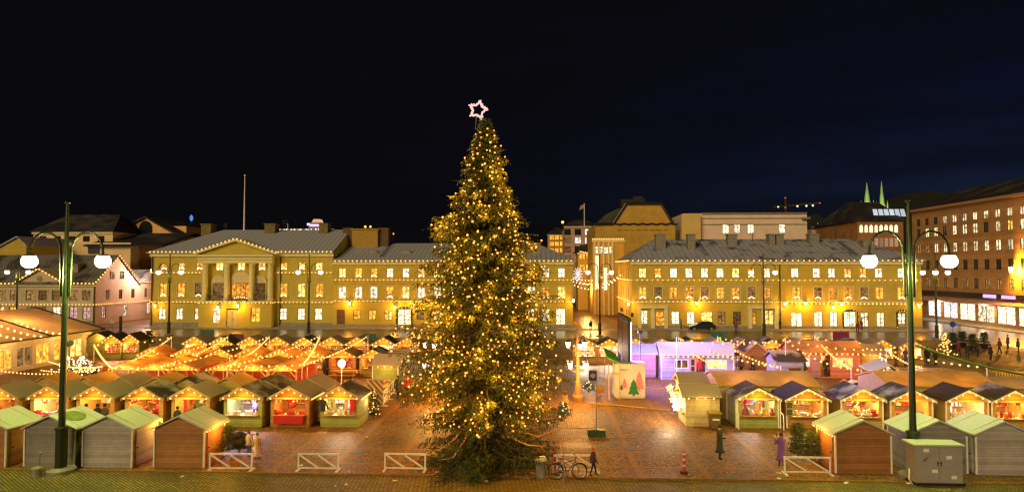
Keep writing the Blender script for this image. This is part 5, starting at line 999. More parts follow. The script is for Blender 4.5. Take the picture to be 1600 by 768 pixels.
b = MB(); b.mesh([(TX, TY1, TE), (TX2, TY1, TE), (xm, TY1, TR)], [(0,1,2)]); b.build('gable_panel', tm, tent, True)
hol = []; y = TY0+.4
while y+1.9 < TY1: hol.append((y, .35, y+1.75, 2.2)); y += 2.25
b = MB(); b.holed(lambda u, v, q: (TX-q, u, v), TY0, TY1, 0, TE, hol, .08); b.box(TX2, TY1-.06, 0, TX, TY1-.001, TE); b.build('wall', plain('tent_white', (.55, .48, .36), .6, .1), tent, True)
for h in hol: window(tent, (TX, (h[0]+h[2])/2, .35), 1.75, 1.85, RW.choice(['warm', 'amber', 'dim']), rz=rad(90), frame='white', cols=2, transom=False)
for y in (TY0+.1, 53.6, 61.3, TY1): b = MB(); b.tube([(TX+.3, y+.1, TE+.06), (xm, y+.1, TR+.06), (TX2-.3, y+.1, TE+.06)], .08, 6); b.build('roof_beam', m_black, tent, True)
b = MB(); b.box(TX+.02, TY0, TE-.35, TX+.3, TY1+.1, TE-.01); b.build('gutter', m_cream, tent, True)
b = MB(); b.tube([(TX+.34, TY0, TE+.03), (TX+.34, TY1+.1, TE+.03)], .07, 6); b.build('roof_edge', m_black, tent, True)
for y in (51, 57, 63): lamp((xm+3, y, 2.6), 420, (1, .55, .2), .6, tent, True)
for i, y in enumerate((52.5, 55, 57.5, 60, 62.5, 65)): light_string(sagged((TX-.6, y, 2.7), (xm+.5, y+.4, 4.2), .35), .75, f'string of bulbs seen through the marquee roof, {ords[i]} from the near end', .10, emit('bulb_tent', (1, .6, .2), 16), 'strings of bulbs inside the marquee', .01)
for y in (50, 56, 62, 67): lamp((TX+1.3, y, 2.2), 30, (1, .6, .2), .3)

# ================================================================== lilac-lit houses and kiosk in the east
VIO = (.40, .30, 1)
def cottage(name, label, x0, x1, Y, D, He, Hr, wall, roof, wins, door, strings=True):
    t = thing(name, label, 'cottage', ((x0+x1)/2, Y, 0)); hs = [(a, .95, c, 1.75) for a, c, k, n in wins]+([(door[0], .08, door[1], 1.95)] if door else [])
    b = MB(); b.holed(lambda u, v, q: (u, Y+q, v), x0, x1, 0, He, hs, .08); b.prismx([(Y+.002, 0), (Y+D, 0), (Y+D, He), (Y+D/2, Hr), (Y+.002, He)], x0, x0+.05); b.prismx([(Y+.002, 0), (Y+D, 0), (Y+D, He), (Y+D/2, Hr), (Y+.002, He)], x1-.05, x1); b.box(x0+.05, Y+D-.05, 0, x1-.05, Y+D, He); b.build('wall', PL[wall], t, True)
    b = MB(); b.prismx([(Y-.25, He-.02), (Y+D/2, Hr+.06), (Y+D+.25, He-.02), (Y+D+.25, He+.06), (Y+D/2, Hr+.15), (Y-.25, He+.06)], x0-.2, x1+.2); b.build('roof', RF[roof], t, True)
    for a, c, k, n in wins: window(t, ((a+c)/2, Y-.04, .95), c-a, .8, k, frame='white', cols=n, transom=False)
    return t
Yh = 56.0
x0, x1 = X(1034, Yh, 580), X(1147, Yh, 580); fx = lambda p: X(p, Yh, 570)
vh = cottage('lilac_cottage', 'long lilac-lit white cottage with two window groups and an open door', x0, x1, Yh, 2.6, 2.1, 2.95, 'white', 'snow', [(fx(1054), fx(1076), 'dim', 2), (fx(1105), fx(1136), 'warm', 3)], (fx(1088), fx(1102)))
b = MB(); xd = fx(1077.5); b.box(xd, Yh-.06, .08, fx(1087), Yh-.01, 1.95); dd = b.build('door', plain('door_pinkish', (.50, .26, .18), .6, .1), vh, True); b = MB(); b.box(xd+.12, Yh-.075, 1.25, xd+.4, Yh-.062, 1.75); b.box(xd+.12, Yh-.075, .75, xd+.4, Yh-.062, 1.15); b.build('door_panel', m_black, dd).location = (0, 0, 0)
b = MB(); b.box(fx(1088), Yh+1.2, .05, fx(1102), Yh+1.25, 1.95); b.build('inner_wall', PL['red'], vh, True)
for p in (1033.5, 1146.5): b = MB(); b.box(X(p, Yh, 580)-.05, Yh-.04, 0, X(p, Yh, 580)+.05, Yh-.005, 2.08); b.build('corner_trim', m_white_paint, vh, True)
lamp((fx(1095), Yh+.7, 1.6), 24, (1, .35, .25), .2)
light_string([(x0-.1, Yh-.28, 2.05), (x1+.1, Yh-.28, 2.05)], .42, 'bulbs under the eave of the lilac-lit cottage', .075)
Y2 = 57.5; fx2 = lambda p: X(p, Y2, 570)
rc = cottage('red_cottage', 'red and pink cottage with glowing windows and a dark-coated figure at its door', fx2(1238), fx2(1345), Y2, 2.6, 2.15, 2.95, 'redpink', 'brown', [(fx2(1246), fx2(1266), 'white', 2), (fx2(1301), fx2(1333), 'warm', 3)], (fx2(1283), fx2(1298)))
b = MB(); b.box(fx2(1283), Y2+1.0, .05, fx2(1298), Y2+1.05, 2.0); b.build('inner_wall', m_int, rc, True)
b = MB(); b.box(fx2(1267), Y2-.1, .05, fx2(1281), Y2-.012, 2.05); b.build('door', PL['pink'], rc, True)
lamp((fx2(1290), Y2+.6, 1.7), 40, (1, .66, .3), .2)
for p in (1255, 1317): lamp((fx2(p), Y2-.9, 2.1), 16, (1, .5, .18), .2)
light_string([(fx2(1236), Y2-.3, 2.15), (fx2(1347), Y2-.3, 2.15)], .45, 'bulbs under the eave of the red cottage', .075)
x0, x1 = fx(1196), fx(1237); pcg = cottage('small_white_house', 'small white house with one dark hatch beside the red cottage', x0, x1, 53.5, 2.2, 2.0, 2.6, 'white', 'thin', [], None)
b = MB(); b.box(x0+1.0, 53.38, .85, x1-.3, 53.48, 1.45); b.build('hatch', m_dark_wood, pcg, True); b = MB(); b.box(x0+.7, 53.1, 1.5, x1-.2, 53.48, 1.55); b.build('hatch_lid', m_wood, pcg, True)
x0, x1 = X(1165, 59, 560), X(1198, 59, 560); t = hut('market_hut', 'dark orange hut with a lilac roof between the lilac cottage and the small white house', 'hut', ((x0+x1)/2, 60.2, 0), 0, x1-x0, 2.4, 2.1, 2.9, 'brown', 'thin', 'closed', 'closed huts in the east market')
x0, x1 = X(1346, 58, 560), X(1386, 58, 560); t = hut('market_hut', 'side-on ochre hut with a grey roof right of the red cottage', 'hut', ((x0+x1)/2, 59.2, 0), rad(90), 2.4, x1-x0, 2.0, 2.7, 'ochre', 'felt', 'closed', 'closed huts in the east market'); light_string([(x0, 57.9, 2.0), (x1, 57.9, 2.0)], .45, 'bulbs under the eave of the side-on ochre hut', .07); lamp(((x0+x1)/2, 57.3, 1.9), 16, (1, .55, .12), .2)
x0, x1 = X(1004, 57, 560), X(1023, 57, 560); t = hut('market_hut', 'pink-lit hut with a pale blue roof right behind the white kiosk', 'hut', ((x0+x1)/2-.9, 58.1, 0), rad(90), 2.3, x1-x0+1.9, 2.1, 2.75, 'pink', 'snow', 'closed', 'closed huts in the east market'); light_string([(x0-.4, 56.85, 2.1), (x1+.2, 56.85, 2.1)], .4, 'bulbs under the eave of the pink-lit hut', .06)
lamp(((x0+x1)/2+.6, 55.6, 1.9), 26, (1, .35, .42), .2)
# kiosk with painted trees
p0, p1 = G(961, 622), G(1008, 622); kx0, kx1, ky = p0.x, p1.x, p0.y; kz = Z(569, ky, 985); kd = 1.5
kk = thing('white_kiosk', 'white box kiosk painted with pink and green fir trees', 'kiosk', ((kx0+kx1)/2, ky, 0))
b = MB(); b.box(kx0, ky, .1, kx1, ky+kd, kz); b.box(kx0+.1, ky+.1, 0, kx1-.1, ky+kd-.1, .1); b.build('body', plain('kiosk_white', (.55, .46, .38), .5, .08, 2), kk, True)
b = MB(); b.box(kx0-.06, ky-.06, kz, kx1+.06, ky+kd+.06, kz+.06); b.build('roof', RF['snow'], kk, True)
def fir_decal(cx, z0, h, w, col, nm, i):
    b = MB(); P = [(cx-w*.1, z0), (cx+w*.1, z0), (cx+w*.1, z0+h*.1)]
    R_ = [(w*.5, .1), (w*.28, .4), (w*.4, .38), (w*.2, .68), (w*.28, .66), (0, 1)]
    P += [(cx+r, z0+h*q) for r, q in R_]+[(cx-r, z0+h*q) for r, q in R_[-2::-1]]+[(cx-w*.1, z0+h*.1)]
    b.prism(P, ky-.012-.002*i, ky-.003); b.build('painted_tree', plain(nm, col, .6, .1), kk, True)
sx = (kx1-kx0)/47
fir_decal(kx0+38*sx, .55, 1.5, .75, (.55, .16, .16), 'paint_rose', 0); fir_decal(kx0+15*sx, .75, .75, .4, (.55, .16, .16), 'paint_rose', 0); fir_decal(kx0+29*sx, .2, 1.25, .85, (.02, .14, .04), 'paint_green', 1); fir_decal(kx0+10*sx, .62, .42, .3, (.02, .14, .04), 'paint_green', 1)
b = MB(); b.box(kx0+.32, ky-.02, .12, kx0+.36, ky-.002, kz-.02); b.build('panel_joint', m_black, kk, True)
b = MB(); b.box(kx0-.1, ky-.09, kz-.72, kx0+.35, ky-.02, kz-.58); b.box(kx0+.4, ky-.09, kz-.42, kx0+.95, ky-.02, kz-.34); b.build('direction_sign', m_wood, kk, True)
lamp((kx0+1, ky-2.4, 2.8), 40, (1, .58, .35), .3)
# tall slatted screen standing behind the kiosk
sy0, sy1 = 48.9, 55.2; sxw = X(983, sy0, 530); zs = Z(502, sy0, 983)
ts = thing('slatted_screen', 'tall dark slatted screen seen edge-on above the white kiosk', 'screen', (sxw, (sy0+sy1)/2, 0))
b = MB()
for y in (sy0, sy1, (sy0+sy1)/2): b.box(sxw-.12, y-.1, 0, sxw+.12, y+.1, zs)
b.box(sxw-.14, sy0-.12, zs, sxw+.14, sy1+.12, zs+.25); b.build('frame', m_black, ts, True)
for i in range(9): z = 2.5+i*(zs-2.6)/9; b = MB(); b.box(sxw-.1, sy0+.1, z, sxw+.1, sy1-.1, z+.3); b.build('slat', plain('slat_brown', (.12, .05, .03), .5, .2), ts, True)
b = MB(); b.box(sxw+.13, sy0+.2, 2.4, sxw+.2, sy1-.2, zs-.1); b.build('screen_face', emit('led_violet', (.40, .30, 1), 44.0, sampled=True), ts, True)
for yy, tg, pw in ((sy0, (24, 39.5, 2.2), 5200), (sy1, (26, 64, 2.2), 3600)):
    l = lamp((sxw+.35, yy, zs+.5), pw, VIO, .2, ts, True, 'SPOT'); l.data.spot_size = rad(62); l.data.spot_blend = .7; l.rotation_euler = (Vector(tg)-Vector((sxw+.35, yy, zs+.5))).to_track_quat('-Z', 'Y').to_euler()
    b = MB(); b.box(sxw+.15, yy-.16, zs+.36, sxw+.33, yy+.16, zs+.66); b.build('flood_head', m_black, ts, True)
# green skip with lit tarp left of the screen
x0, x1 = X(951, 47, 560), X(969, 47, 560); t = thing('tarp_shelter', 'small shelter with a bright green slanting tarp left of the slatted screen', 'shelter', ((x0+x1)/2, 48, 0)); b = MB(); b.mesh([(x0-.1, 46.9, 3.1), (x1, 46.9, 2.7), (x1, 50, 3.0), (x0-.1, 50, 3.5), (x0-.1, 46.9, 3.04), (x1, 46.9, 2.64), (x1, 50, 2.94), (x0-.1, 50, 3.44)], [(0,1,2,3), (7,6,5,4), (0,4,5,1), (1,5,6,2), (2,6,7,3), (3,7,4,0)]); b.build('tarp', plain('tarp_green', (.10, .35, .02), .5, .2), t, True)
b = MB(); [b.box(x-.04, y-.04, 0, x+.04, y+.04, 2.7) for x in (x0, x1-.06) for y in (47, 49.9)]; b.build('post', m_wood, t, True); lamp((x0-.5, 46.2, 3.7), 14, (.6, 1, .2), .2, t, True)
# stage floods that turn the houses lilac
for i, (px, Y, z, tg, pw) in enumerate(((1000, 49.5, 4.6, (fx(1095), 56, 1.2), 300), (1150, 44.5, 3.6, (fx(1215), 54, 1.2), 900))):
    x = X(px, Y, 500); t = thing('flood_lamp', 'violet flood lamp on a slim stand '+('behind the white kiosk' if i == 0 else 'behind the long orange shelter'), 'flood lamp', (x, Y, 0)); b = MB(); b.tube([(0,0,0), (0,0,z)], .03, 6); b.build('stand', m_black, t)
    b = MB(); b.box(-.16, -.1, z, .16, .08, z+.22); b.build('housing', m_black, t)
    l = lamp((0, .15, z+.15), pw, VIO, .15, t, typ='SPOT'); l.data.spot_size = rad(105); l.data.spot_blend = .6; l.rotation_euler = (Vector(tg)-Vector((x, Y, z))).to_track_quat('-Z', 'Y').to_euler()
# low deck, striped figure house and white arched hood in the east court
p = G(1330, 602); t = thing('play_deck', 'low timber deck with steps in front of the red cottage', 'deck', (p.x, 49.5, 0)); b = MB(); b.box(-3.2, -.8, .25, 3.2, 1.2, .4); [b.box(-3.6-.3*i, -.7, .0+.08*(2-i), -3.3-.3*i, 1.0, .1+.1*(2-i)) for i in range(3)]; [b.box(x, -.6, 0, x+.15, 1, .25) for x in (-3, 0, 2.8)]; b.build('boards', m_wood, t)
q = A(1337, 600, 48.5); t = thing('round_hood', 'white arched hood with a blue round panel on the timber deck', 'play hood', (q.x, 48.5, .4)); b = MB(); n = 10
b.prism([(.75*math.cos(math.pi*k/n), .2+.75*math.sin(math.pi*k/n)) for k in range(n+1)]+[(.62*math.cos(math.pi*k/n), .2+.62*math.sin(math.pi*k/n)) for k in range(n, -1, -1)], -.3, .3); b.build('hood', m_white_paint, t); b = MB(); b.lathe([(.5, -.02), (.5, .02)], n=20); o = b.build('disc', plain('blue_panel', (.05, .16, .42), .5, .1), t); o.rotation_euler = (rad(90), 0, 0); o.location = (0, .1, .35)
q = A(1320, 592, 49); t = thing('little_house', 'tiny white house with an orange roof on the timber deck', 'play house', (q.x, 49, .4)); b = MB(); b.prism([(-.28, 0), (.28, 0), (.28, .55), (0, .85), (-.28, .55)], -.2, .2); b.build('wall', m_white_paint, t); b = MB(); b.prism([(-.36, .5), (0, .86), (.36, .5), (.36, .56), (0, .94), (-.36, .56)], -.25, .25); b.build('roof', plain('orange_roof', (.5, .16, .05), .6, .1), t)
q = A(1375, 600, 47.5); t = thing('slide_roof', 'lilac-edged slanting canopy beside the deck', 'canopy', (X(1376, 47.5, 590), 47.5, 0)); b = MB(); b.mesh([(-1.1, -.8, 2.25), (.3, -.8, 2.75), (1.5, -.8, 1.9), (-1.1, .9, 2.45), (.3, .9, 2.95), (1.5, .9, 2.1), (-1.1, -.8, 2.17), (.3, -.8, 2.66), (1.5, -.8, 1.82), (-1.1, .9, 2.37), (.3, .9, 2.86), (1.5, .9, 2.02)], [(0,1,4,3), (1,2,5,4), (9,10,7,6), (10,11,8,7), (0,6,7,1), (1,7,8,2), (2,8,11,5), (3,4,10,9), (4,5,11,10), (0,3,9,6)]); b.build('roof', RF['snow'], t); b = MB(); [b.box(x, y, 0, x+.08, y+.08, z) for x, z in ((-1, 2.18), (1.35, 1.86)) for y in (-.7, .75)]; b.build('post', m_white_paint, t)

# ================================================================== TREES
m_needle = plain('spruce_needles', (.054, .076, .018), .65, .45, 5, 0, spec=.25); m_bark = plain('bark', (.09, .055, .03), .9, .35, 8, .5)
m_needle2 = plain('fir_needles', (.05, .07, .02), .7, .45, 6, 0, spec=.25)
def spruce(name, label, loc, H, prof, nb, seed, group=None, blade=.34, droop=.35, zmin=.0, mat=None, dens=7, cat='tree', trunk_r=None, hang=.6, per=3, jag=.22):
    """trunk, drooping branches, and many needle sprays hanging from every branch"""
    R_ = random.Random(seed); t = thing(name, label, cat, loc, 0, group); tr = trunk_r or H*.017
    b = MB(); b.tube([(0,0,0), (R_.uniform(-.05,.05), 0, H*.5), (0, 0, H)], [tr, tr*.65, tr*.12], 8); b.build('trunk', m_bark, t)
    w = MB(); f = MB(); tips = []
    for i in range(nb):
        u = (i+R_.random())/nb; z = zmin+(H-zmin)*(1-(1-u)**.82 if False else u); a = i*2.39996+R_.uniform(-.4, .4); rr = prof(z, a)*R_.uniform(1-jag*1.4, 1+jag*.7); 
        if rr < .05: continue
        z0 = min(H-.02, z+rr*R_.uniform(.18, .42) if z > 1.5 or H < 8 else max(.42, z+rr*R_.uniform(-.06, .16))); d = Vector((math.cos(a), math.sin(a), 0)); sd_ = Vector((-d.y, d.x, 0)); n = max(3, int(dens*min(1, rr/2+.35))); P = []
        for k in range(n+1):
            s = k/n; P.append(d*(rr*s)+sd_*(R_.uniform(-.03, .03)*rr)+Vector((0, 0, z0+rr*(.20*s-droop*1.9*s*s+(.22*max(0, s-.7)/.3 if s > .7 else 0)))))
            if P[-1].z < .08: P[-1].z = .08+R_.random()*.1
        w.tube(P, [max(.006, tr*.22*(1-.85*k/n)) for k in range(n+1)], 4, 0, False)
        for k in range(1, n+1):
            s = k/n; L = blade*(1.15-.45*s)*R_.uniform(.75, 1.3)*(min(1, .42+rr*.3) if H > 8 else 1)
            for q in range(per*2):
                side = 1 if q % 2 else -1; v = (d*R_.uniform(.25, .9)+sd_*side*R_.uniform(.25, 1.1)+Vector((0, 0, R_.uniform(-hang*1.5, .15)))).normalized()
                c = P[k-1].lerp(P[k], R_.random()); e = c+v*L*R_.uniform(.8, 1.7); 
                if e.z < .03: e.z = .03
                # spray: narrow leaflets along the twig
                m = 4
                for j in range(m):
                    g = c.lerp(e, j/m); ax = v.cross(Vector((R_.uniform(-1,1), R_.uniform(-1,1), R_.uniform(-1,1)))).normalized(); l = L*.42*R_.uniform(.7, 1.3)
                    h = g+(v*.75+ax*.6+Vector((0, 0, -hang*.5))).normalized()*l; wd = v.cross(ax).normalized()*L*.055
                    f.face([g-wd, (g+h)/2-wd*1.3+ax*.01, h, (g+h)/2+wd*1.3])
        tips.append((P, rr, a, z))
    w.build('branches', m_bark, t); f.build('crown', mat or m_needle, t); return t, tips
tp = G(757, 727)
PR = [(0, 3.0), (1.1, 3.25), (2.6, 3.45), (4.1, 3.75), (5.7, 3.5), (7.2, 3.1), (8.7, 2.8), (10.3, 2.3), (11.8, 1.62), (13.3, 1.12), (14.9, .82), (15.8, .55), (16.4, .32), (16.9, .1)]
def tprof(z, a):
    for (z0, r0), (z1, r1) in zip(PR, PR[1:]):
        if z0 <= z <= z1: r = r0+(r1-r0)*(z-z0)/(z1-z0); break
    else: r = .1
    r *= 1+.10*math.sin(3*a+z*.9)+.07*math.sin(5*a-z*1.7)
    if 10.6 < z < 12.0 and math.cos(a) < -.6: r *= 1.2
    return r
xt, tips = spruce('christmas_tree', 'giant Christmas spruce covered in amber bulbs in the middle of the square', tp, 16.9, tprof, 720, 4, None, .45, .26, .0, dens=9, per=4, hang=.85, trunk_r=.3, cat='Christmas tree')
# bare lower limbs
for a0, r0, z0, z1 in ((3.6, 2.0, 2.6, 1.0), (4.2, 2.2, 3.0, 1.0), (5.5, 2.6, 2.4, 1.6), (5.9, 3.4, 1.9, 2.2)):
    b = MB(); d = Vector((math.cos(a0), math.sin(a0), 0)); b.tube([d*r0*.35+Vector((0,0,z0)), d*r0*.8+Vector((.1,0,(z0+z1)/2-.35)), d*r0*1.15+Vector((0,0,z1)), d*r0*1.6+Vector((0,0,z1+.15))], [.05, .045, .035, .015], 6); b.build('bare_branch', m_wood, xt)
# the bulbs: one string thing; the hundred nearest as parts, the rest as one mass
RT = random.Random(9); pts = []; cand = []
for P, rr, a, z in tips:
    for k in range(2, len(P)):
        for j in range(3):
            q = P[k-1].lerp(P[k], RT.random())+Vector((RT.uniform(-.12,.12), RT.uniform(-.12,.12), RT.uniform(-.15,.15)))
            if k >= len(P)*.55 and 2.0 < q.z < 16.4: cand.append(q)
RT.shuffle(cand); grid = {}
for q in cand:
    c0 = (int(q.x//.4), int(q.y//.4), int(q.z//.4))
    if all((q-o).length > .31 for i in (-1,0,1) for j in (-1,0,1) for k in (-1,0,1) for o in grid.get((c0[0]+i, c0[1]+j, c0[2]+k), ())):
        grid.setdefault(c0, []).append(q); pts.append(q)
pts = pts[:1500]
fl_ = thing('fairy_lights', 'hundreds of amber bulbs wound through the giant Christmas spruce', 'fairy lights', tp)
c = MB(); order = sorted(pts, key=lambda q: (round(q.z/.55), math.atan2(q.y, q.x))); c.tube(order, .008, 3, 0, False)
c.build('cable', m_black, fl_)
near = sorted(pts, key=lambda q: (q+tp-CAM).length); bmT = bulb_mesh(.046, BULBO)
for q in near[:100]: link('bulb', bmT, fl_, loc=q)
rest = MB()
for q in near[100:]: rest.ball(q, RT.choice([.036, .044, .052]), 8)
tag(rest.build('bulbs', BULBO, fl_, smooth=True), None, None, None, 'stuff')
RT.shuffle(pts)
for q in pts[:220]:
    d = Vector((q.x, q.y, 0)); d = d.normalized() if d.length > 0 else d
    lamp(q+d*.22+Vector((0, 0, -.05)), 16, (1, .36, .014), .1, fl_)
# star on top
sp = A(747, 172, tp.y); st = thing('tree_star', 'tilted star outline of pinkish white bulbs on the tip of the spruce', 'star', sp); st.rotation_euler = (0, rad(14), 0)
P = [(.47*math.cos(math.pi/2+k*math.pi/5)*(1 if k % 2 == 0 else .6), 0, .47*math.sin(math.pi/2+k*math.pi/5)*(1 if k % 2 == 0 else .6)) for k in range(11)]
b = MB(); b.tube(P, .025, 6); b.tube([(0, 0, -.25), (.1, 0, -.95)], .03, 6); b.build('frame', m_black, st)
pm_ = bulb_mesh(.046, PINK_LED)
for a_, b_ in zip(P, P[1:]):
    for k in range(4): q = Vector(a_).lerp(Vector(b_), k/4); link('bulb', pm_, st, loc=q+Vector((RT.uniform(-.03,.03), -.05, RT.uniform(-.03,.03)))); link('bulb', pm_, st, loc=q*.86+Vector((0, -.03, 0)))
lamp((0, -.3, 0), 25, (1, .7, .6), .3, st)
# small trees
cone = lambda r, h: (lambda z, a: max(.04, r*(1-z/h)))
for px, py, h, r, sd_, lb in ((350, 712, 1.55, 1.35, 31, 'bushy little fir leaning by the orange-brown hut'), (374, 708, 1.1, .8, 35, 'smaller fir sprig right of the bushy little fir'), (1247, 716, 1.95, .55, 32, 'taller slim fir of the pair by the brown hut'), (1270, 722, 1.6, .6, 33, 'shorter fir of the pair by the brown hut')):
    spruce('small_fir', lb, G(px, py), h, cone(r, h), 95, sd_, 'small unlit firs', .23, .06, .03, m_needle2, 5, 'fir tree', .03, -.05, 2)
def lit_tree(px, py, h, r, n, label, seed, mat, br=.05, dx=0):
    p = G(px, py); t, tp_ = spruce('lit_fir', label, p, h, cone(r, h), 60, seed, 'small lit firs', .22, .2, .1, m_needle2, 5, 'fir tree', .035, .4, 2)
    R_ = random.Random(seed); q_ = []
    for P, rr, a, z in tp_:
        for s in (1, .6): q_.append(P[int(s*(len(P)-1))])
    R_.shuffle(q_); f_ = thing('fairy_lights', 'little bulbs wound over the '+label, 'fairy lights', p, 0, 'fairy lights on small firs'); c = MB(); oo = sorted(q_[:n], key=lambda v: (round(v.z/.3), math.atan2(v.y, v.x)))
    c.tube(oo, .006, 3, 0, False)
    c.build('cable', m_black, f_)
    for q in oo: link('bulb', bulb_mesh(br, mat), f_, loc=q+Vector((0, -.04, 0)))
    lamp((0, -.9, h*.6), 14, (1, .65, .3), .3, f_); return t
lit_tree(1477, 560, 2.9, 1.0, 70, 'lit fir on the lawn edge near the dark potted shrubs', 41, BULB, .07)
lit_tree(1377, 589, 2.2, .95, 60, 'bushy lit fir between the ochre hut and the canopy', 42, WHITE_LED, .06)
lit_tree(585, 652, 2.0, .45, 26, 'slim lit fir behind the corner of the green end stall', 43, BULB, .04)
lit_tree(128, 600, 2.4, 1.6, 95, 'wide shrub smothered in white bulbs near the marquee', 44, WHITE_LED, .06)
lit_tree(105, 590, 2.0, 1.3, 70, 'second bulb-covered shrub closer to the marquee wall', 45, WHITE_LED, .06)
lit_tree(880, 652, 1.1, .5, 24, 'tiny lit fir at the right foot of the giant spruce', 46, WHITE_LED, .035)
lit_tree(920, 612, .9, .7, 30, 'low lit bush at the foot of the lantern post', 47, WHITE_LED, .035)
# potted shrubs on the east lawn
for i, (px, py, lb) in enumerate(((1489, 545, 'dark potted shrub right behind the lit lawn fir'), (1504, 542, 'tall potted shrub, leftmost of three on the bright cobbles'), (1520, 547, 'potted shrub in the middle of the three on the bright cobbles'), (1538, 544, 'rightmost of the three potted shrubs on the bright cobbles'), (1380 - 160, 0, '')) ):
    if not lb: continue
    p = G(px, py); t, _ = spruce('potted_shrub', lb, p+Vector((0, 0, .55)), 1.35, cone(.62, 1.6), 40, 60+i, 'potted shrubs', .3, .1, .0, m_needle2, 4, 'potted plant', .05, .1, 3); b = MB(); b.lathe([(.32, -.55), (.48, 0), (.5, .05), (.42, .05)], n=12); b.build('pot', m_black, t)
for px, py, lb in ((232, 541, 'dark rounded shrub left of the four-globe lamp'),): spruce('shrub', lb, G(px, py), 1.9, cone(.8, 2.6), 40, 71, None, .3, .1, 0, m_needle2, 4, 'shrub', .05, .1, 3)

# ================================================================== GARLANDS OVER THE MARKET
GG = 'bulb garlands over the market'; poles = {}
def pole(px, py, Y, label):
    a = A(px, py, Y); b = MB(); b.tube([(0,0,0), (0,0,a.z+.08)], .035, 6); b.lathe([(.09, 0), (.07, .1), (.04, .12)], n=8); o = b.build('string_pole', m_white_paint); o.location = (a.x, Y, 0); tag(o, label, 'pole', 'poles holding the garlands'); return a
GLOWS = [62]
Lp = [pole(px, py-3, Y, f"slim pale pole for garlands, {n}") for px, py, Y, n in ((175, 577, 44.6, 'beside the first dining shelter'), (248, 575, 44.6, 'in front of the second dining shelter'), (355, 574, 44.6, 'in front of the fourth dining shelter'), (472, 572, 44.6, 'at the corner of the easternmost dining shelter'),
      (268, 529, 62.2, 'left of the far row'), (356, 528.5, 62.2, 'before the second far stall'), (421, 528, 62.2, 'before the third far stall'), (500, 527, 62.2, 'before the fifth far stall'), (575, 527, 62.2, 'before the seventh far stall'), (147, 541, 61, 'near the marquee corner'))]
for i, (a, b_, sg, n) in enumerate(((0, 4, 1.0, 'from the first shelter to the far row, lower strand'), (0, 5, .9, 'from the first shelter across to the second far pole'), (1, 5, 1.0, 'from the second shelter to the second far pole'), (1, 6, .9, 'from the second shelter to the third far pole'), (2, 6, 1.0, 'from the fourth shelter to the third far pole'), (2, 7, .9, 'from the fourth shelter to the fifth-stall pole'),
                                    (3, 7, 1.0, 'from the easternmost shelter to the fifth-stall pole'), (3, 8, .9, 'from the easternmost shelter toward the tree'), (9, 4, .8, 'from the marquee corner to the far row'), (9, 0, .7, 'from the marquee corner to the first shelter'), (0, 1, .15, 'along the first two shelters'), (2, 3, .15, 'along the last two shelters'))):
    light_string(sagged(Lp[a], Lp[b_], sg*.30), .72 if i < 10 else .55, 'sagging garland '+n, .075, BULB, GG, .012, .03, glow=GLOWS[0])
e = A(168, 585, 41.5)
for i, (q0, q1, sg, n) in enumerate(((A(63, 577, 50), A(160, 571, 47), .25, 'upper tight garland over the bulb-covered shrubs'), (A(0, 578, 46), A(158, 575, 44.9), .3, 'lower tight garland from the left edge'), (A(75, 563, 56), A(160, 571, 47), .3, 'short garland in front of the marquee windows'))): light_string(sagged(q0, q1, sg), .33, n, .06, BULB, GG, .012)
GLOWS[0] = 22
Rp = {k: pole(px, py, Y, 'slim pale pole for garlands, '+n) for k, px, py, Y, n in (('a', 1057, 528, 54.5, 'in front of the lilac cottage door'), ('b', 1121, 526, 62.5, 'behind the lilac cottage'), ('c', 1134, 573, 44.5, 'behind the knitwear stall'), ('d', 1220, 573, 44.5, 'behind the golden wares stall'), ('e', 1273, 524, 62.5, 'behind the red cottage'), ('f', 1330, 575, 44.8, 'beside the timber deck'), ('g', 1227, 530, 54, 'in front of the small white house'), ('h', 1440, 573, 44.5, 'behind the east lamp pole'), ('i', 1542, 573, 44.5, 'behind the bottle stall'), ('j', 1385, 545, 56, 'at the ochre hut corner'), ('k', 1060, 527, 63, 'behind the lilac cottage roof'))}
for a, b_, sg, n in (('k', 'c', 1.1, 'from the far side over the lilac roof'), ('a', 'g', .8, 'across the front of the lilac cottage roof'), ('b', 'd', .9, 'from behind the lilac cottage to the middle pole'), ('k', 'd', .8, 'long strand crossing the lilac roof'), ('b', 'g', .7, 'above the dark orange hut'), ('g', 'f', .9, 'from the small white house to the deck'), ('e', 'f', .7, 'in front of the red cottage'), ('e', 'j', .7, 'over the red cottage roof'), ('g', 'j', .6, 'along the red cottage eave'), ('j', 'h', .5, 'from the ochre hut to the pole by the lamp'), ('j', 'i', .45, 'long strand reaching the bottle stall'), ('f', 'h', .5, 'from the deck to the pole by the lamp')):
    light_string(sagged(Rp[a], Rp[b_], sg*.5), .85, 'sagging garland '+n, .075, BULB, GG, .012, .03, glow=GLOWS[0])
for i, (Y, z0) in enumerate(((112, 8.0), (120, 7.0), (128, 8.5), (136, 7.6))): light_string(sagged((5.4, Y, z0), (14.2, Y+2, z0+.5), 1.5), .7, f'white garland across the side street, {ords[i]} from the square', .12, WHITE_LED, 'garlands across the side street', .02)
q = A(903, 428, 150); t = thing('street_star', 'big white glowing snow-star hung over the far end of the side street', 'street decoration', q); b = MB()
for k in range(6): a_ = math.pi*k/6; b.tube([(-1.1*math.cos(a_), 0, -1.6*math.sin(a_)), (1.1*math.cos(a_), 0, 1.6*math.sin(a_))], .09, 6)
b.build('frame', emit('snowstar', (.95, .88, .9), 1.0), t)
b = MB(); b.tube([(-8, 0, 2.5), (0, 0, 2.0), (8, 0, 2.7)], .03, 4); b.build('cable', m_black, t)
for y in (112, 124, 138): lamp((9.8, y, 5.0), 800, (1, .46, .10), .5)
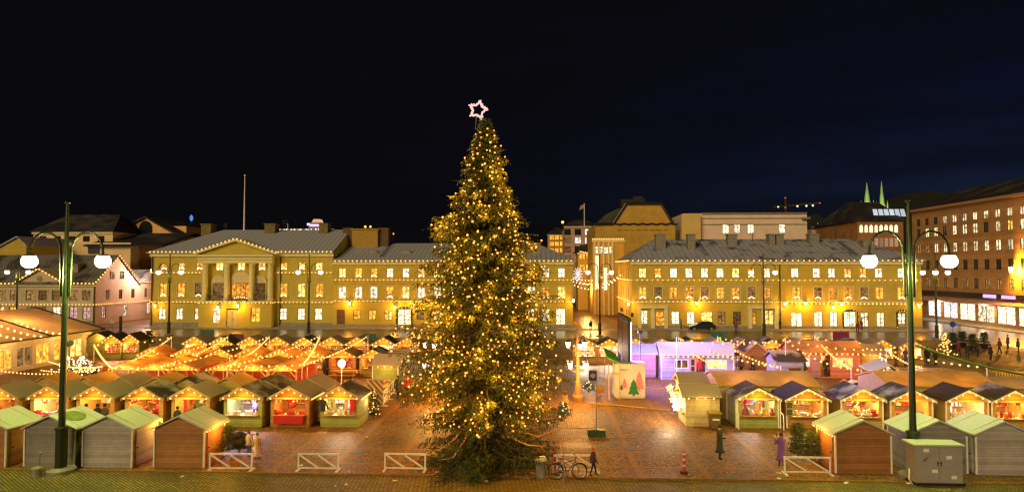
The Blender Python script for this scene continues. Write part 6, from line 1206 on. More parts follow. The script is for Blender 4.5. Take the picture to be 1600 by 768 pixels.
# ---- candelabra lantern posts
def candelabra(loc, label):
    t = thing('lantern_post', label, 'street lamp', loc, 0, 'many-armed lantern posts'); mo = plain('lantern_post_paint', (.22, .12, .04), .5, .2)
    b = MB(); b.lathe([(.42, 0), (.42, .35), (.26, .5), (.2, 1.3), (.24, 1.35), (.13, 1.45), (.1, 4.3), (.14, 4.4), (.05, 4.9), (.01, 5.2)], n=12); b.build('post', mo, t)
    for k in range(7):
        up = k >= 4; a = 2*math.pi*(k/4+.12) if not up else 2*math.pi*((k-4)/3+.45); L = .78 if not up else .72; z = 2.6 if not up else 4.0
        d = Vector((math.cos(a), math.sin(a), 0)); b = MB(); b.tube([d*.1+Vector((0,0,z-.35)), d*L*.6+Vector((0,0,z-.45)), d*L+Vector((0,0,z-.2))], .03, 6); ar = b.build('arm', mo, t)
        b = MB(); b.lathe([(.1, z-.2), (.19, z+.16), (.18, z+.2)], tuple(d*L), 8); b.build('lantern', emit('candelabra_glow', (1, .80, .62), 5.5), ar); b = MB(); b.lathe([(.22, z+.203), (.08, z+.34), (.02, z+.42)], tuple(d*L), 8); b.build('lantern_cap', m_black, ar)
    lamp((0, -1.2, 1.9), 190, (1, .44, .06), .4, t); lamp((0, -1.2, 3.6), 260, (1, .46, .1), .4, t)
candelabra(G(903, 626), 'seven-lantern post right of the giant spruce'); candelabra(G(678, 626), 'seven-lantern post glowing behind the left edge of the giant spruce')

# ================================================================== FOREGROUND FURNITURE
def barrier(px0, px1, py, label, mat=None):
    a, b_ = G(px0, py), G(px1, py); W_ = b_.x-a.x; t = thing('barrier', label, 'barrier', ((a.x+b_.x)/2, a.y, 0), rad(random.uniform(-2, 2)), 'white crowd barriers along the edge of the square'); m = mat or m_white_paint
    b = MB(); b.box(-W_/2, -.03, .74, W_/2, .03, .82); b.build('top_rail', m, t); b = MB(); b.box(-W_/2+.07, -.025, .09, W_/2-.07, .025, .15); b.build('bottom_rail', m, t)
    for s in (-1, 1): b = MB(); b.box(s*(W_/2-.035)-.035, -.028, 0, s*(W_/2-.035)+.035, .028, .74); b.build('post', m, t); b = MB(); b.box(s*(W_/2-.035)-.05, -.32, -.0, s*(W_/2-.035)+.05, .32, .06); b.build('foot', m, t)
    for x in (-W_/2+.1, .0): b = MB(); b.bar((x, 0, .72), (x+W_/2-.14, 0, .16), .04, .075); b.build('diagonal', m, t)
    return t
for a, b_, y, n in ((327, 395, 734, 'in front of the bushy little fir'), (465, 530, 734, 'in the gap between the fir and the tree'), (600, 666, 734, 'touching the left skirt of the giant spruce'), (1225, 1297, 740, 'in front of the two slim firs'), (869, 936, 736, 'behind the parked bicycle')): barrier(a, b_, y, 'white wooden barrier with two diagonals '+n)
# red-white post
p = G(1069, 738); t = thing('delineator_post', 'slim red post with white bands on the kerb', 'post', p); b = MB(); b.lathe([(.2, 0), (.2, .04), (.07, .06)], n=12); b.build('foot', m_rubber, t); b = MB(); b.lathe([(.06, .06), (.055, .98), (.03, 1.0)], n=12); b.build('pole', plain('signal_red', (.5, .02, .015), .45, .1), t)
for z in (.3, .58, .84): b = MB(); b.lathe([(.062, z), (.062, z+.09)], n=12); b.build('band', m_white_paint, t)
p = G(867, 741); t = thing('delineator_post', 'dull red post standing behind the bicycle rear wheel', 'post', p); b = MB(); b.lathe([(.18, 0), (.18, .04), (.07, .06)], n=12); b.build('foot', m_rubber, t); b = MB(); b.lathe([(.055, .06), (.05, 1.1), (.03, 1.12)], n=12); b.build('pole', plain('dull_red', (.25, .02, .015), .5, .15), t)
for z in (.5, .85): b = MB(); b.lathe([(.06, z), (.06, z+.09)], n=12); b.build('band', m_white_paint, t)
# litter bin
p = G(845, 744); t = thing('litter_bin', 'grey litter bin overflowing with pale paper under the spruce', 'bin', p); b = MB(); b.lathe([(.22, 0), (.25, .7), (.27, .72)], n=14); b.build('body', m_stone, t); b = MB(); b.ball((0, 0, .78), .28, 10, 0, .5); b.ball((.12, -.1, .86), .13, 7); b.build('paper', m_white_paint, t)
# electrical cabinet
p0, p1 = G(1431, 757), G(1503, 757); w = p1.x-p0.x; t = thing('electrical_cabinet', 'grey two-door electrical cabinet with paper stickers beside the east lamp', 'cabinet', ((p0.x+p1.x)/2, p0.y, 0)); m_cab = plain('cabinet_grey', (.30, .27, .25), .5, .1, 2)
b = MB(); b.box(-w/2, .0, .1, w/2, .75, 1.72); b.build('body', m_cab, t); b = MB(); b.box(-w/2-.02, -.04, 0, w/2+.1, .78, .1); b.build('plinth', m_black, t)
b = MB(); b.box(-w/2-.12, -.1, 1.72, w/2+.05, .85, 1.79); b.build('roof', RF['snow'], t)
for s in (-1, 1):
    b = MB(); b.box(min(s*.012, s*(w/2-.03)), -.03, .14, max(s*.012, s*(w/2-.03)), -.002, 1.68); d_ = b.build('door', m_cab, t); b = MB(); b.box(s*.07-.015, -.06, .85, s*.07+.015, -.031, 1.05); b.build('handle', m_black, d_)
    for (u, z) in (((-.55, 1.52), (-.2, .62)) if s < 0 else ((.42, 1.22), (.62, .36))): b = MB(); b.box(u-.12, -.037, z-.07, u+.12, -.031, z+.08); b.build('sticker', m_white_paint, d_)
b = MB(); b.mesh([(-.72, -.034, 1.05), (-.55, -.034, 1.2), (-.42, -.034, 1.32), (-.5, -.034, 1.18), (-.62, -.034, 1.04)], [(0,1,2,3,4)]); b.mesh([(-.2, -.034, 1.02), (.0, -.034, .98), (.25, -.034, 1.0), (.0, -.034, .95)], [(0,1,2,3)]); b.build('scuff', plain('scuff_dark', (.09, .08, .075), .6, .4, 14), t)
b = MB(); b.tube([(-w/2-.1, .1, .02), (-w/2-.28, 0, .25), (-w/2-.22, .1, .5), (-w/2-.1, .3, .62)], .035, 6); b.build('conduit', m_white_paint, t)
# junction box and small bollard by the west lamp
p = G(58, 744); t = thing('service_box', 'small grey service box with a thin post by the west lamp foot', 'service box', p); b = MB(); b.lathe([(.2, 0), (.19, .32), (.24, .34), (.22, .42), (.1, .46)], n=10); b.build('body', m_stone, t); b = MB(); b.tube([(.02, .1, .4), (.02, .1, 1.0)], .03, 6); b.box(-.06, .04, .95, .1, .16, 1.06); b.build('post', m_stone, t)
# rubbish bin by the sideways stall
p = G(1119, 671); t = thing('rubbish_bin', 'brown wheeled bin with a lid by the sideways star-lit stall', 'bin', p+Vector((0,.3,0))); b = MB(); b.prism([(-.26, .06), (.26, .06), (.32, .92), (-.32, .92)], -.3, .3); b.build('body', plain('bin_brown', (.13, .085, .03), .5, .15), t); b = MB(); b.box(-.37, -.36, .92, .37, .36, 1.0); b.build('lid', plain('bin_lid', (.30, .20, .06), .5, .15), t); b = MB(); b.box(-.2, -.318, .55, .2, -.302, .65); b.build('label_strip', m_white_paint, t)
# sign pole standing in a crate
p = G(932, 680); t = thing('sign_pole', 'slim pole with a small sign standing in a dark green crate', 'sign', p); b = MB(); b.tube([(0,0,.1), (0,0,2.9)], .03, 8); b.build('pole', m_stone, t); b = MB(); b.box(-.5, -.25, 0, .5, .25, .34); b.build('crate', plain('crate_green', (.03, .07, .05), .6, .25), t); b = MB(); [b.ball((-.4+.16*i, random.uniform(-.12, .12), .35), .1, 7, 0, .6) for i in range(6)]; b.build('snow_lumps', m_white_paint, t); b = MB(); b.box(-.05, -.05, 2.45, .45, -.032, 2.85); b.build('sign_plate', m_wood, t); b = MB(); b.bar((0, -.04, 2.1), (.35, -.04, 2.3), .03, .08); b.build('arrow_plate', m_wood, t)
# loudspeaker box near the lantern post
p = G(926, 603); t = thing('loudspeaker', 'black loudspeaker on a low stand behind the sign pole', 'loudspeaker', p); b = MB(); b.box(-.3, -.25, .5, .3, .25, 1.3); b.build('cabinet', m_black, t); b = MB(); b.lathe([(.2, -.015), (.2, .0), (.05, .02)], n=14); o = b.build('cone', m_stone, t); o.rotation_euler = (rad(90), 0, 0); o.location = (0, -.26, .9); b = MB(); b.box(-.35, -.3, .44, .35, .3, .5); [b.box(x, y, 0, x+.06, y+.06, .44) for x in (-.35, .29) for y in (-.3, .24)]; b.build('stand', m_stone, t)
# glowing snowman
p = G(883, 646); t = thing('snowman_figure', 'orange-lit snowman figure at the right foot of the giant spruce', 'figure', p); b = MB(); b.ball((0, 0, .32), .33, 14); b.ball((0, 0, .82), .25, 14); b.ball((0, 0, 1.18), .18, 14); b.build('body', plain('snowman_cloth', (.62, .38, .14), .7, .1, 5), t, smooth=True); b = MB(); b.lathe([(.24, 1.26), (.24, 1.29), (.15, 1.3), (.14, 1.48)], n=12); b.build('hat', plain('hat_rust', (.3, .08, .02), .8, .1), t); b = MB(); b.tube([(-.2, 0, .85), (-.4, -.06, .98)], .04, 6); b.build('arm', m_wood, t); b = MB(); b.tube([(.2, 0, .85), (.4, -.06, .78)], .04, 6); b.build('arm', m_wood, t); b = MB(); b.lathe([(.035, 0), (.005, .16)], n=8); o = b.build('nose', plain('nose_orange', (.6, .2, .02), .6, .1), t); o.rotation_euler = (rad(90), 0, 0); o.location = (0, -.17, 1.18); lamp((.25, -1.1, .7), 14, (1, .5, .08), .2, t)
# notice boards behind the far row
for px, y0, y1, w, c, n in ((324, 515, 524, 22, (.03, .10, .05), 'dark green board on posts behind the west far row'), (370, 521, 530, 22, (.14, .03, .05), 'dark red board behind the west far row'), (578, 521, 530, 20, (.02, .13, .10), 'teal board behind the west far row near the tree'), (1123, 518, 528, 22, (.03, .14, .07), 'green board behind the east far row'), (1314, 518, 529, 24, (.22, .03, .06), 'crimson board behind the east far row')):
    Y = 74.5; a = A(px, y1, Y); c_ = A(px, y0, Y); w_ = w*Y/1000; t = thing('notice_board', n, 'board', (a.x, Y, 0), 0, None); b = MB(); b.box(-w_/2, -.04, .5, w_/2, .04, max(1.7, c_.z)); b.build('panel', plain('board_'+n[:9], c, .6, .15), t); b = MB(); [b.box(x-.04, .045, 0, x+.04, .12, 1.9) for x in (-w_/2+.1, w_/2-.1)]; b.build('post', m_black, t)
# traffic signs
def traffic_sign(px, py, h, label, kind, col):
    p = G(px, py); t = thing('traffic_sign', label, 'traffic sign', p); b = MB(); b.tube([(0,0,0), (0,0,h)], .04, 6); b.build('pole', m_stone, t); b = MB()
    if kind == 'round': b.lathe([(.38, -.02), (.38, .02)], n=18)
    elif kind == 'yield': b.lathe([(.5, -.02), (.5, .02)], n=3)
    else: b.lathe([(.48, -.02), (.48, .02)], n=3)
    o = b.build('sign_face', plain('sign_'+kind+str(px), col, .4, .05), t); o.rotation_euler = (rad(90), rad(30 if kind == 'yield' else -30) if kind != 'round' else 0, 0); o.location = (0, -.07, h-.35); return t
traffic_sign(175, 527, 2.6, 'yield sign on a pole by the west crossing', 'yield', (.5, .42, .2)); traffic_sign(1489, 536, 2.8, 'blue round sign on the east lawn', 'round', (.03, .08, .35)); traffic_sign(1536, 503, 3.4, 'orange warning triangle on the east pavement', 'warn', (.6, .22, .03)); traffic_sign(1597, 512, 4.2, 'red round sign at the right edge', 'round', (.5, .02, .04))
p = G(188, 527); b = MB(); b.lathe([(.2, 0), (.2, 2.8), (.24, 2.85), (.1, 3.0)], n=10); o = b.build('advert_column', m_green_metal); o.location = p; tag(o, 'slim dark green column beside the yield sign', 'column')
# roadwork barrier in the west
railing(G(228, 533), G(250, 533), 'red and white striped road barrier west of the four-globe lamp', 1.0, 2, plain('barrier_stripes', (.5, .3, .2), .6, .1, 4, .05, pattern='diag', spacing=.5, groove=.85), 'road_barrier')
# yellow fence on the east lawn
p0, p1 = A(1557, 588, 55), A(1625, 588, 55); t = thing('yellow_fence', 'low yellow picket fence at the east edge of the market', 'fence', ((p0.x+p1.x)/2, 55, 0)); L_ = p1.x-p0.x; b = MB(); b.box(-L_/2, -.03, .95, L_/2, .03, 1.02); b.box(-L_/2, -.03, .2, L_/2, .03, .27); b.build('rails', plain('fence_yellow', (.5, .3, .05), .6, .15), t)
b = MB(); n = int(L_/.22); [b.box(-L_/2+i*.22-.04, -.06, .02, -L_/2+i*.22+.04, -.031, 1.08) for i in range(n+1)]; b.build('pickets', plain('fence_yellow', (.5, .3, .05)), t); lamp((0, -1.2, 1.4), 30, (1, .6, .12), .3, t)
# cable from the east lamp pole
pa = A(1429, 538, 29.4); pb_ = A(1660, 592, 29.9); b = MB(); b.tube([Vector(q)-pa for q in sagged(pa, pb_, .25, 12)], .05, 8); o = b.build('overhead_cable', plain('cable_green', (.12, .16, .04), .5, .1)); o.location = pa; tag(o, 'thick green cable slung from the east lamp pole to the right', 'cable')
# bollards / flower box by the sideways stall; yellow hose on the ground
b = MB(); P = [G(918, 630), G(965, 634), G(1010, 638), G(1046, 642)]; b.tube([q-P[0]+Vector((0, 0, .05)) for q in P], .05, 6); o = b.build('cable_cover', plain('cover_yellow', (.45, .26, .03), .6, .1)); o.location = P[0]; tag(o, 'yellow cable cover lying across the passage by the kiosk', 'cable cover')
t6 = huts2[6][0]; b = MB(); b.ball((0, 0, 0), .21, 14); b.tube([(0, 0, .2), (0, 0, .36)], .012, 5); o = b.build('paper_lantern', plain('lantern_red', (.6, .03, .02), .5, .15), smooth=True); o.location = t6.location+Vector((.08, -.82, 1.33)); tag(o, 'big round red paper lantern hung in the stall with the red counter cloth', 'paper lantern')
RA = random.Random(4)
for px, Y, z0, par, h in ((445, YF+8, 16.0, hall, 2.2), (352, YF+9, 16.2, hall, 1.6), (612, YF+8.5, 13.8, yb, 1.8), (1060, YF+8, 14.2, rb, 2.0), (1176, YF+8, 14.2, rb, 1.6), (1305, YF+8.5, 14.3, rb, 2.2)):
    x = X(px, Y, 370); b = MB(); b.tube([(x, Y, z0), (x, Y, z0+h)], .05, 5); [b.bar((x-.5+.1*i, Y, z0+h-.2-.3*i), (x+.5-.1*i, Y, z0+h-.2-.3*i), .04, .04) for i in range(3)]; b.build('aerial', m_black, par, True)
for px, Y, par, n in ((600, YF+3, yb, 7), (1100, YF+3, rb, 8), (1330, YF+3.2, rb, 8)):
    x = X(px, Y, 390); b = MB(); dz = (3.3 if par is yb else 3.9)/9.5
    for sx in (-.25, .25): b.bar((x+sx, Y-2, 10.95+dz*1.7), (x+sx, Y+4.5, 10.95+dz*8.2), .06, .06)
    for i in range(n): y = Y-1.6+i*.8; b.bar((x-.25, y, 10.98+dz*(y-YF+.6)), (x+.25, y, 10.98+dz*(y-YF+.6)), .05, .05)
    b.build('roof_ladder', m_black, par, True)
for i in range(22):
    q = G(RA.uniform(250, 1500), RA.choice([RA.uniform(736, 741), RA.uniform(742, 760), RA.uniform(672, 730)])); b = MB(); sz = RA.uniform(.04, .11)
    for k in range(3): b.ball((RA.uniform(-sz, sz), RA.uniform(-sz, sz), .01), sz*RA.uniform(.5, 1), 7, 0, .35)
    o = b.build('snow_lump', m_white_paint); o.location = q; tag(o, 'small dirty lump of old snow left on the paving', 'snow', 'lumps of old snow on the paving')
for px, py in ((985, 700), (560, 705), (1145, 745)):
    q = G(px, py); b = MB(); b.lathe([(.36, .006), (.36, .014), (.30, .016)], n=20); o = b.build('manhole_cover', plain('cast_iron', (.05, .04, .03), .4, .3, 12, .4)); o.location = q; tag(o, {985: 'round iron manhole cover between the crate and the red post', 560: 'round iron manhole cover in front of the green end stall', 1145: 'round iron manhole cover on the strip before the purple coat'}[px], 'manhole cover')
# twigs shed under the spruce
R_ = random.Random(77)
for i in range(16):
    q = G(R_.uniform(690, 860), R_.uniform(736, 746)); b = MB(); a_ = R_.uniform(-.5, .5); l = R_.uniform(.2, .5); b.tube([(-l*math.cos(a_), -l*math.sin(a_), .02), (0, .03, .05), (l*math.cos(a_), l*math.sin(a_), .02)], .018, 5); o = b.build('fallen_twig', m_wood); o.location = q; tag(o, 'broken twig lying under the front skirt of the giant spruce', 'twig', 'fallen twigs under the spruce')

# ================================================================== BICYCLE
p0 = G(861, 748); t = thing('bicycle', 'blue bicycle propped on its stand beside the giant spruce', 'bicycle', p0+Vector((.75, 0, 0)), rad(6)); m_bk = plain('bike_blue', (.03, .04, .10), .3, .2); Rw = .34
for x in (-.54, .54):
    b = MB(); b.tube([(x+Rw*math.cos(k*math.pi/14), 0, Rw+.02+Rw*math.sin(k*math.pi/14)) for k in range(29)], .022, 6, 0, False); wh = b.build('wheel', m_rubber, t); b = MB(); b.tube([(x+(Rw-.03)*math.cos(k*math.pi/14), 0, Rw+.02+(Rw-.03)*math.sin(k*math.pi/14)) for k in range(29)], .01, 5, 0, False)
    for k in range(9): a_ = k*math.pi/9; b.tube([(x-(Rw-.03)*math.cos(a_), 0, Rw+.02-(Rw-.03)*math.sin(a_)), (x+(Rw-.03)*math.cos(a_), 0, Rw+.02+(Rw-.03)*math.sin(a_))], .003, 3)
    b.lathe([(.03, -.04), (.03, .04)], (x, 0, Rw+.02), 8); b.build('rim', plain('steel', (.4, .38, .35), .3, .1, metal=.8), wh); b = MB(); b.tube([(x+(Rw+.04)*math.cos(a_), 0, Rw+.02+(Rw+.04)*math.sin(a_)) for a_ in [.3+k*.2 for k in range(12)]], .02, 5); b.build('mudguard', m_black, t)
b = MB()
for q in (((-.05, 0, .30), (-.2, 0, .86)), ((-.05, 0, .30), (.36, 0, .82)), ((-.16, 0, .72), (.34, 0, .90)), ((-.54, 0, .36), (-.05, 0, .30)), ((-.54, 0, .36), (-.17, 0, .76))): b.tube(q, .02, 6)
b.build('frame', m_bk, t); b = MB(); b.tube([(.33, 0, .98), (.37, 0, .8), (.5, 0, .45), (.54, 0, .36)], .018, 6); b.build('fork', m_bk, t)
b = MB(); b.tube([(.28, -.28, 1.06), (.40, -.22, 1.04), (.34, 0, 1.0), (.40, .22, 1.04), (.28, .28, 1.06)], .015, 6); b.build('handlebar', m_black, t); b = MB(); b.prism([(-.36, .90), (-.06, .92), (-.05, .95), (-.3, .98), (-.37, .95)], -.07, .07); b.tube([(-.2, 0, .84), (-.21, 0, .92)], .015, 6); b.build('saddle', plain('saddle_rust', (.25, .05, .02), .5, .15), t)
b = MB(); b.tube([(-.72, 0, .74), (-.3, 0, .76)], .012, 5); [b.tube([(-.72, s, .74), (-.3, s, .76)], .01, 5) for s in (-.07, .07)]; b.tube([(-.6, .05, .74), (-.54, .03, .38)], .009, 5); b.build('carrier', m_black, t); b = MB(); b.lathe([(.09, -.01), (.09, .01)], n=14); o = b.build('chainring', m_stone, t); o.rotation_euler = (rad(90), 0, 0); o.location = (-.05, -.05, .3); b = MB(); b.box(-.05, -.14, .12, -.01, -.04, .15); b.bar((-.05, -.05, .3), (-.03, -.09, .14), .02, .02); b.bar((-.05, .05, .3), (-.07, .09, .46), .02, .02); b.box(-.1, .05, .45, -.04, .16, .48); b.build('pedals', m_black, t); b = MB(); b.tube([(-.3, .02, .34), (-.34, .2, .02)], .01, 5); b.build('kickstand', m_stone, t)
b = MB(); b.lathe([(.03, -.02), (.03, .01), (.01, .02)], n=8); o = b.build('rear_light', plain('reflector_red', (.6, .02, .05), .2, .05), t); o.location = (-.76, 0, .7); o.rotation_euler = (0, rad(90), 0)
# thin grey pole in front of the bicycle
p = G(881, 768); b = MB(); b.tube([(0,0,0), (0,0,1.85)], .025, 6); o = b.build('thin_pole', m_stone); o.location = p; tag(o, 'thin grey pole in front of the bicycle', 'pole')

# ================================================================== CAR
def car(loc, rz, label, col):
    t = thing('parked_car', label, 'car', loc, rz); m_p = plain('car_paint', col, .22, .1, 2, 0, spec=.6); b = MB(); w = .86
    side = [(-2.0, .32), (-2.03, .62), (-1.95, .88), (-1.75, .98), (-1.45, 1.05), (.75, .98), (1.35, .86), (1.85, .72), (2.02, .5), (1.98, .3)]
    n = len(side); b.mesh([(x, -w, z) for x, z in side]+[(x, w, z) for x, z in side], [tuple(range(n)), tuple(range(2*n-1, n-1, -1))]+[(i, (i+1) % n, (i+1) % n+n, i+n) for i in range(n)])
    rf = [(-1.78, .98), (-1.55, 1.38), (-1.0, 1.50), (-.1, 1.48), (.45, 1.25), (.95, .96)]; n = len(rf); b.mesh([(x, -w+(z-.96)*.35+.02, z) for x, z in rf]+[(x, w-(z-.96)*.35-.02, z) for x, z in rf], [tuple(range(n)), tuple(range(2*n-1, n-1, -1))]+[(i, (i+1) % n, (i+1) % n+n, i+n) for i in range(n)]); b.build('body', m_p, t)
    for s in (-1, 1):
        for P in ([(-1.5, 1.05), (-1.38, 1.33), (-.95, 1.42), (-.55, 1.42), (-.55, 1.04)], [(-.47, 1.04), (-.47, 1.42), (-.12, 1.41), (.35, 1.2), (.68, 1.01)]):
            b = MB(); b.mesh([(x, s*(w-(z-.96)*.35-.02+.012), z) for x, z in P], [tuple(range(len(P)))]); b.mesh([(x, s*(w-(z-.96)*.35-.02+.004), z) for x, z in P], [tuple(range(len(P)))]); b.build('window', m_glass_dark, t)
        for x in (-1.3, 1.3):
            b = MB(); b.lathe([(.2, -.1), (.31, -.1), (.33, -.06), (.33, .06), (.31, .1), (.2, .1)], n=20); o = b.build('wheel', m_rubber, t); o.rotation_euler = (rad(90), 0, 0); o.location = (x, s*(w-.06), .33); b = MB(); b.lathe([(.2, -.112), (.2, .112)], n=14); b.build('rim', m_stone, o)
        b = MB(); b.box(1.86, s*.62-.16, .62, 2.03, s*.62+.16, .74); b.build('headlight', m_white_paint, t); b = MB(); b.box(-2.05, s*.66-.12, .74, -1.93, s*.66+.12, .92); b.build('tail_light', plain('tail_red', (.4, .01, .01), .3, .1), t); b = MB(); b.box(.55, s*(w+.02), .98, .72, s*(w+.16), 1.1); b.build('mirror', m_p, t)
    b = MB(); b.mesh([(.95, -.7, .99), (.95, .7, .99), (.48, .62, 1.25), (.48, -.62, 1.25), (.935, -.7, .98), (.935, .7, .98), (.465, .62, 1.24), (.465, -.62, 1.24)], [(0,1,2,3), (7,6,5,4)]); b.build('windscreen', m_glass_dark, t); return t
p = G(1096, 516); car(p, rad(180), 'dark hatchback parked in front of the yellow shop building', (.025, .028, .035))
q = Vector((8.0, 165, 0)); car(q, rad(90), 'dark car far down the side street under the garlands', (.03, .03, .035))

# ================================================================== PEOPLE
m_skin = plain('skin', (.48, .28, .19), .6, .08, 6, .05); m_shoe = plain('shoe_leather', (.02, .015, .012), .5, .2); m_hair = plain('hair_brown', (.05, .028, .015), .7, .3)
_pose = {}
def body_mesh(pose):
    if pose in _pose: return _pose[pose]
    V, E, Rr, T = [], [], [], []
    def add(p, r, par, tg):
        V.append(p); Rr.append(r); T.append(tg)
        if par is not None: E.append((par, len(V)-1))
        return len(V)-1
    pel = add((0,0,.95), .125, None, 'leg'); sp = add((0,.01,1.15), .12, pel, 'coat'); ch = add((0,.01,1.34), .135, sp, 'coat'); nk = add((0,0,1.48), .05, ch, 'skin'); hd = add((0,-.015,1.585), .088, nk, 'skin'); add((0,-.005,1.665), .075, hd, 'skin')
    st = .2 if pose == 'walk' else .02
    for s in (-1, 1):
        o = s*st
        hp = add((s*.095, 0, .88), .095, pel, 'leg'); kn = add((s*.10, -.03-o*.5, .50), .065, hp, 'leg'); an = add((s*.10, .02-o, .10), .045, kn, 'shoe'); add((s*.11, -.13-o, .045), .04, an, 'shoe')
        sh = add((s*.185, .01, 1.39), .07, ch, 'coat')
        if pose == 'phone': el, wr, dr = (s*.25, -.10, 1.13), (s*.12, -.30, 1.36), Vector((-s*.35, -.45, .8))
        elif pose == 'reach' and s < 0: el, wr, dr = (s*.28, -.12, 1.16), (s*.42, -.30, 1.22), Vector((-.8, -.5, .2))
        elif pose == 'walk': el, wr, dr = (s*.24, .03+o*.6, 1.12), (s*.24, -.06+o, .88), Vector((0, -.15, -1))
        else: el, wr, dr = (s*.25, .03, 1.12), (s*.24, -.10, .88), Vector((0, -.2, -1))
        e = add(el, .05, sh, 'coat'); w = add(wr, .035, e, 'coat'); dr.normalize(); sd_ = dr.cross(Vector((0, 1, 0.3))).normalized()
        pm = add(tuple(Vector(wr)+dr*.06), .032, w, 'skin')
        for k in range(4):
            b0 = Vector(wr)+dr*.10+sd_*(k-1.5)*.021; L = (.065, .078, .072, .055)[k]; bend = Vector((0, -.4, -.1)) if pose != 'phone' else Vector((0, .1, .3))
            f0 = add(tuple(b0), .0095, pm, 'skin'); f1 = add(tuple(b0+dr*L*.55), .009, f0, 'skin'); add(tuple(b0+dr*L*.8+bend.normalized()*L*.35), .0075, f1, 'skin')
        th = Vector(wr)+dr*.035+sd_*.04; t0 = add(tuple(th), .011, pm, 'skin'); add(tuple(th+dr*.045+sd_*.025), .009, t0, 'skin')
    me = bpy.data.meshes.new('pose'); me.from_pydata(V, E, []); o = bpy.data.objects.new('pose', me); COL.objects.link(o)
    md = o.modifiers.new('skin', 'SKIN'); md.use_smooth_shade = True
    for i, d in enumerate(me.skin_vertices[0].data): d.radius = (Rr[i], Rr[i]*(.78 if T[i] == 'coat' and i < 4 else 1)); d.use_root = (i == 0)
    ss = o.modifiers.new('sub', 'SUBSURF'); ss.levels = ss.render_levels = 1
    dg = bpy.context.evaluated_depsgraph_get(); ev = o.evaluated_get(dg); bm_ = bpy.data.meshes.new_from_object(ev); bpy.data.objects.remove(o)
    vs = [Vector(v) for v in V]; order = ['skin', 'coat', 'leg', 'shoe']
    verts = [tuple(v.co) for v in bm_.vertices]; faces = [tuple(p.vertices) for p in bm_.polygons]; mi = []
    for p in bm_.polygons:
        c = p.center; j = min(range(len(vs)), key=lambda k: (vs[k]-c).length-Rr[k]); mi.append(order.index(T[j]))
    F_ = MB(); F_.v = verts; F_.f = faces; F_.m = mi
    F_.lathe([(.016, -.02), (.012, .015), (.004, .03)], (0, -.105, 1.585), 6, 0)                      # nose
    for s in (-1, 1): F_.ball((s*.033, -.092, 1.615), .011, 6, 3); F_.ball((s*.088, -.01, 1.59), .02, 6, 0, 1.5)   # eyes, ears
    F_.box(-.025, -.101, 1.538, .025, -.088, 1.546, 3)
    _pose[pose] = F_; bpy.data.meshes.remove(bm_); return F_
def cloth(c): return plain('cloth_%02d%02d%02d' % tuple(int(x*99) for x in c), c, .9, .2, 8)
def person(px, py, label, coat, leg=(.03,.03,.04), pose='stand', face=0, hem=.85, hat=None, h=1.72, Y=None, group=None, loc=None):
    p = loc if loc is not None else G(px, py); F_ = body_mesh(pose); o = F_.build('person', [m_skin, cloth(coat), cloth(leg), m_shoe], None, smooth=True); o.location = p; o.rotation_euler = (0, 0, rad(face)); k = h/1.74; o.scale = (k, k, k); tag(o, label, 'person', group)
    b = MB(); fl = .05*(1.2-hem)*3; prof = [(.205+fl, hem), (.215, hem+.12), (.18, 1.08), (.20, 1.28), (.185, 1.40), (.09, 1.475), (.085, 1.51)] if hem < 1.0 else [(.2, hem), (.20, 1.28), (.185, 1.40), (.09, 1.475), (.085, 1.51)]
    b.lathe(prof, (0, .005, 0), 14, 0, 1.0, .78); b.build('coat', cloth(coat), o, smooth=True)
    b = MB()
    if hat: b.lathe([(.102, 1.625), (.104, 1.66), (.095, 1.71), (.06, 1.76), (.02, 1.775)], (0, 0, 0), 14); b.build('hat', cloth(hat), o, smooth=True)
    else: b.lathe([(.085, 1.56), (.102, 1.62), (.1, 1.68), (.06, 1.735), (.01, 1.745)], (0, .018, 0), 14); b.build('hair', m_hair, o, smooth=True)
    return o
person(1125, 718, 'person in a long dark coat holding out one arm on the cobbles', (.035, .035, .025), pose='reach', face=75, hem=.42, hat=(.03, .03, .02))
pp = person(1221, 729, 'person in a long purple coat raising both hands to the face', (.16, .06, .26), pose='phone', face=-165, hem=.38, h=1.66)
b = MB(); b.box(-.04, -.36, 1.44, .04, -.35, 1.58); o = b.build('phone', m_black); o.location = pp.location; o.rotation_euler = pp.rotation_euler; o.location.z -= .04; tag(o, 'small dark phone held up by the person in purple', 'phone')
person(927, 743, 'person in dark clothes and a bright red hat walking past the barrier', (.06, .025, .03), (.03, .03, .05), 'walk', 90, .88, (.65, .06, .02), 1.3)
person(401, 717, 'person in a long cream coat with a dark green hat by the bushy fir', (.55, .36, .16), pose='stand', face=-150, hem=.2, hat=(.02, .07, .04), h=1.3)
person(389, 714, 'person in pale lilac and grey standing left of the cream coat', (.35, .28, .30), (.10, .10, .12), 'stand', 160, .8, None, 1.35)
person(622, 623, 'person in black walking beside the white railing near the tree', (.03, .025, .025), pose='walk', face=170, hem=.8); person(636, 619, 'person in a bright red coat beside the giant spruce', (.60, .03, .03), pose='walk', face=-20, hem=.7)
s3 = 'three shoppers at the counter with their backs turned'
for px, lb, c in ((134, 'dark-coated shopper, leftmost of the three at the ochre stall', (.04, .035, .03)), (152, 'broad dark-coated shopper in the middle of the three', (.03, .028, .028)), (163, 'brown-coated shopper on the right of the three', (.09, .06, .045))): person(px, 676, lb, c, face=180, hem=.7, h=1.72, group=s3)
for px, lb, c in ((277, 'dark green-coated shopper at the plain ochre stall', (.05, .055, .02)), (304, 'dark-haired shopper at the stall left of the violet-lit one', (.06, .05, .05))): person(px, 674, lb, c, face=175, hem=.75, h=1.5)
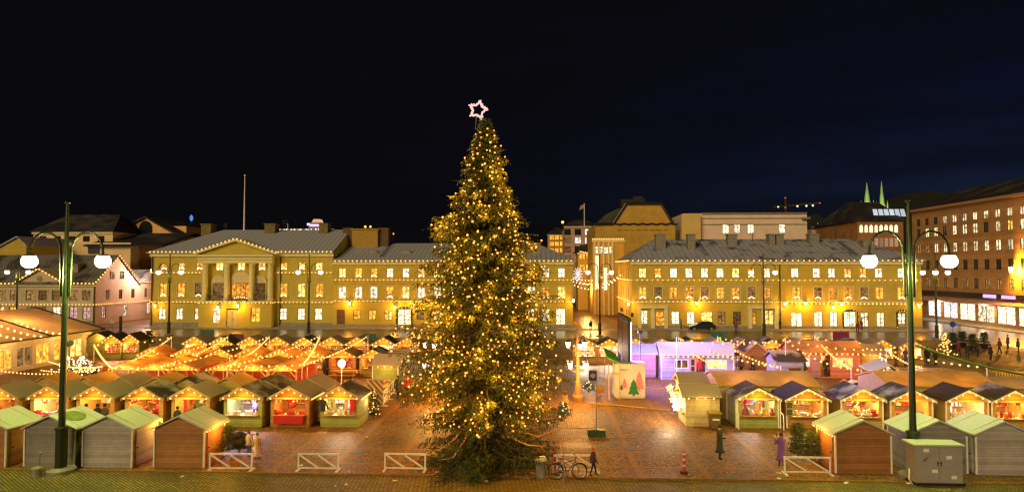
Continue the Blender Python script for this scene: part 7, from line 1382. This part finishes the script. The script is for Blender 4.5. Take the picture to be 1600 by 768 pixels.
for hi, lb, c in ((1, 'seller in red inside the stall behind the west lamp pole', (.35, .03, .03)), (3, 'seller in dark red inside the wreath stall', (.25, .03, .03)), (5, 'seller in violet inside the violet-lit green stall', (.14, .10, .25)), (7, 'seller in dark blue inside the green end stall', (.08, .09, .16)), (10, 'seller in orange inside the stall of red and white figures', (.5, .12, .02)), (12, 'seller in pale blue leaning in the bottle stall', (.18, .24, .40))):
    t = huts2[hi][0]; person(0, 0, lb, c, face=8, hem=1.0, loc=t.location+Vector((.28 if hi != 12 else -.35, .12, -.12)), h=1.56)
for px, py, lb, c, fc in ((942, 553, 'dark figure left of the pair at the bright far stall', (.03, .03, .03), 180), (953, 553, 'dark figure right of the pair at the bright far stall', (.035, .03, .03), 170), (929, 555, 'reddish figure beside the two dark shoppers at the far stall', (.25, .05, .04), 150), (1449, 568, 'dark-coated figure, left one of the pair by the lit lawn fir', (.025, .03, .025), 120), (1462, 570, 'dark-coated figure, right one of the pair by the lit lawn fir', (.03, .03, .03), 200), (1548, 563, 'dark figure standing alone right of the potted shrubs', (.03, .03, .03), 90), (1591, 552, 'figure in dark green at the far right edge of the lawn', (.06, .08, .03), 60),
                         (166, 600, 'person in a red jacket seated side of the marquee shrubs', (.35, .05, .03), 30), (147, 598, 'person in dark clothes beside the bulb-covered shrub', (.05, .03, .03), 10), (506, 590, 'dark figure near the left end of the picnic table', (.03, .03, .035), 140), (553, 577, 'dark figure standing behind the court lamp', (.03, .028, .03), 180), (210, 549, 'dark figure right of the twin red stalls', (.04, .04, .03), 180)):
    person(px, py, lb, c, face=fc, hem=.75)
RP = random.Random(13); COATS = [(.03,.03,.03), (.05,.04,.035), (.20,.03,.03), (.03,.04,.08), (.08,.06,.04), (.12,.1,.09), (.05,.07,.04)]
CN = ['black', 'dark brown', 'dark red', 'navy', 'brown', 'grey', 'dark green']
for i, (px, py, wh) in enumerate(((262, 567, 'between the middle stalls behind the second dining shelter'), (318, 571, 'in the gap between the third and fourth dining shelters'), (409, 563, 'between the fourth and fifth middle stalls'), (461, 560, 'left of the sixth middle stall'), (509, 562, 'right of the sixth middle stall'), (520, 578, 'behind the picnic table'), (561, 574, 'near the court lamp'), (547, 566, 'in front of the seventh middle stall'),
    (898, 552, 'left of the bright far stall by the lantern post'), (966, 551, 'left of the slatted screen'), (1158, 586, 'right of the lilac cottage'), (1176, 588, 'before the dark orange hut'), (1257, 592, 'on the deck steps left of the red cottage'), (1362, 585, 'before the side-on ochre hut'), (1403, 566, 'beside the last far-row stalls'), (1416, 572, 'under the garland east of the ochre hut'), (1432, 560, 'left of the lit lawn fir'), (1498, 556, 'on the lawn below the tall potted shrub'), (1512, 560, 'on the lawn in front of the middle potted shrub'), (1528, 557, 'on the lawn between two potted shrubs'), (1562, 552, 'on the bright cobbles right of the potted shrubs'), (1575, 545, 'far out on the bright cobbles'), (1340, 520, 'at the kerb before the shop gateway'), (1150, 518, 'at the kerb right of the dark car'))):
    k = RP.randrange(7); person(px, py, f'figure in {CN[k]} {wh}', COATS[k], pose=RP.choice(['stand', 'walk']), face=RP.uniform(0, 360), hem=RP.uniform(.6, .9), hat=RP.choice([None, COATS[RP.randrange(7)]]), h=RP.uniform(1.6, 1.82))
person(0, 0, 'person in a red jacket stepping out of the lilac cottage door', (.50, .03, .05), (.05, .05, .15), 'walk', 10, .85, loc=Vector((fx(1095), 56.3, .08)), h=1.7); person(0, 0, 'dark-coated person in the red cottage doorway', (.04, .04, .03), face=10, hem=.8, loc=Vector((fx2(1291), Y2+.1, .08)), h=1.75)
for px, lb, c, fc in ((1219, 'dark figure under the wall lantern by the downpipe', (.03, .03, .03), 100), (1346, 'figure in dark red before the shop gateway garland', (.15, .04, .03), 20), (1064, 'pale figure on the pavement left of the dark car', (.2, .15, .12), 60), (923, 'dark figure crossing at the mouth of the side street', (.03, .03, .03), 200)):
    Y = 101.4 if px != 923 else 99; person(0, 0, lb, c, face=fc, hem=.8, loc=Vector((X(px, Y, 505), Y, .12 if px != 923 else .005)))
